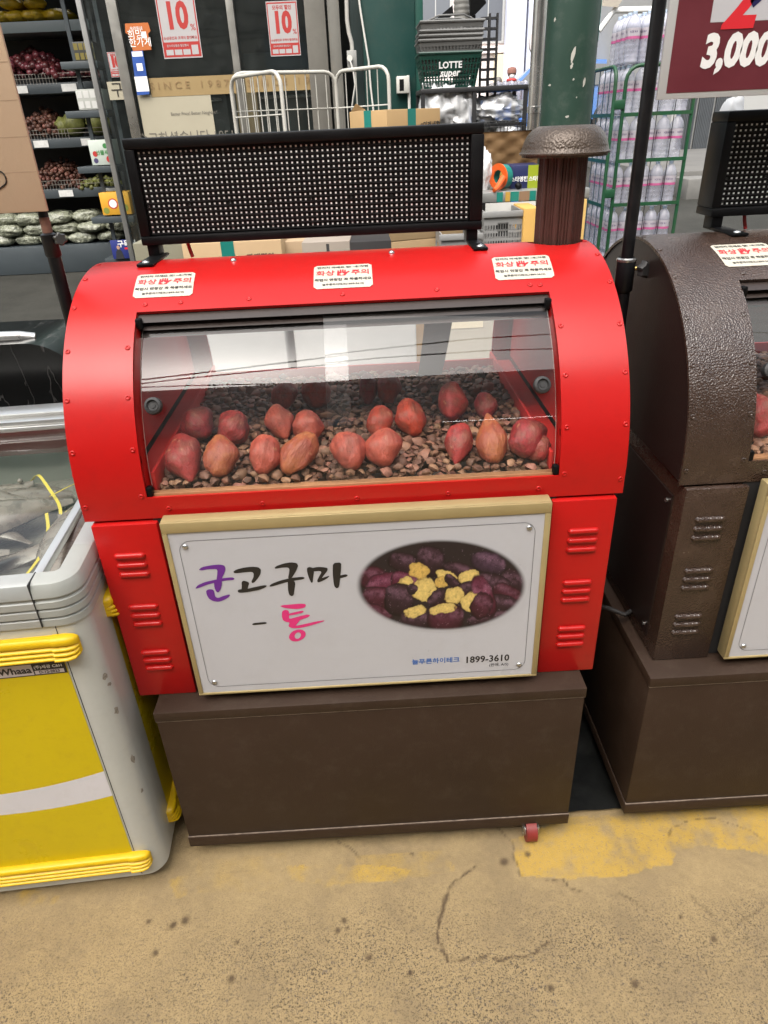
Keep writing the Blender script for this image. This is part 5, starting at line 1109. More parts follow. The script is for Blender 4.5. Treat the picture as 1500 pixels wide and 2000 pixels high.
ONI = M('red_onion', (0.10, 0.020, 0.024), 0.35, var=0.25, vscale=18, rnd=0.4); GAR = M('net_brown', (0.085, 0.030, 0.018), 0.6, var=0.4, vscale=40, rnd=0.4); CAB = M('green_heads', (0.11, 0.115, 0.025), 0.6, var=0.45, vscale=45, rnd=0.3)
heap('onion_heap', 'heap of red onions behind the wire guard of the upper produce shelf', 18, 120, 160, 0.24, 0.033, ONI, 230, 1)
heap('onion_heap', 'low spread of red onions continuing along the upper produce shelf', 118, 205, 160, 0.06, 0.030, ONI, 90, 2)
heap('garlic_heap', 'heap of brown netted bulbs on the middle produce shelf', 55, 126, 272, 0.26, 0.024, GAR, 260, 3, 'bulbs')
heap('garlic_heap', 'wide heap of brown netted bulbs on the lower produce shelf', 72, 168, 373, 0.28, 0.022, GAR, 360, 4, 'bulbs')
heap('greens_heap', 'row of pale green vegetables on the lower produce shelf', 162, 236, 373, 0.10, 0.030, CAB, 90, 6, 'greens')
for i, (px, py, r) in enumerate(((128, 265, 0.085), (148, 258, 0.105), (196, 256, 0.11), (212, 262, 0.08))):
    c = at(px, py, SHY+0.14); bm = B(); bmesh.ops.create_icosphere(bm, subdivisions=3, radius=r)
    for v in bm.verts: v.co *= 1+0.25*mnoise.noise(v.co*28+Vector((i, 0, 0)))
    bmesh.ops.translate(bm, vec=(c.x, c.y, TIER[2]+0.09+r), verts=bm.verts[:]); o = fin('green_cabbage', bm, CAB, None, 180); tag(o, ('small round green vegetable beside the netted bulbs', 'large round green vegetable stacked next to the small one', 'largest green vegetable behind the rack post', 'small green vegetable beside the largest one')[i], 'vegetable')
def bag(name, label, c, sx, sy, sz, mat, seed, cat='bag', grp=None, rz=0.0):
    bm = B(); bmesh.ops.create_uvsphere(bm, u_segments=18, v_segments=12, radius=1.0); off = Vector((seed*3.1, seed*1.7, 0))
    for v in bm.verts:
        s = lambda a, p: math.copysign(abs(a)**p, a)
        x, y, z = s(v.co.x, 0.6), s(v.co.y, 0.6), s(v.co.z, 0.8); k = 1+0.22*mnoise.noise(v.co*2.2+off)+0.12*mnoise.noise(v.co*5+off); e = 1-0.55*max(0, abs(x)-0.6)/0.4
        v.co = Vector((x*sx, y*sy*k, z*sz*k*e))
    bmesh.ops.rotate(bm, cent=(0, 0, 0), matrix=Matrix.Rotation(rz, 3, 'Z'), verts=bm.verts[:]); bmesh.ops.translate(bm, vec=c, verts=bm.verts[:])
    o = fin(name, bm, mat, None, 180); tag(o, label, cat, grp); return o
SACK = M('sack_film', (0.21, 0.22, 0.16), 0.22, var=0.45, vscale=30, bump=0.9, bscale=26, bdist=0.04, coat=0.4)
k = 0
zb0 = at(100, 478, SHY).z
for row, (py, n_, off) in enumerate(((468, 5, 0), (449, 5, 20), (430, 4, 5))):
    for i in range(n_):
        px = off+i*54; p = at(px, py, SHY+0.02); k += 1
        bag('vegetable_sack', 'clear film sack of pale greens, %s row of the stack on the bottom shelf' % ('lowest', 'middle', 'top')[row], (p.x, SHY+0.10+0.02*(k % 3), zb0+0.055+row*0.098), 0.155, 0.17, 0.058, SACK, k, 'sack', 'film sacks, %s row' % ('lowest', 'middle', 'top')[row], 0.1*((k % 3)-1))
YEL = M('yellow_bag_film', (0.42, 0.28, 0.012), 0.25, dirt=0.9, dcol=(0.10, 0.13, 0.02, 1), dscale=13, var=0.3, vscale=9, bump=0.4, bscale=20, bdist=0.02)
for i, (px, py) in enumerate(((8, 20), (30, 22), (52, 24), (76, 22), (22, 5), (62, 6), (110, 16))):
    p = at(px, py, SHY+0.1); bag('snack_bag', 'yellow printed bag lying on the top produce shelf', (p.x, SHY+0.16, TIER[4]+0.135+(0.09 if py < 10 else 0)), 0.10, 0.15, 0.045, YEL, 40+i, 'bag', 'yellow bags on the top shelf', 0.5*((i % 3)-1))
# slim rack beside the shelving
RY = 6.25; rk = thing('slim_display_rack', 'slim grey rack with small hanging shelves in front of the produce shelving', 'rack', (at(220, 300, RY).x, RY, gz(RY)))
for px in (176, 234):
    x = at(px, 250, RY).x; bm = B(); box(bm, x-0.017, x+0.017, RY-0.012, RY+0.012, gz(RY), 2.75); fin('post', bm, SHM, rk, None)
SR = [(120, 128, 186), (215, 137, 205), (322, 160, 225), (419, 186, 256), (498, 212, 272)]
for i, (py, pa, pb) in enumerate(SR):
    a, b = at(pa+6, py+3, RY), at(pb+6, py+3, RY); bm = B(); box(bm, a.x-0.03, b.x+0.03, RY-0.13, RY+0.16, a.z-0.055, a.z, 0.003); fin('hanging_shelf', bm, SHM, rk, 30)
def carton(name, label, px0, py0, px1, py1, Y, dep, mat, prints=None, rz=0, cat='box'):
    a, b = at(px0, py0, Y), at(px1, py1, Y); t = thing(name, label, cat, ((a.x+b.x)/2, Y, b.z))
    bm = B(); box(bm, a.x, b.x, Y, Y+dep, b.z, a.z, 0.002); fin('carton_body', bm, mat, t, 30)
    if prints:
        bm = B(); prints[0](bm, a.x, b.x, b.z, a.z, Y-0.0012); fin('print', bm, prints[1], t, None)
    return t
def fruit(bm, x0, x1, z0, z1, y):
    w, h = x1-x0, z1-z0
    def disc(u, v, r, mi, d=0): poly(bm, [(x0+u*w+r*w*math.cos(t*math.pi/8), y-d, z0+v*h+r*w*math.sin(t*math.pi/8)) for t in range(16)], mi)
    disc(0.22, 0.45, 0.11, 0); disc(0.78, 0.22, 0.13, 0); disc(0.7, 0.75, 0.10, 1); disc(0.2, 0.18, 0.10, 2); put_text(bm, '선물세트', w*0.2, lambda x, z: (x0+0.62*w+x, y-0.0005, z0+0.48*h+z), 0.001, mi=1)
carton('fruit_box', 'white fruit gift box with red fruit print and green lettering on the slim rack', 170, 274, 226, 321, RY-0.10, 0.2, M('box_white_green', (0.45, 0.50, 0.45), 0.4, var=0.08), (fruit, [M('fruit_red', (0.40, 0.03, 0.03), 0.4), M('leaf_green', (0.05, 0.20, 0.06), 0.4), M('berry_blue', (0.06, 0.05, 0.12), 0.4)]))
def citrus(bm, x0, x1, z0, z1, y):
    w, h = x1-x0, z1-z0; disc = lambda u, v, r, mi, d=0: poly(bm, [(x0+u*w+r*w*math.cos(t*math.pi/8), y-d, z0+v*h+r*w*math.sin(t*math.pi/8)) for t in range(16)], mi)
    disc(0.42, 0.5, 0.17, 0); disc(0.42, 0.5, 0.13, 1, 0.0005); disc(0.15, 0.2, 0.1, 2); disc(0.8, 0.3, 0.12, 2)
carton('citrus_box', 'yellow-orange carton with round red badge on the slim rack', 192, 377, 258, 418, RY-0.10, 0.2, M('box_orange', (0.58, 0.30, 0.03), 0.4, var=0.1), (citrus, [M('badge_red', (0.45, 0.06, 0.04), 0.4), WHITEI, M('leaf_dull', (0.20, 0.22, 0.04), 0.4)]))
def packs(bm, x0, x1, z0, z1, y):
    for i in range(4):
        for j in range(2): quadp(bm, (x0+(x1-x0)*(i+0.12)/4, y, z0+(z1-z0)*(j+0.15)/2), (x0+(x1-x0)*(i+0.88)/4, y, z0+(z1-z0)*(j+0.15)/2), (x0+(x1-x0)*(i+0.88)/4, y, z0+(z1-z0)*(j+0.85)/2), (x0+(x1-x0)*(i+0.12)/4, y, z0+(z1-z0)*(j+0.85)/2), 0)
carton('egg_pack', 'pale grey pack with window rows on the slim rack', 146, 175, 206, 213, RY-0.10, 0.2, M('pack_pale', (0.36, 0.37, 0.34), 0.4, var=0.1), (packs, [M('pack_line', (0.50, 0.50, 0.48), 0.4)]))
carton('tea_pack', 'dark pack with yellow grid lines on the topmost slim rack shelf', 140, 82, 188, 118, RY-0.10, 0.2, M('pack_dark', (0.04, 0.04, 0.035), 0.4), (packs, [M('pack_olive', (0.16, 0.13, 0.03), 0.4)]))
def vote(bm, x0, x1, z0, z1, y):
    w, h = x1-x0, z1-z0; put_text(bm, '구독신', w*0.30, lambda x, z: (x0+0.72*w+x, y, z0+0.78*h+z), 0.002, mi=0); quadp(bm, (x0+0.58*w, y, z0+0.5*h), (x0+0.88*w, y, z0+0.5*h), (x0+0.88*w, y, z0+0.6*h), (x0+0.58*w, y, z0+0.6*h), 1)
    poly(bm, [(x0+u*w, y, z0+v*h) for u, v in ((0.12, 0), (0.5, 0), (0.44, 0.4), (0.36, 0.52), (0.26, 0.52), (0.18, 0.4))], 2); poly(bm, [(x0+0.31*w+0.07*w*math.cos(t*0.4), y-0.0004, z0+0.62*h+0.11*h*math.sin(t*0.4)) for t in range(16)], 3)
carton('blue_leaflet_board', 'blue leaflet board with white lettering leaning on the slim rack foot', 214, 470, 266, 504, RY-0.16, 0.02, M('leaflet_blue', (0.02, 0.03, 0.16), 0.4, var=0.1), (vote, [WHITEI, INKR, M('suit_dark', (0.02, 0.02, 0.025), 0.5), M('face_print', (0.40, 0.24, 0.17), 0.5)]), cat='board')

# ------------------------------------------------------------------ green square column with sockets and cables
GC = M('column_green', (0.003, 0.034, 0.028), 0.42, var=0.12, vscale=2, dirt=0.12, dscale=3); CY = 5.5
a, b = at(712, 150, CY), at(812, 150, CY)
gcol = thing('green_column', 'square dark green column with cables and switch box beside the shop front', 'column', ((a.x+b.x)/2, CY, gz(CY)))
bm = B(); box(bm, a.x, b.x, CY, CY+0.45, gz(CY)-0.05, 4.2, 0.006); fin('column_shaft', bm, GC, gcol, 30)
bm = B(); a2 = at(690, 150, CY+0.12); box(bm, a2.x, a.x-0.001, CY+0.12, CY+0.45, gz(CY)-0.05, 4.2); fin('column_return', bm, M('column_shaded_green', (0.004, 0.014, 0.013), 0.5), gcol, None)  # left return: its shade is put into a darker green
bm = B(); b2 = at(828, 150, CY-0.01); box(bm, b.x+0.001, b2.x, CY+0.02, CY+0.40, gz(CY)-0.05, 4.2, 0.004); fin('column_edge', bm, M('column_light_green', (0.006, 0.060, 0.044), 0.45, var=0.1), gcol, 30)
CABLEW = M('white_cable', (0.55, 0.54, 0.50), 0.5)
def cable(name, pts, r, mat, parent=None):
    bm = B(); tube(bm, [at(x, y, Y) for x, y, Y in pts], r, 8); return fin(name, bm, mat, parent, 60)
cable('conduit', ((676, -30, CY-0.05), (678, 40, CY-0.05), (681, 62, CY-0.05), (687, 84, CY-0.05), (688, 98, CY-0.05)), 0.016, M('conduit_grey', (0.36, 0.35, 0.32), 0.5), gcol)
bm = B(); p, q = at(677, 99, CY-0.08), at(698, 138, CY-0.08); box(bm, p.x, q.x, CY-0.10, CY-0.03, q.z, p.z, 0.006); sk = fin('socket_box', bm, M('socket_grey', (0.24, 0.24, 0.225), 0.5, var=0.1), gcol, 30)
bm = B(); pc = at(683, 114, CY-0.11); cyl(bm, (pc.x, CY-0.101, pc.z), (pc.x, CY-0.125, pc.z), 0.022, n=14); fin('plug', bm, CABLEW, sk, 40)
cable('plug_cable', ((683, 116, CY-0.12), (690, 138, CY-0.13), (694, 165, CY-0.12), (690, 190, CY-0.1), (687, 215, CY-0.05)), 0.007, CABLEW, gcol)
cable('hanging_cable', ((697, -30, CY-0.03), (704, 20, CY-0.03), (712, 70, CY-0.03), (720, 120, CY-0.03), (724, 170, CY-0.03), (729, 212, CY-0.03), (732, 300, CY-0.03)), 0.008, CABLEW, gcol)
bm = B(); p, q = at(774, 149, CY-0.06), at(800, 182, CY-0.06); box(bm, p.x, q.x, CY-0.07, CY-0.002, q.z, p.z, 0.008); sw = fin('switch_box', bm, M('switch_white', (0.50, 0.49, 0.45), 0.4, var=0.06), gcol, 30)
bm = B(); p, q = at(780, 155, CY-0.071), at(789, 177, CY-0.071); box(bm, p.x, q.x, CY-0.0725, CY-0.0702, q.z, p.z); fin('switch_dial', bm, BLACK, sw, None)
cable('switch_conduit', ((797, 147, CY-0.03), (799, 190, CY-0.03), (801, 260, CY-0.03)), 0.012, CABLEW, gcol)

# ------------------------------------------------------------------ white roll cage
WC = M('white_cage_paint', (0.42, 0.41, 0.37), 0.4, var=0.06, dirt=0.25, dcol=(0.25, 0.15, 0.09, 1), dscale=14)
k1, k2, k3, k4 = at(449, 155, 4.75), at(548, 160, 4.25), at(655, 146, 5.10), at(759, 150, 4.70)
wc = thing('white_roll_cage', 'white wire roll cage standing in front of the shop glass', 'roll cage', ((k1.x+k4.x)/2, 4.7, gz(4.7)))
zt = k3.z
def cage_panel(root, p, q, zt, zb, r, rb, nb, mat, rails, hoop=True, wire_m=None, names=('hoop', 'bar', 'rail')):
    p, q = Vector((p[0], p[1], 0)), Vector((q[0], q[1], 0)); d = (q-p).normalized(); L = (q-p).length; c = min(0.09, L/3)
    def pt(s, z): v = p+d*s; return Vector((v.x, v.y, z))
    pts = [pt(0, zb)]+([pt(0, zt-c)]+[pt(c*(1-math.cos(R_(a))), zt-c+c*math.sin(R_(a))) for a in (22, 45, 67, 90)]+[pt(L-c*(1-math.cos(R_(a))), zt-c+c*math.sin(R_(a))) for a in (90, 67, 45, 22)]+[pt(L, zt-c)] if hoop else [pt(0, zt), pt(L, zt)])+[pt(L, zb)]
    bm = B(); tube(bm, pts, r, 10); h = fin(names[0], bm, mat, root, 60)
    for i in range(1, nb+1):
        s = L*i/(nb+1); bm = B(); cyl(bm, pt(s, zb), pt(s, zt-r), rb, n=6); fin(names[1], bm, wire_m or mat, h, 60)
    for z in rails: bm = B(); cyl(bm, pt(0, z), pt(L, z), rb*1.1, n=6); fin(names[2], bm, mat, h, 60)
cage_panel(wc, k1, k2, k1.z+0.01, gz(4.7)+0.15, 0.0135, 0.0045, 6, WC, (k1.z-0.24, k1.z-0.65)); cage_panel(wc, k1+Vector((0, 0.03, 0)), k3, zt+0.02, gz(4.7)+0.15, 0.0135, 0.0045, 9, WC, (zt-0.22, zt-0.65)); cage_panel(wc, k3, k4, zt+0.02, gz(4.7)+0.15, 0.0135, 0.0045, 4, WC, (zt-0.22, zt-0.65))
bm = B(); box(bm, min(k1.x, k2.x)+0.02, k4.x-0.02, 4.4, 5.0, gz(4.7)+0.10, gz(4.7)+0.14); fin('cage_floor', bm, WC, wc, None)
for x, y in ((k1.x+0.08, 4.45), (k4.x-0.1, 4.45), (k1.x+0.1, 4.95), (k4.x-0.1, 4.95)): bm = B(); cyl(bm, (x-0.02, y, gz(y)+0.05), (x+0.02, y, gz(y)+0.05), 0.05, n=14); fin('wheel', bm, RUBBER, wc, 40)

# ------------------------------------------------------------------ cartons behind the red roaster
KRAFT = M('kraft_carton', (0.38, 0.25, 0.115), 0.75, var=0.07, vscale=4); TEAL = M('teal_tape', (0.01, 0.17, 0.14), 0.35, var=0.1)
def kraft(name, label, c, w, d, h, rz, tape=True, txt=None, mat=None):
    t = thing(name, label, 'carton', c, rz, local=True); mat = mat or KRAFT
    bm = B(); box(bm, -w/2, w/2, -d/2, d/2, 0, h, 0.004); fin('carton_body', bm, mat, t, 30)
    if tape:
        bm = B(); x = -0.02
        for q in (((x-0.03, -d/2-0.0012, h*0.40), (x+0.03, -d/2-0.0012, h*0.40), (x+0.03, -d/2-0.0012, h+0.001), (x-0.03, -d/2-0.0012, h+0.001)), ((x-0.03, -d/2-0.0012, h+0.001), (x+0.03, -d/2-0.0012, h+0.001), (x+0.03, d/2, h+0.001), (x-0.03, d/2, h+0.001))): quadp(bm, *q)
        fin('tape_strip', bm, TEAL, t, None)
        bm = B(); y = 0.0
        for q in (((-w/2-0.0012, y+0.03, h*0.40), (-w/2-0.0012, y-0.03, h*0.40), (-w/2-0.0012, y-0.03, h+0.001), (-w/2-0.0012, y+0.03, h+0.001)),): quadp(bm, *q)
        fin('tape_strip', bm, TEAL, t, None)
    if txt:
        bm = B()
        for s, sz, u, v in txt: put_text(bm, s, sz, lambda x, z: (u*w+x, -d/2-0.0012, v*h+z), 0.0012)
        fin('lettering', bm, INKB, t, None)
    return t
c0 = at(755, 214, 3.0); c1 = at(860, 209, 3.25); c2 = at(667, 224, 3.2)
d1 = Vector((c1.x-c0.x, c1.y-c0.y, 0)); d2 = Vector((c2.x-c0.x, c2.y-c0.y, 0)); rz = math.atan2(d1.y, d1.x); w = d1.length; dd = d2.length
pc = Vector((c0.x, c0.y, 0))+d1/2+Vector((-math.sin(rz), math.cos(rz), 0))*dd/2; hh = 0.24
kraft('kraft_carton', 'open kraft carton with two teal tape strips on top of the carton stack', (pc.x, pc.y, c0.z-hh), w, dd, hh, rz, True, (('#미래생활', 0.036, 0.30, 0.66), ('www.miraelife.co.kr', 0.013, 0.30, 0.50)))
bm = B(); a = at(684, 218, 3.35); poly(bm, [at(684, 220, 3.3), at(695, 202, 3.33), at(712, 213, 3.36), at(718, 220, 3.3)]); bmesh.ops.solidify(bm, geom=bm.faces[:], thickness=0.004); o = fin('carton_flap', bm, KRAFT, None, None); tag(o, 'torn brown carton flap sticking up from the open carton', 'cardboard')
zz = c0.z-hh-0.002; i = 0
for h_, w_, lab in ((0.40, 0.62, 'plain brown carton directly under the taped carton'), (0.46, 0.70, 'big brown carton in the middle of the stack behind the display'), (0.36, 0.72, 'bottom brown carton of the stack behind the display')):
    z0 = zz-h_; 
    if i == 2: z0 = gz(3.2); h_ = zz-z0
    kraft('stacked_carton', lab, (pc.x, pc.y, z0), w_, 0.5, h_, rz*0.4, False, None, M('carton_tone_%d' % i, (0.36-0.04*i, 0.25-0.03*i, 0.13-0.015*i), 0.8, var=0.1)); zz = z0-0.002; i += 1
LOWC = [(345, 2.30, 0.40, 0.50, (0.17, 0.16, 0.11), None, 'grey-green carton lowest in the row behind the red drum'), (455, 2.25, 0.46, 0.54, (0.42, 0.29, 0.16), (('자매결연', 0.035, 0.28, 0.93), ('선물', 0.03, 0.28, 0.86)), 'kraft carton with small black lettering behind the red drum'), (560, 2.35, 0.42, 0.55, (0.35, 0.25, 0.15), None, 'plain tan carton behind the red drum, under the display'), (640, 2.2, 0.22, 0.52, (0.26, 0.22, 0.18), None, 'narrow grey-brown carton next to the black apple carton'), (700, 2.2, 0.30, 0.50, (0.015, 0.013, 0.013), (('청송사과', 0.07, 0.0, 0.84),), 'black apple carton with coloured lettering behind the red drum')]
for px, Y, w_, h_, c, tx, lab in LOWC:
    p = at(px, 480, Y); h2 = at(px, 472, Y).z-gz(Y)
    t = kraft('low_carton', lab, (p.x, Y+0.2, gz(Y)), w_, 0.4, h2, 0.05*random.uniform(-1, 1), px == 455, tx, M('low_carton_%d' % px, c, 0.7, var=0.08))
    if px == 700:
        for ch in t.children:
            if ch.name.startswith('lettering'): ch.data.materials.clear(); ch.data.materials.append(M('orange_letters', (0.5, 0.28, 0.05), 0.4))

# ------------------------------------------------------------------ basket rack with plastic bags
BKY = 4.55
a, b = at(822, 172, BKY), at(1033, 166, BKY); gB = gz(BKY)
rk2 = thing('black_metal_rack', 'black metal rack holding shopping baskets and clear plastic bags', 'rack', ((a.x+b.x)/2, BKY, gB)); RB = M('rack_black', (0.018, 0.018, 0.019), 0.5, var=0.2)
zt = (a.z+b.z)/2
bm = B(); box(bm, a.x, b.x, BKY, BKY+0.45, zt-0.03, zt, 0.003); fin('top_shelf', bm, RB, rk2, 30)
for x in (a.x+0.015, (a.x+b.x)/2, b.x-0.015):
    for y in (BKY+0.02, BKY+0.43): bm = B(); box(bm, x-0.014, x+0.014, y-0.014, y+0.014, gz(y), zt-0.031); fin('rack_post', bm, RB, rk2, None)
zm = at(900, 243, BKY).z
bm = B(); box(bm, a.x, b.x, BKY, BKY+0.45, zm-0.02, zm, 0.003); fin('middle_shelf', bm, RB, rk2, 30)
bm = B(); box(bm, a.x+0.03, (a.x+b.x)/2-0.02, BKY+0.40, BKY+0.41, zm, zt-0.03); box(bm, (a.x+b.x)/2+0.02, b.x-0.03, BKY+0.40, BKY+0.41, gB, zm-0.02); o = fin('rack_back', bm, M('rack_back_dark', (0.012, 0.012, 0.012), 0.7), rk2, None); o['kind'] = 'stuff'
xm = (a.x+b.x)/2; bm = B()
for i in range(15): x = xm+0.02+(b.x-xm-0.04)*i/14; cyl(bm, (x, BKY-0.01, zm-0.22), (x, BKY-0.01, zm+0.01), 0.0025, n=5)
for i in range(7): z = zm+0.01-0.036*i; cyl(bm, (xm+0.02, BKY-0.012, z), (b.x-0.02, BKY-0.012, z), 0.0025, n=5)
fin('wire_guard', bm, RB, rk2, None)['kind'] = 'stuff'
BAGF = glass('clear_bag_film', (0.90, 0.91, 0.91), 1.5, 0.22, haze=0.75, hcol=(0.85, 0.86, 0.87))
def film(name, label, c, sx, sy, sz, seed, cat='plastic bag'):
    bm = B(); bmesh.ops.create_icosphere(bm, subdivisions=4, radius=1.0); off = Vector((seed, seed*2, seed*3))
    for v in bm.verts:
        n = mnoise.noise(v.co*1.6+off); r = abs(mnoise.noise(v.co*3.4+off))+0.5*abs(mnoise.noise(v.co*7+off)); k = 1+0.30*n+0.42*(r-0.3)
        v.co = Vector((v.co.x*sx*k, v.co.y*sy*k, v.co.z*sz*k))
    bmesh.ops.translate(bm, vec=c, verts=bm.verts[:]); o = fin(name, bm, BAGF, None, 70); tag(o, label, cat); return o
for i, (px, py, sx, sz, lab) in enumerate(((858, 208, 0.14, 0.15, 'crumpled clear plastic bags hanging under the green basket'), (900, 215, 0.13, 0.16, 'second bunch of clear plastic bags beside the rack post'), (972, 213, 0.19, 0.10, 'white heap of clear plastic bags on the lower rack shelf'), (990, 262, 0.17, 0.08, 'flat clear bag behind the wire guard of the rack'))):
    p = at(px, py, BKY+0.16); film('clear_plastic_bag', lab, p, sx, 0.15, sz, i+1.3)
# baskets: tapered wall with slots
def basket(root_label, c, wt, wb, dt, db, h, mat, grp, txt=None):
    t = thing('shopping_basket', root_label, 'basket', c, 0.0, grp, local=True)
    bm = B(); T = 0.004
    def wall(p0, p1, q0, q1, n, rows, skip=None):
        p0, p1, q0, q1 = map(Vector, (p0, p1, q0, q1))
        def P_(u, v): return (p0*(1-u)+p1*u)*(1-v)+(q0*(1-u)+q1*u)*v
        vs = [0, 0.06]+[0.06+0.82*k/rows+e for k in range(rows) for e in ((0.82/rows)*0.24, (0.82/rows))][0:] + [1.0]
        vs = [0, 0.06]; 
        for k in range(rows): vs += [0.06+0.82*(k+0.76)/rows, 0.06+0.82*(k+1)/rows]
        vs += [1.0]
        us = [0]
        for k in range(n): us += [(k+0.40)/n, (k+1)/n]
        for j in range(len(vs)-1):
            hole_v = j >= 1 and j < len(vs)-2 and (j-1) % 2 == 0
            for i in range(len(us)-1):
                hole_u = (i % 2) == 1
                u_, v_ = (us[i]+us[i+1])/2, (vs[j]+vs[j+1])/2
                if hole_u and hole_v and not (skip and skip(u_, v_)): continue
                bm.faces.new([bm.verts.new(P_(u, v)) for u, v in ((us[i], vs[j]), (us[i+1], vs[j]), (us[i+1], vs[j+1]), (us[i], vs[j+1]))])
    sk = (lambda u, v: 0.33 < u < 0.67 and 0.35 < v < 0.85) if txt else None
    B0 = [(-wb/2, -db/2, 0), (wb/2, -db/2, 0), (wb/2, db/2, 0), (-wb/2, db/2, 0)]; T0 = [(-wt/2, -dt/2, h), (wt/2, -dt/2, h), (wt/2, dt/2, h), (-wt/2, dt/2, h)]
    for k in range(4): wall(B0[k], B0[(k+1) % 4], T0[k], T0[(k+1) % 4], 18 if k % 2 == 0 else 12, 5, sk if k == 0 else None)
    bmesh.ops.remove_doubles(bm, verts=bm.verts[:], dist=1e-5); bmesh.ops.solidify(bm, geom=bm.faces[:], thickness=T)
    poly(bm, [Vector(v)+Vector((0, 0, 0.004)) for v in B0]); fin('basket_wall', bm, mat, t, None)
    bm = B(); tube(bm, [Vector(v)+Vector((0, 0, 0.004)) for v in T0], 0.010, 6, closed=True); fin('rim', bm, mat, t, 40)
    for s in (-1, 1):
        bm = B(); tube(bm, [(-wt*0.22, s*dt*0.08, h+0.006), (-wt*0.20, s*dt*0.1, h+0.02), (wt*0.20, s*dt*0.1, h+0.02), (wt*0.22, s*dt*0.08, h+0.006)] if txt else [(-wt/2, s*dt*0.05, h), (-wt*0.2, s*dt*0.3, h+0.045), (wt*0.2, s*dt*0.3, h+0.045), (wt/2, s*dt*0.05, h)], 0.006, 6); fin('handle', bm, mat, t, 60)
    if txt:
        bm = B(); sl = (dt-db)/2/h
        for s, sz, v, sh in txt: put_text(bm, s, sz, lambda x, z: (x+sh*z, -db/2-sl*(v*h+z)-0.007, v*h+z), 0.0018)
        fin('lettering', bm, WHITEI, t, None)
    return t
GB = M('basket_green', (0.004, 0.036, 0.025), 0.42, var=0.06); GYB = M('basket_grey', (0.095, 0.095, 0.092), 0.5, var=0.08)
p = at(880, 169, BKY+0.06); wT = (at(938, 105, BKY+0.06)-at(815, 110, BKY+0.06)).length; wB = (at(928, 165, BKY+.06)-at(828, 170, BKY+.06)).length; hB = at(880, 101, BKY+0.06).z-p.z
basket('dark green shopping basket with white lettering on the black rack', (p.x, BKY+0.24, zt+0.001), wT, wB, 0.34, 0.27, hB, GB, 'stacked shopping baskets', (('LOTTE', 0.055, 0.66, 0), ('super', 0.062, 0.44, 0.2)))
for i in range(4):
    z = zt+hB*(0.30+0.13*i)+0.03
    if i == 3: z += 0.02
    basket(('grey shopping basket nested directly in the green basket', 'grey shopping basket second up in the nested stack', 'grey shopping basket third up in the nested stack', 'grey shopping basket on top of the nested stack, handle raised')[i], (p.x+0.004*i, BKY+0.24, z), wT*1.0, wB*0.96, 0.335, 0.265, hB*0.92 if i < 3 else hB*0.95, GYB, 'stacked shopping baskets')
# perforated black posts, ribbed duct, floodlight
for i, (px, y0, Y) in enumerate(((946, 34, 4.85), (962, 26, 4.9))):
    x = at(px, 100, Y).x; z1 = at(px, y0, Y).z; bm = B(); n = 26; z0 = gz(Y)
    for s in (-1, 1): box(bm, x+s*0.028-0.006, x+s*0.028+0.006, Y-0.02, Y+0.02, z0, z1)
    k = z0+0.02
    while k < z1: box(bm, x-0.022, x+0.022, Y-0.018, Y+0.018, k, k+0.016); k += 0.062
    bmesh.ops.remove_doubles(bm, verts=bm.verts[:], dist=1e-5); o = fin('perforated_post', bm, RB, None, None); tag(o, ('black perforated shelf post behind the basket stack', 'taller black perforated shelf post beside the other one')[i], 'post', 'perforated posts')
DU = M('duct_grey', (0.15, 0.147, 0.135), 0.55, var=0.08); px = 903; Y = 5.2; x = at(px, 30, Y).x; rd = (at(920, 30, Y)-at(886, 30, Y)).length/2
bm = B(); pr = []; z = gz(Y)
while z < 3.4: pr += [(rd*0.93, z), (rd, z+0.012), (rd, z+0.022), (rd*0.93, z+0.034)]; z += 0.036
lathe(bm, pr, 22, (x, Y, 0)); o = fin('ribbed_duct', bm, DU, None, 50); tag(o, 'ribbed grey duct pipe rising behind the shopping baskets', 'pipe')
fl = thing('solar_floodlight', 'black angled floodlight panel beside the ribbed duct', 'floodlight', at(940, 20, 5.0))
bm = B(); P0 = [at(918, -8, 5.05), at(948, 0, 5.0), at(950, 6, 5.0), at(925, 32, 5.05), at(920, 28, 5.1)]; prism(bm, P0, (0, 0.06, 0)); fixn(bm); fin('lamp_head', bm, BLACK, fl, 30)
bm = B(); tube(bm, [at(926, 30, 5.08), at(926, 38, 5.08), at(930, 44, 5.08)], 0.012); fin('bracket', bm, BLACK, fl, 40)
bm = B(); P0 = [at(830, 55, 5.05), at(884, 10, 5.05), at(886, 28, 5.05), at(838, 66, 5.05)]; prism(bm, P0, (0, 0.05, 0)); fixn(bm); o = fin('folded_parasol_arm', bm, BLACKM, None, 30); tag(o, 'dark slanted folded panel leaning behind the shopping baskets', 'panel')

# ------------------------------------------------------------------ poles
Y = 3.95; x = at(1049, 120, Y).x; r = (at(1062, 120, Y)-at(1036, 120, Y)).length/2
sp = thing('steel_pole', 'shiny steel pole between the black rack and the green round column', 'pole', (x, Y, gz(Y))); bm = B(); tube(bm, [(x, Y, gz(Y)), (x, Y, 3.5)], r, 24); fin('pole_shaft', bm, STEELD, sp, 60)
zc = at(1049, 214, Y).z; bm = B(); lathe(bm, [(r, zc-0.02), (r*1.08, zc-0.018), (r*1.08, zc+0.018), (r, zc+0.02)], 24, (x, Y, 0)); bnd = fin('clamp_band', bm, STEEL, sp, 40); bm = B(); cyl(bm, (x+r, Y-0.02, zc), (x+r+0.09, Y-0.02, zc+0.005), 0.006, n=8); fin('clamp_bolt', bm, STEELD, bnd, 40)
Y = 3.55; p, q = at(1061, 130, Y), at(1163, 126, Y); x = (p.x+q.x)/2; r = (q-p).length/2*0.97
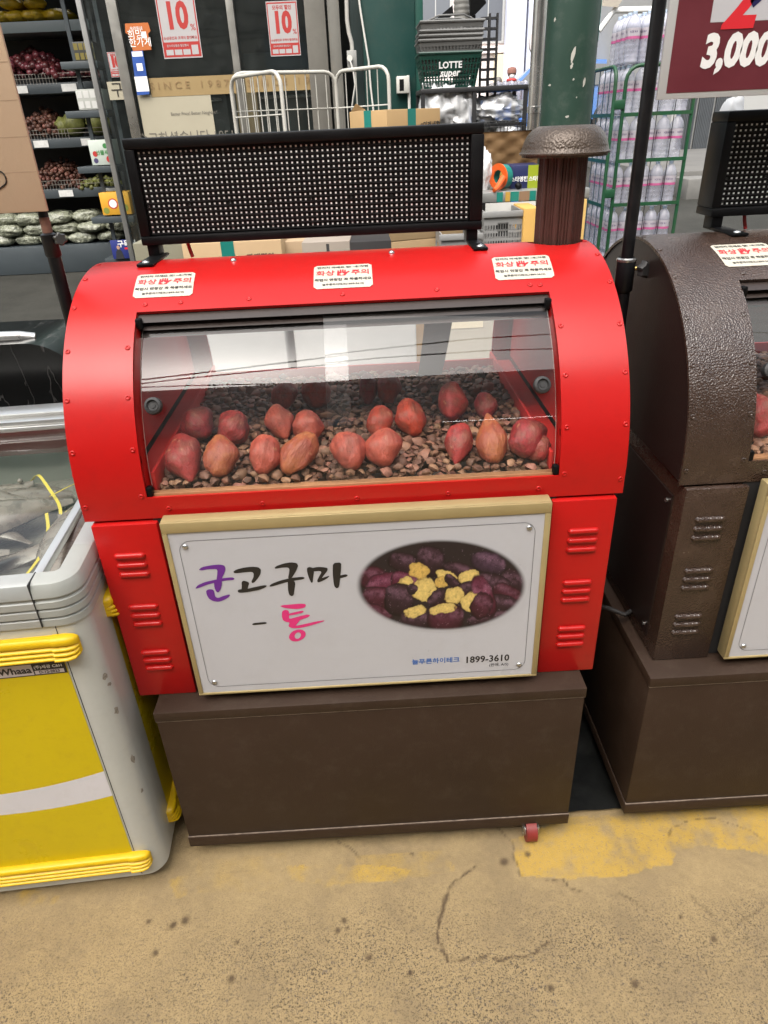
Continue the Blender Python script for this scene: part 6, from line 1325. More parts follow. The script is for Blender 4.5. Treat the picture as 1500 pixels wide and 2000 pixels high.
gp_ = thing('round_green_column', 'thick round green column with chipped paint behind the chimney', 'column', (x, Y, gz(Y)))
bm = B(); tube(bm, [(x, Y, gz(Y)-0.02), (x, Y, 1.2), (x, Y, 2.4), (x, Y, 4.0)], r, 40); fin('column_shaft', bm, M('pipe_green', (0.013, 0.038, 0.026), 0.42, var=0.10, vscale=3, dirt=0.10, dcol=(0.35, 0.34, 0.30, 1), dscale=11), gp_, 60)
for i, (px, py, w_, h_) in enumerate(((1120, 105, 0.010, 0.085), (1117, 128, 0.008, 0.030), (1090, 35, 0.008, 0.02), (1080, 165, 0.012, 0.012), (1142, 160, 0.010, 0.045), (1108, 228, 0.010, 0.014), (1120, 155, 0.006, 0.012), (1126, 190, 0.005, 0.01))):
    c = at(px, py, Y-r); a0 = math.asin(max(-1, min(1, (c.x-x)/r))); rr = random.Random(i); bm = B(); pp = []
    for k in range(10): t = 2*math.pi*k/10; u, v = w_*math.cos(t)*rr.uniform(0.5, 1.2), h_/2*math.sin(t)*rr.uniform(0.6, 1.2); aa = a0+(u+0.25*v)/r; pp.append((x+(r+0.0012)*math.sin(aa), Y-(r+0.0012)*math.cos(aa), c.z+v))
    poly(bm, pp); fin('paint_chip', bm, M('chip_grey', (0.36, 0.35, 0.31), 0.8), gp_, None)
bm = B(); z0, z1 = at(1158, 82, Y).z, at(1158, -20, Y).z
sheet(bm, lambda a, z: (x+(r+0.002)*math.sin(a), Y-(r+0.002)*math.cos(a), z), lin(R_(62), R_(110), 6), (z0, z1)); fin('teal_tape', bm, M('teal_tape_bright', (0.01, 0.26, 0.20), 0.35), gp_, 60)

# ------------------------------------------------------------------ packing table
TY = 3.35; a, b = at(925, 392, TY), at(1152, 368, TY); tz = at(1040, 372, TY).z
tb = thing('packing_table', 'steel packing table with teal-taped edge behind the chimney', 'table', ((a.x+b.x)/2, TY, gz(TY)))
bm = B(); box(bm, a.x-0.3, b.x, TY, TY+0.62, tz-0.055, tz, 0.003); tt = fin('table_top', bm, M('table_zinc', (0.36, 0.37, 0.36), 0.38, metal=0.6, var=0.15, dirt=0.3), tb, 30)
for x in (a.x-0.26, b.x-0.035):
    for y in (TY+0.03, TY+0.58): bm = B(); box(bm, x-0.02, x+0.02, y-0.02, y+0.02, gz(y), tz-0.056); fin('leg', bm, STEELD, tb, None)
for i, (px0, px1, m_) in enumerate(((970, 982, TEAL), (987, 996, M('tape_gold', (0.42, 0.26, 0.05), 0.4)), (997, 1013, TEAL), (1014, 1034, M('tape_brown', (0.20, 0.13, 0.08), 0.5)), (1034, 1046, TEAL))):
    xa, xb = at(px0, 385, TY).x, at(px1, 385, TY).x; bm = B(); box(bm, xa, xb, TY-0.002, TY-0.0005, tz-0.054, tz-0.001); fin('edge_tape', bm, m_, tt, None)
bm = B(); xa, xb = at(948, 398, TY).x, at(1046, 398, TY).x; sheet(bm, lambda x_, t: (x_, TY-0.004, tz-0.058-t*(0.05+0.02*mnoise.noise(Vector((x_*20, 1, 1))))), lin(xa, xb, 20), (0, 1)); fin('paper_strip', bm, M('paper_white', (0.55, 0.55, 0.52), 0.6, var=0.1), tt, None)
# tape dispenser
c = at(975, 362, TY+0.12); td = thing('tape_dispenser', 'orange hand tape dispenser with teal tape roll on the packing table', 'tape dispenser', (c.x, c.y, tz))
c = Vector((c.x, c.y, tz)); ang = R_(35)
def rotv(v): return Matrix.Rotation(ang, 3, 'Z') @ Vector(v)+c
bm = B(); n = 26; r0, r1, hw = 0.045, 0.068, 0.026
rows = []
for rr_, xx in ((r1, -hw), (r1, hw), (r0, hw), (r0, -hw)): rows.append([bm.verts.new(rotv((0.02+xx, rr_*math.cos(2*math.pi*k/n), 0.072+rr_*math.sin(2*math.pi*k/n)))) for k in range(n)])
for i in range(4): bridge(bm, rows[i], rows[(i+1) % 4])
fixn(bm); fin('tape_roll', bm, TEAL, td, 40)
bm = B(); rows = []
for rr_, xx in ((0.076, -0.034), (0.076, -0.027), (0.040, -0.027), (0.040, -0.034)): rows.append([bm.verts.new(rotv((0.02+xx, rr_*math.cos(2*math.pi*k/n), 0.072+rr_*math.sin(2*math.pi*k/n)*(1 if math.sin(2*math.pi*k/n) > 0 else 0.92)))) for k in range(n)])
for i in range(4): bridge(bm, rows[i], rows[(i+1) % 4])
OR = M('orange_plastic', (0.62, 0.10, 0.015), 0.35); fixn(bm); fin('side_ring', bm, OR, td, 40)
bm = B(); tube(bm, [rotv((-0.02, -0.05, 0.07)), rotv((-0.05, -0.06, 0.05)), rotv((-0.09, -0.07, 0.02)), rotv((-0.12, -0.075, 0.012))], [0.020, 0.018, 0.015, 0.012], 10); fin('handle', bm, OR, td, 60)
c = at(1012, 368, TY+0.10); bm = B(); bmesh.ops.create_icosphere(bm, subdivisions=2, radius=0.022, matrix=Matrix.Translation((c.x, c.y, tz+0.020)))
for v in bm.verts: v.co += Vector((0, 0, 0.006))*mnoise.noise(v.co*40)
o = fin('tape_ball', bm, BLACK, None, 180); tag(o, 'small crumpled black ball in front of the navy carton on the packing table', 'ball')
def two(bm, x0, x1, z0, z1, y):
    w, h = x1-x0, z1-z0; quadp(bm, (x0+0.55*w, y, z0), (x1, y, z0), (x1, y, z1), (x0+0.55*w, y, z1), 1)
    put_text(bm, '스타영천', h*0.24, lambda x, z: (x0+0.27*w+x*0.9, y-0.0006, z0+0.42*h+z), 0.001, mi=0); put_text(bm, '스타팜', h*0.22, lambda x, z: (x0+0.78*w+x*0.9, y-0.0006, z0+0.42*h+z), 0.001, mi=0)
carton('fruit_carton', 'navy and lime fruit carton with white lettering on the packing table', 999, 324, 1056, 368, TY+0.16, 0.25, M('carton_navy', (0.012, 0.018, 0.075), 0.4), (two, [WHITEI, M('lime_print', (0.27, 0.33, 0.02), 0.4)]))
carton('orange_carton', 'plain orange-yellow carton end beside the navy carton', 983, 327, 998, 366, TY+0.20, 0.2, M('carton_orange', (0.60, 0.32, 0.06), 0.5))
# egg-crate sheet and bag
bm = B(); p, q = at(948, 258, TY+0.45), at(1040, 322, TY+0.45); sheet(bm, lambda x_, z_: (x_, TY+0.45+0.014*math.cos(x_*42+(math.floor(z_*13) % 2)*math.pi)*math.cos(z_*40), z_), lin(p.x-0.1, q.x+0.1, 50), lin(tz+0.002, p.z, 24)); bmesh.ops.solidify(bm, geom=bm.faces[:], thickness=0.003)
o = fin('moulded_card_tray', bm, M('tray_card', (0.26, 0.155, 0.068), 0.8, var=0.12, vscale=7), None, 180); tag(o, 'brown moulded card sheet with egg-tray bumps standing on the packing table', 'card sheet')
c = at(956, 335, TY+0.2); film('clear_plastic_bag', 'limp clear plastic bag hanging at the display edge over the table', (c.x-0.03, c.y, c.z), 0.045, 0.05, 0.12, 9.1)
# crates under the table
def crate(label, px0, px1, py0, py1, Y, mat, grp):
    a, b = at(px0, py0, Y), at(px1, py1, Y); w = b.x-a.x; h = a.z-gz(Y); h = min(h, 0.34); z0 = a.z-h; t = thing('plastic_crate', label, 'crate', ((a.x+b.x)/2, Y, z0), 0, grp)
    bm = B(); n, rws = 14, 6; T = 0.006
    us = [0.0]
    for k in range(n): us += [(k+0.35)/n, (k+1)/n]
    vs = [0, 0.08]
    for k in range(rws): vs += [0.08+0.74*(k+0.72)/rws, 0.08+0.74*(k+1)/rws]
    vs += [1.0]
    for (o_, d_) in (((a.x, Y), (w, 0)), ((b.x, Y), (0, 0.38)), ((b.x, Y+0.38), (-w, 0)), ((a.x, Y+0.38), (0, -0.38))):
        for j in range(len(vs)-1):
            for i in range(len(us)-1):
                hole = i % 2 == 1 and 1 <= j < len(vs)-2 and (j-1) % 2 == 0; u_ = (us[i]+us[i+1])/2
                if j >= len(vs)-5 and j < len(vs)-2 and 0.36 < u_ < 0.64: hole = True
                if hole: continue
                bm.faces.new([bm.verts.new((o_[0]+d_[0]*u, o_[1]+d_[1]*u, z0+h*v)) for u, v in ((us[i], vs[j]), (us[i+1], vs[j]), (us[i+1], vs[j+1]), (us[i], vs[j+1]))])
    bmesh.ops.remove_doubles(bm, verts=bm.verts[:], dist=1e-5); bmesh.ops.solidify(bm, geom=bm.faces[:], thickness=T); quadp(bm, (a.x, Y, z0+.004), (b.x, Y, z0+.004), (b.x, Y+.38, z0+.004), (a.x, Y+.38, z0+.004)); fin('crate_wall', bm, mat, t, None)
    bm = B(); box(bm, a.x-0.012, b.x+0.012, Y-0.014, Y-0.007, z0+h-0.03, z0+h, 0.002); fin('crate_rim', bm, mat, t, 30)
    return z0
CR = M('crate_grey', (0.24, 0.24, 0.235), 0.5, var=0.08)
zc_ = crate('grey slotted plastic crate under the packing table edge', 946, 1018, 414, 470, 3.05, CR, 'grey plastic crates'); crate('grey slotted plastic crate showing under the display', 862, 938, 458, 480, 2.75, CR, 'grey plastic crates')
for nm, lab, px0, px1, py0, Y, c in (('kraft_carton', 'plain ochre carton standing next to the grey crate', 1024, 1056, 408, 3.02, (0.50, 0.29, 0.07)), ('kraft_carton', 'torn kraft carton under the table corner beside the chimney', 1128, 1147, 390, 3.10, (0.50, 0.32, 0.10)), ('crate_support', 'dark brown carton carrying the grey crate under the table', 946, 1020, 474, 3.05, (0.16, 0.11, 0.06))):
    p, q = at(px0, py0, Y), at(px1, py0, Y); bm = B(); zt_ = min(p.z, zc_-0.002) if nm == 'crate_support' else p.z
    box(bm, p.x, q.x, Y, Y+0.3, gz(Y), zt_, 0.004); o = fin(nm, bm, M('ct_%d' % px1, c, 0.75, var=0.1), None, 30); tag(o, lab, 'carton')

# ------------------------------------------------------------------ water bottles in a green cage
PET = glass('pet_bottle', (0.93, 0.95, 0.96), 1.5, 0.05, haze=0.46, hcol=(0.62, 0.62, 0.72)); LABL = M('bottle_label', (0.42, 0.39, 0.43), 0.4, var=0.1, vscale=30); PINK = M('label_pink', (0.48, 0.10, 0.25), 0.4); CAPW = M('cap_pale_blue', (0.45, 0.55, 0.68), 0.4)
bm = B(); rb = 0.0485
pr = [(0, 0.004), (0.036, 0.0), (rb, 0.008)]
for k in range(4): z = 0.02+k*0.030; pr += [(rb, z), (rb*0.945, z+0.010), (rb, z+0.020)]
pr += [(rb*0.97, 0.142), (rb*0.97, 0.205), (rb, 0.212), (rb*0.98, 0.225), (rb*0.82, 0.252), (rb*0.5, 0.274), (0.0150, 0.283), (0.0140, 0.290)]
lathe(bm, pr, 16); me_b = bpy.data.meshes.new('bottle_body'); bm.to_mesh(me_b); bm.free()
for pl in me_b.polygons: pl.use_smooth = True
me_b.materials.append(PET)
bm = B(); lathe(bm, [(rb*0.985, 0.160), (rb*0.985, 0.206)], 16, mi=0); lathe(bm, [(rb*0.988, 0.144), (rb*0.988, 0.160)], 16, mi=1)
for k in range(4): put_text(bm, 'ICIS 8.0', 0.017, lambda x, z: ((rb*0.992)*math.sin(x/rb+k*math.pi/2), -(rb*0.992)*math.cos(x/rb+k*math.pi/2), 0.184+z), 0.0004, res=1, mi=2)
me_l = bpy.data.meshes.new('label'); bm.to_mesh(me_l); bm.free()
for m_ in (LABL, PINK, M('label_ink', (0.08, 0.05, 0.14), 0.5)): me_l.materials.append(m_)
bm = B(); lathe(bm, [(0.0150, 0.284), (0.0155, 0.286), (0.0155, 0.300), (0.0135, 0.303), (0, 0.303)], 12); me_c = bpy.data.meshes.new('cap'); bm.to_mesh(me_c); bm.free(); me_c.materials.append(CAPW)
WCY = 4.42; g0 = at(1207, 250, WCY); g1 = at(1338, 250, WCY); gw = gz(WCY)
rs2 = random.Random(4)
def bottle(x, y, z, label, grp):
    t = thing('water_bottle', label, 'bottle', (x, y, z), rs2.uniform(-0.5, 0.5), grp, local=True)
    for nm, me_ in (('bottle_body', me_b), ('label', me_l), ('cap', me_c)): o = bpy.data.objects.new(nm, me_); COL.objects.link(o); o.parent = t
for L_ in range(6):
    zc = gw+0.115+L_*0.306
    nm = ['bottom', 'second', 'third', 'fourth', 'fifth', 'topmost'][L_]
    for i in range(5):
        for j in range(6):
            if j > 0 and i > 0 and L_ < 5: continue
            if L_ == 5 and j > 3: continue
            x = g0.x+0.055+i*0.1; y = WCY+0.07+j*0.1
            bottle(x, y, zc, 'clear pink-labelled water bottle in the %s layer of the green cage' % nm, 'water bottles, %s layer' % nm)
GRN = M('cage_green', (0.008, 0.065, 0.026), 0.42, var=0.12, dirt=0.25, dcol=(0.12, 0.07, 0.04, 1), dscale=9); BLU = M('cage_blue_wire', (0.02, 0.06, 0.09), 0.5)
wcg = thing('green_roll_cage', 'green tubular roll cage filled with water bottles', 'roll cage', ((g0.x+g1.x)/2, WCY, gw))
zt = at(1230, 128, WCY).z; rails = [at(1270, p_, WCY).z for p_ in (222, 312, 397)]
cage_panel(wcg, (g0.x+0.02, WCY), (g1.x+0.03, WCY), zt, gw+0.1, 0.013, 0.003, 3, GRN, [], True, BLACKM)
for z in rails: bm = B(); box(bm, g0.x+0.02, g1.x+0.03, WCY-0.016, WCY-0.008, z-0.012, z+0.012); fin('flat_rail', bm, GRN, wcg, None)
cage_panel(wcg, (g0.x-0.055, WCY-0.01), (g0.x-0.055, WCY+0.72), zt, gw+0.1, 0.013, 0.0035, 5, GRN, [], True, BLU)
for z in rails: bm = B(); box(bm, g0.x-0.065, g0.x-0.058, WCY, WCY+0.72, z-0.012, z+0.012); fin('flat_rail', bm, GRN, wcg, None)
for z in (at(1200, 205, WCY).z, at(1190, 378, WCY).z): bm = B(); box(bm, g0.x-0.06, g0.x+0.025, WCY-0.022, WCY+0.01, z-0.03, z+0.03, 0.006); fin('hinge_block', bm, GRN, wcg, 30)
bm = B(); box(bm, g0.x-0.05, g1.x+0.04, WCY, WCY+0.72, gw+0.085, gw+0.112); fin('cage_floor', bm, GRN, wcg, None)
for x, y in ((g0.x, WCY+0.06), (g1.x, WCY+0.06), (g0.x, WCY+0.64), (g1.x, WCY+0.64)): bm = B(); cyl(bm, (x-0.015, y, gz(y)+0.043), (x+0.015, y, gz(y)+0.043), 0.042, n=14); fin('wheel', bm, RUBBER, wcg, 40)

# ------------------------------------------------------------------ street beyond
def facade(name, label, x0, x1, y, dep, h, col, rows, cols, pier=None, z0=None, wc=(0.14, 0.15, 0.17)):
    z0 = gz(y)-0.3 if z0 is None else z0; t = thing(name, label, 'building', ((x0+x1)/2, y, z0)); m_ = M(name+'_wall_%d' % int(x0*10+y), col, 0.75, var=0.06, vscale=0.5, dirt=0.2, dcol=(col[0]*0.6, col[1]*0.6, col[2]*0.6, 1), dscale=0.6)
    bm = B(); box(bm, x0, x1, y, y+dep, z0, z0+h); fin('wall', bm, m_, t, None)
    wm = M('far_glass', wc, 0.15); fm = M('far_frame', (0.45, 0.45, 0.44), 0.5)
    for r_ in range(rows):
        for c_ in range(cols):
            cx = x0+(x1-x0)*(c_+0.5)/cols; cz = z0+3.7+r_*2.9; w2, h2 = (x1-x0)/cols*0.28, 0.72
            if cz+h2 > z0+h: continue
            bm = B(); box(bm, cx-w2-0.07, cx+w2+0.07, y-0.09, y-0.001, cz-h2-0.07, cz+h2+0.07); f = fin('window', bm, fm, t, None)
            for s in (-1, 1): bm = B(); box(bm, cx+s*w2/2-w2/2+0.02, cx+s*w2/2+w2/2-0.02, y-0.10, y-0.091, cz-h2, cz+h2); fin('pane', bm, wm, f, None)
    for z in (2.6, 5.6): bm = B(); box(bm, x0, x1, y-0.16, y-0.001, z0+z, z0+z+0.22); fin('string_course', bm, m_, t, None)
    return t, z0, m_
X_ = lambda px, Y: at(px, 100, Y).x
t, z0, m_ = facade('street_building', 'white and pink rendered street building with piers seen past the baskets', X_(800, 30), X_(1100, 30), 30, 8, 15, (0.80, 0.72, 0.69), 4, 3)
for px in (1000, 1040): x = X_(px, 30); bm = B(); box(bm, x-0.35, x+0.35, 29.4, 29.83, z0, z0+15); fin('pier', bm, M('pier_grey', (0.60, 0.63, 0.74), 0.7, var=0.05), t, None)
bm = B(); box(bm, X_(965, 30), X_(1060, 30), 29.80, 29.995, z0, z0+2.55); fin('ground_floor_recess', bm, M('recess_cream', (0.62, 0.56, 0.42), 0.8), t, None)
t2, z2, _m = facade('street_building', 'pale grey street building beside the pink one', X_(1105, 34), X_(1420, 34), 34, 8, 15, (0.46, 0.46, 0.455), 4, 4)
t3, z3, _m = facade('street_building', 'grey low building with shutters beyond the water bottles', X_(1330, 16), X_(1640, 16), 16, 6, 9, (0.32, 0.32, 0.31), 2, 4)
for k in range(3):
    xa = X_(1346+k*34, 16); bm = B(); w_ = X_(1376, 16)-X_(1346, 16)
    for s in range(9): box(bm, xa+w_*s/9, xa+w_*(s+0.7)/9, 15.93, 15.97, gz(16), gz(16)+2.2)
    box(bm, xa, xa+w_, 15.971, 15.998, gz(16), gz(16)+2.2); fin('shutter', bm, M('shutter_grey', (0.06, 0.066, 0.072), 0.5, var=0.1), t3, None)
facade('street_building', 'dull brick street building closing the lane on the far side', -24, X_(798, 32), 32, 8, 14, (0.33, 0.28, 0.24), 3, 7)
# awning over the far lane
aw = thing('shop_awning', 'grey tilted awning with white pipe frame above the water bottles', 'awning', at(1220, 30, 11)); p, q = at(1150, 10, 11), at(1262, -6, 11); bm = B(); poly(bm, [p, at(1206, 14, 10.4), at(1236, -30, 11.5), at(1165, -30, 11.6)]); bmesh.ops.solidify(bm, geom=bm.faces[:], thickness=0.03); fin('awning_sheet', bm, M('awning_beige', (0.36, 0.32, 0.26), 0.7, var=0.1), aw, None)
bm = B(); tube(bm, [at(1170, 60, 10.6), at(1200, 20, 10.6), at(1290, 18, 10.6)], 0.04); fin('awning_pipe', bm, WHITEI, aw, 60)
sg = thing('hanging_shop_sign', 'round white and green hanging shop sign beside the green column', 'sign', at(1066, 85, 16)); bm = B(); c = at(1066, 82, 16); P0 = [(c.x+0.34*math.cos(t_*math.pi/9), 16, c.z+0.30*math.sin(t_*math.pi/9)) for t_ in range(18)]; prism(bm, P0, (0, 0.12, 0)); fixn(bm); fin('sign_disc', bm, M('sign_pale', (0.55, 0.50, 0.50), 0.4), sg, 30)
for s in (-1, 1): bm = B(); box(bm, c.x-0.26, c.x+0.26, 15.985, 15.998, c.z+s*0.19-0.05, c.z+s*0.19+0.05); fin('sign_stripe', bm, M('sign_green', (0.06, 0.28, 0.08), 0.4), sg, None)
bm = B(); put_text(bm, '부동산', 0.19, lambda x, z: (c.x+x, 15.985, c.z+z), 0.002); fin('lettering', bm, INKR, sg, None)
bm = B(); a, b = at(1050, 58, 16.2), at(1085, 70, 16.2); box(bm, a.x, b.x+0.6, 16.2, 16.5, b.z, a.z); fin('sign_arm', bm, M('pink_fascia', (0.50, 0.16, 0.17), 0.5), sg, None)
bm = B(); cyl(bm, (c.x+0.45, 16.06, gz(16)), (c.x+0.45, 16.06, a.z), 0.05, n=10); fin('sign_post', bm, STEELD, sg, 60)
# car
def car(label, x, y, rz, col):
    t = thing('parked_car', label, 'car', (x, y, gz(y)), rz, local=True); m_ = M('car_paint', col, 0.22, coat=0.6); gl = M('car_glass', (0.02, 0.025, 0.03), 0.08)
    bm = B(); side = [(-2.15, 0.32), (2.15, 0.32), (2.2, 0.62), (2.05, 0.80), (1.15, 0.93), (0.55, 1.40), (-0.2, 1.52), (-1.3, 1.46), (-1.95, 1.02), (-2.2, 0.85)]; t.scale = (1.12, 1.12, 1.22)
    rings = []
    for yy, k, s in ((-0.90, 0.0, 1), (-0.86, 1, 1), (0.86, 1, 1), (0.90, 0.0, 1)):
        rings.append([bm.verts.new((px*(1 if abs(yy) < 0.88 else 0.985), yy*(1-0.22*max(0, pz-0.93)/0.6), pz*(1 if abs(yy) < 0.88 else 0.985))) for px, pz in side])
    for a_, b_ in zip(rings[:-1], rings[1:]): bridge(bm, a_, b_)
    bm.faces.new(rings[0][::-1]); bm.faces.new(rings[-1]); fixn(bm); fin('car_body', bm, m_, t, 25)
    bm = B(); poly(bm, [(1.17, -0.72, 0.965), (1.17, 0.72, 0.965), (0.585, 0.62, 1.415), (0.585, -0.62, 1.415)]); fin('windscreen', bm, gl, t, None)
    for s in (-1, 1):
        for q in (((0.95, 0.97), (0.5, 1.36), (-0.25, 1.44), (-0.25, 0.97)), ((-0.32, 0.97), (-0.32, 1.44), (-1.25, 1.38), (-1.7, 1.0))): bm = B(); poly(bm, [(px, s*(0.908*(1-0.22*max(0, pz-0.93)/0.6)), pz) for px, pz in q]); fin('side_window', bm, gl, t, None)
        bm = B(); box(bm, 2.02, 2.17, s*0.62-0.16, s*0.62+0.16, 0.60, 0.74, 0.02); fin('headlight', bm, WHITEP, t, 30)
        for px in (-1.35, 1.35):
            bm = B(); cyl(bm, (px, s*0.72, 0.32), (px, s*0.92, 0.32), 0.32, n=24); w_ = fin('wheel', bm, RUBBER, t, 40); bm = B(); cyl(bm, (px, s*0.921, 0.32), (px, s*0.93, 0.32), 0.20, n=18); fin('rim', bm, STEEL, w_, 40)
        bm = B(); box(bm, 0.72, 0.90, s*0.90-0.0+(0.0 if s > 0 else -0.16), s*0.90+(0.16 if s > 0 else 0.0), 0.95, 1.08, 0.03); fin('wing_mirror', bm, m_, t, 30)
    return t
p = at(1012, 165, 24); car('blue car parked in the street beyond the black rack', p.x+0.55, 22, R_(168), (0.06, 0.16, 0.42))
# people
SKIN = M('skin', (0.45, 0.27, 0.19), 0.5, sss=0.1)
def person(label, x, y, h, coat, trousers, hair, face=-90, mask=None, scarf=None, cap=None):
    t = thing('person', label, 'person', (x, y, gz(y)), R_(face), local=True); s = h/1.75      # faces local +X
    V = [((0, 0, 0.95), 0.15), ((0, 0, 1.20), 0.16), ((0, 0, 1.42), 0.15), ((0.01, 0, 1.53), 0.06), ((0.02, 0, 1.62), 0.095), ((0.02, 0, 1.70), 0.085),
         ((0, 0.19, 1.40), 0.075), ((0.02, 0.25, 1.13), 0.058), ((0.10, 0.24, 0.90), 0.045), ((0.13, 0.24, 0.82), 0.042), ((0, -0.19, 1.40), 0.075), ((0.02, -0.25, 1.13), 0.058), ((0.10, -0.24, 0.90), 0.045), ((0.13, -0.24, 0.82), 0.042),
         ((0, 0.10, 0.85), 0.10), ((0.02, 0.11, 0.48), 0.065), ((-0.02, 0.11, 0.09), 0.045), ((0.14, 0.12, 0.05), 0.042), ((0, -0.10, 0.85), 0.10), ((0.02, -0.11, 0.48), 0.065), ((-0.02, -0.11, 0.09), 0.045), ((0.14, -0.12, 0.05), 0.042)]
    E = [(0, 1), (1, 2), (2, 3), (3, 4), (4, 5), (2, 6), (6, 7), (7, 8), (8, 9), (2, 10), (10, 11), (11, 12), (12, 13), (0, 14), (14, 15), (15, 16), (16, 17), (0, 18), (18, 19), (19, 20), (20, 21)]
    me = bpy.data.meshes.new('body'); me.from_pydata([tuple(c*s for c in v[0]) for v in V], E, []); o = bpy.data.objects.new('body_tmp', me); COL.objects.link(o)
    md = o.modifiers.new('s', 'SKIN'); md.use_smooth_shade = True
    for i, v in enumerate(V): o.data.skin_vertices[0].data[i].radius = (v[1]*s, v[1]*s)
    o.data.skin_vertices[0].data[0].use_root = True; o.modifiers.new('d', 'SUBSURF').levels = 2
    dg = bpy.context.evaluated_depsgraph_get(); dg.update(); r = bpy.data.meshes.new_from_object(o.evaluated_get(dg)); bpy.data.objects.remove(o); r.name = 'body'; r.materials.clear()
    nm = label[:14]
    for m_ in (SKIN, M('coat_'+nm, coat, 0.7, var=0.1), M('trousers_'+nm, trousers, 0.8), M('shoes_black', (0.02, 0.02, 0.02), 0.5)): r.materials.append(m_)
    for pl in r.polygons:
        c = pl.center/s; pl.use_smooth = True; pl.material_index = 3 if c.z < 0.10 else 2 if c.z < 0.62 else 0 if (c.z > 1.53 or (c.z < 0.885 and c.x > 0.085 and abs(c.y) > 0.15)) else 1
    b_ = link('body', r, None, t)
    bm = B(); bmesh.ops.create_uvsphere(bm, u_segments=20, v_segments=14, radius=0.112*s)
    for v in bm.verts: v.co = Vector((v.co.x*1.02-0.016*s, v.co.y*0.92, v.co.z*1.08))
    bmesh.ops.delete(bm, geom=[v for v in bm.verts if v.co.x > 0.055*s and v.co.z < 0.045*s or v.co.z < -0.07*s], context='VERTS'); bmesh.ops.translate(bm, vec=(0.02*s, 0, 1.665*s), verts=bm.verts[:]); fin('hair', bm, M('hair_'+nm, hair, 0.6, var=0.2, vscale=60), t, 180)
    bm = B(); bmesh.ops.create_uvsphere(bm, u_segments=10, v_segments=8, radius=0.016*s, matrix=Matrix.Translation((0.112*s, 0, 1.635*s))); fin('nose', bm, SKIN, t, 180)
    for sd in (-1, 1): bm = B(); bmesh.ops.create_uvsphere(bm, u_segments=8, v_segments=6, radius=0.011*s, matrix=Matrix.Translation((0.098*s, sd*0.034*s, 1.665*s))); fin('eye', bm, INKB, t, 180)
    for sd in (-1, 1): bm = B(); bmesh.ops.create_uvsphere(bm, u_segments=8, v_segments=6, radius=0.024*s, matrix=Matrix.Translation((0.02*s, sd*0.092*s, 1.65*s))); fin('ear', bm, SKIN, t, 180)
    if mask:
        bm = B(); bmesh.ops.create_uvsphere(bm, u_segments=16, v_segments=10, radius=0.072*s, matrix=Matrix.Translation((0.062*s, 0, 1.60*s))); fin('face_mask', bm, WHITEP, t, 180)
    if scarf:
        bm = B(); tube(bm, [(0.09*s*math.cos(a_*0.4)+0.01, 0.10*s*math.sin(a_*0.4), 1.52*s) for a_ in range(16)], 0.04*s, 8, closed=True); fin('scarf', bm, M('scarf_red', scarf, 0.8), t, 180)
    if cap:
        bm = B(); lathe(bm, [(0.122*s, 1.67*s), (0.125*s, 1.74*s), (0.10*s, 1.80*s), (0, 1.82*s)], 18, (0.01*s, 0, 0)); fin('knit_cap', bm, M('cap_brown', cap, 0.9), t, 180)
    return t
def stand(px, pyhead, Y): p = at(px, pyhead, Y); return p.x
person('person in a long navy padded coat walking away beyond the steel pole', stand(1067, 112, 20), 20.0, 1.84, (0.02, 0.035, 0.13), (0.015, 0.017, 0.03), (0.02, 0.016, 0.014), 90)
person('person in brown knit cap, white mask and red scarf beyond the rack', stand(1000, 130, 19.5), 19.5, 1.68, (0.22, 0.05, 0.05), (0.05, 0.05, 0.06), (0.05, 0.03, 0.025), -90, mask=True, scarf=(0.40, 0.04, 0.04), cap=(0.20, 0.09, 0.07))
person('person with short grey hair and dark jacket beside the one in the knit cap', stand(974, 145, 19.2), 19.2, 1.52, (0.05, 0.055, 0.06), (0.04, 0.04, 0.05), (0.12, 0.11, 0.10), 60)
# blue tarpaulin over goods, water packs
bm = B(); Y = 5.6; a, b = at(975, 176, Y), at(1066, 176, Y); sheet(bm, lambda u, v: (a.x+(b.x-a.x)*u, Y+0.5*v+0.03*mnoise.noise(Vector((u*9, v*6, 1))), gz(Y)+(a.z-0.05-gz(Y))*(1-max(0, 0.5-v)*2)**0.5*(0.95+0.10*mnoise.noise(Vector((u*6, v*5, 4))))), lin(0, 1, 30), [0.02]+lin(0.05, 1, 18)); o = fin('blue_tarpaulin', bm, M('tarp_blue', (0.01, 0.13, 0.50), 0.35, var=0.2, bump=0.5, bscale=18, bdist=0.02), None, 60); tag(o, 'creased bright blue tarpaulin draped over goods behind the steel pole', 'tarpaulin')
Y = 6.2; a, b = at(968, 160, Y), at(1034, 158, Y); zt_ = at(1000, 157, Y).z
wp = thing('water_pack_pallet', 'shrink-wrapped pallet of clear water packs beyond the black rack', 'pallet', ((a.x+b.x)/2, Y, gz(Y)))
n_ = 5
for i in range(n_):
    for k in range(2):
        x0_ = a.x+(b.x-a.x)*i/n_; bm = B(); box(bm, x0_+0.004, x0_+(b.x-a.x)/n_-0.004, Y, Y+0.5, zt_-0.32*(k+1)+0.005, zt_-0.32*k, 0.03, 3); fin('water_pack', bm, PET, wp, 40)
bm = B(); box(bm, a.x, b.x, Y, Y+0.5, gz(Y), zt_-0.645); fin('pallet_base', bm, M('pallet_label', (0.20, 0.32, 0.45), 0.5, var=0.4, vscale=9), wp, None)
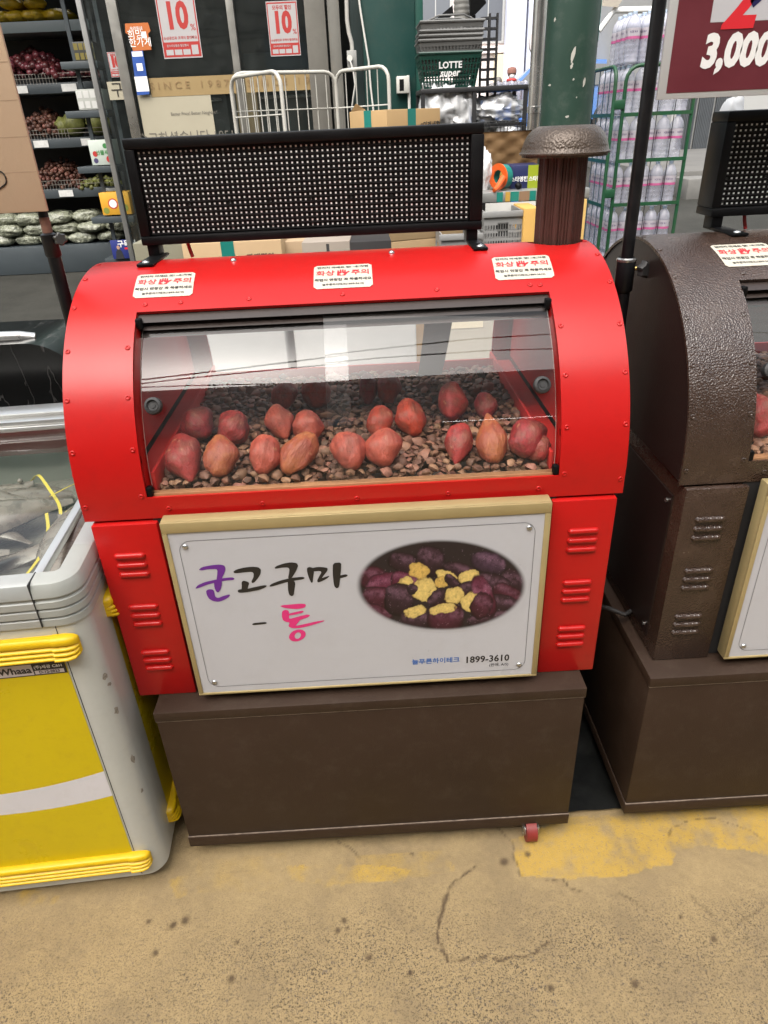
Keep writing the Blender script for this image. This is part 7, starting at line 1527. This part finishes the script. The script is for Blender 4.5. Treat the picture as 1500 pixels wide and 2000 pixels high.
# rubble and kerb on the far lane, white bag behind the second display
bm = B(); Y = 9.2; p = at(1376, 300, Y); box(bm, p.x-0.16, p.x+0.35, Y, Y+0.5, gz(Y)-0.02, gz(Y)+0.26, 0.02); o = fin('concrete_block', bm, M('concrete_grey', (0.14, 0.137, 0.128), 0.85, var=0.2), None, 30); tag(o, 'grey concrete block at the lane edge beyond the bottle cage', 'block')
bm = B(); p, q = at(1338, 300, 9.3), at(1500, 280, 9.3); box(bm, p.x, p.x+6, 9.75, 15.9, gz(9.75)-0.1, gz(15.9)+0.02, 0.02); struct('pavement', bm, M('pavement_grey', (0.11, 0.107, 0.10), 0.9, var=0.2, vscale=2), 30)
p = at(1402, 258, 0.60); bag('white_plastic_sack', 'small white plastic bag hanging behind the display of the brown roaster', (p.x+0.022, 0.60, p.z), 0.028, 0.03, 0.065, M('white_sack', (0.62, 0.63, 0.64), 0.35, var=0.1), 77, 'bag')
# added behind the red roaster: white foam boxes that pale its panes, tagged carton
FOAM = M('white_foam', (0.42, 0.43, 0.42), 0.7, var=0.04, vscale=20, bump=0.2, bscale=300)
FB = [(-0.52, 1.72, 0.46, 0.40, 0.0, 'added tall white foam box at the foot of the stack behind the red roaster'), (-0.50, 1.73, 0.46, 0.40, 0.54, 'added white foam box standing on the tall one behind the red roaster'), (-0.02, 1.76, 0.50, 0.40, 0.0, 'added wide white foam box on the ground between foam stack and tagged carton'), (0.0, 1.75, 0.48, 0.40, 0.54, 'added wide white foam box on top of the other wide one, next to the tagged carton')]
for x, y, w_, d_, zb_, lab in FB:
    z0_ = gz(1.74)+zb_+(0.002 if zb_ else 0.0); t = thing('foam_box', lab, 'box', (x, y, z0_)); bm = B(); box(bm, x-w_/2, x+w_/2, y-d_/2, y+d_/2, z0_, z0_+0.47, 0.01); fin('box_body', bm, FOAM, t, 30); bm = B(); box(bm, x-w_/2-0.006, x+w_/2+0.006, y-d_/2-0.006, y+d_/2+0.006, z0_+0.472, z0_+0.535, 0.012); fin('box_lid', bm, FOAM, t, 30)
def tagp(bm, x0, x1, z0, z1, y):
    w, h = x1-x0, z1-z0; quadp(bm, (x0+0.05*w, y, z0+0.80*h), (x0+0.55*w, y, z0+0.80*h), (x0+0.55*w, y, z0+0.97*h), (x0+0.05*w, y, z0+0.97*h), 0)
    for k in range(12): quadp(bm, (x0+(0.30+0.018*k)*w, y-0.001, z0+0.84*h), (x0+(0.308+0.018*k)*w, y-0.001, z0+0.84*h), (x0+(0.308+0.018*k)*w, y-0.001, z0+0.92*h), (x0+(0.30+0.018*k)*w, y-0.001, z0+0.92*h), 1)
x, y = 0.40, 1.74; t = thing('tagged_carton', 'pale carton with a barcode tag behind the red roaster', 'carton', (x, y, gz(y))); bm = B(); box(bm, x-0.10, x+0.28, y-0.15, y+0.15, gz(y-0.15), 1.06, 0.004); fin('carton_body', bm, M('pale_carton', (0.34, 0.32, 0.27), 0.7, var=0.06), t, 30); bm = B(); tagp(bm, x-0.10, x+0.28, 0, 1.06, y-0.1515); fin('tag_print', bm, [M('tag_cream', (0.66, 0.60, 0.46), 0.6), INKB], t, None)
# shops across the lane behind the viewer, with their lit tubes and the overhead cables: what the panes mirror
t, zz_, m_ = facade('street_building', 'row of shops across the lane facing the roasters', -16, 16, -5.6, 4, 4.4, (0.34, 0.31, 0.28), 0, 1, z0=-0.02) if False else (thing('street_building', 'row of shops across the lane facing the roasters', 'building', (0, -6, 0)), 0, None)
bm = B(); box(bm, -18, 18, -8.2, -6.2, 0, 8.0); fin('wall', bm, M('opposite_wall', (0.40, 0.38, 0.35), 0.7, var=0.2, vscale=0.8), t, None)
for k in range(9):
    x = -16+k*4; bm = B(); box(bm, x-1.6, x+1.6, -6.19, -6.15, 0.1, 2.5); f = fin('shop_opening', bm, M('opening_dark_%d' % (k % 3), ((0.03, 0.03, 0.03), (0.08, 0.06, 0.05), (0.05, 0.06, 0.07))[k % 3], 0.3), t, None)
    bm = B(); box(bm, x-1.9, x+1.9, -6.19, -6.05, 2.75, 3.45); fin('shop_fascia', bm, M('fascia_%d' % (k % 3), ((0.50, 0.48, 0.42), (0.10, 0.22, 0.34), (0.42, 0.12, 0.08))[k % 3], 0.5), t, None)
    bm = B(); box(bm, x-1.95, x+1.95, -6.19, -5.0, 2.60, 2.66); fin('canopy', bm, M('canopy_grey', (0.30, 0.30, 0.30), 0.6), t, None)
for k, (x, w_) in enumerate(((1.3, 1.1), (4.6, 1.2), (-4.0, 1.0))):
    l_ = thing('canopy_lamp', 'lit white tube lamp under the canopy across the lane', 'lamp', (x, -5.2, 2.57), 0, 'canopy lamps across the lane'); bm = B(); box(bm, x-w_/2, x+w_/2, -5.24, -5.16, 2.56, 2.598); fin('lamp_housing', bm, WHITEP, l_, None); bm = B(); cyl(bm, (x-w_/2, -5.2, 2.54), (x+w_/2, -5.2, 2.54), 0.022, n=10); fin('tube', bm, LAMP, l_, 40)
for k, (y, z, sag, dx) in enumerate(((-0.9, 3.3, 0.45, 0.0), (-1.3, 3.6, 0.65, 0.6), (-1.9, 3.4, 0.35, -0.4), (-2.6, 3.9, 0.55, 0.3))):
    bm = B(); tube(bm, [(-7+14*i/28+dx, y+0.5*math.sin(i*0.5+k), z-sag*(1-((i-14)/14)**2)+0.06*math.sin(i*1.3+k)) for i in range(29)], 0.018, 6); o = fin('overhead_cable', bm, RUBBER, None, 60); tag(o, 'black cable strung high over the lane in front of the roasters', 'cable', 'overhead cables')
for s in (-1, 1):
    bm = B(); cyl(bm, (s*7.0, -1.7, 0), (s*7.0, -1.7, 4.6), 0.09, n=14); o = fin('cable_pole', bm, M('pole_grey', (0.30, 0.30, 0.29), 0.6), None, 60); tag(o, 'plain grey cable pole at the end of the overhead cables', 'pole', 'cable poles')
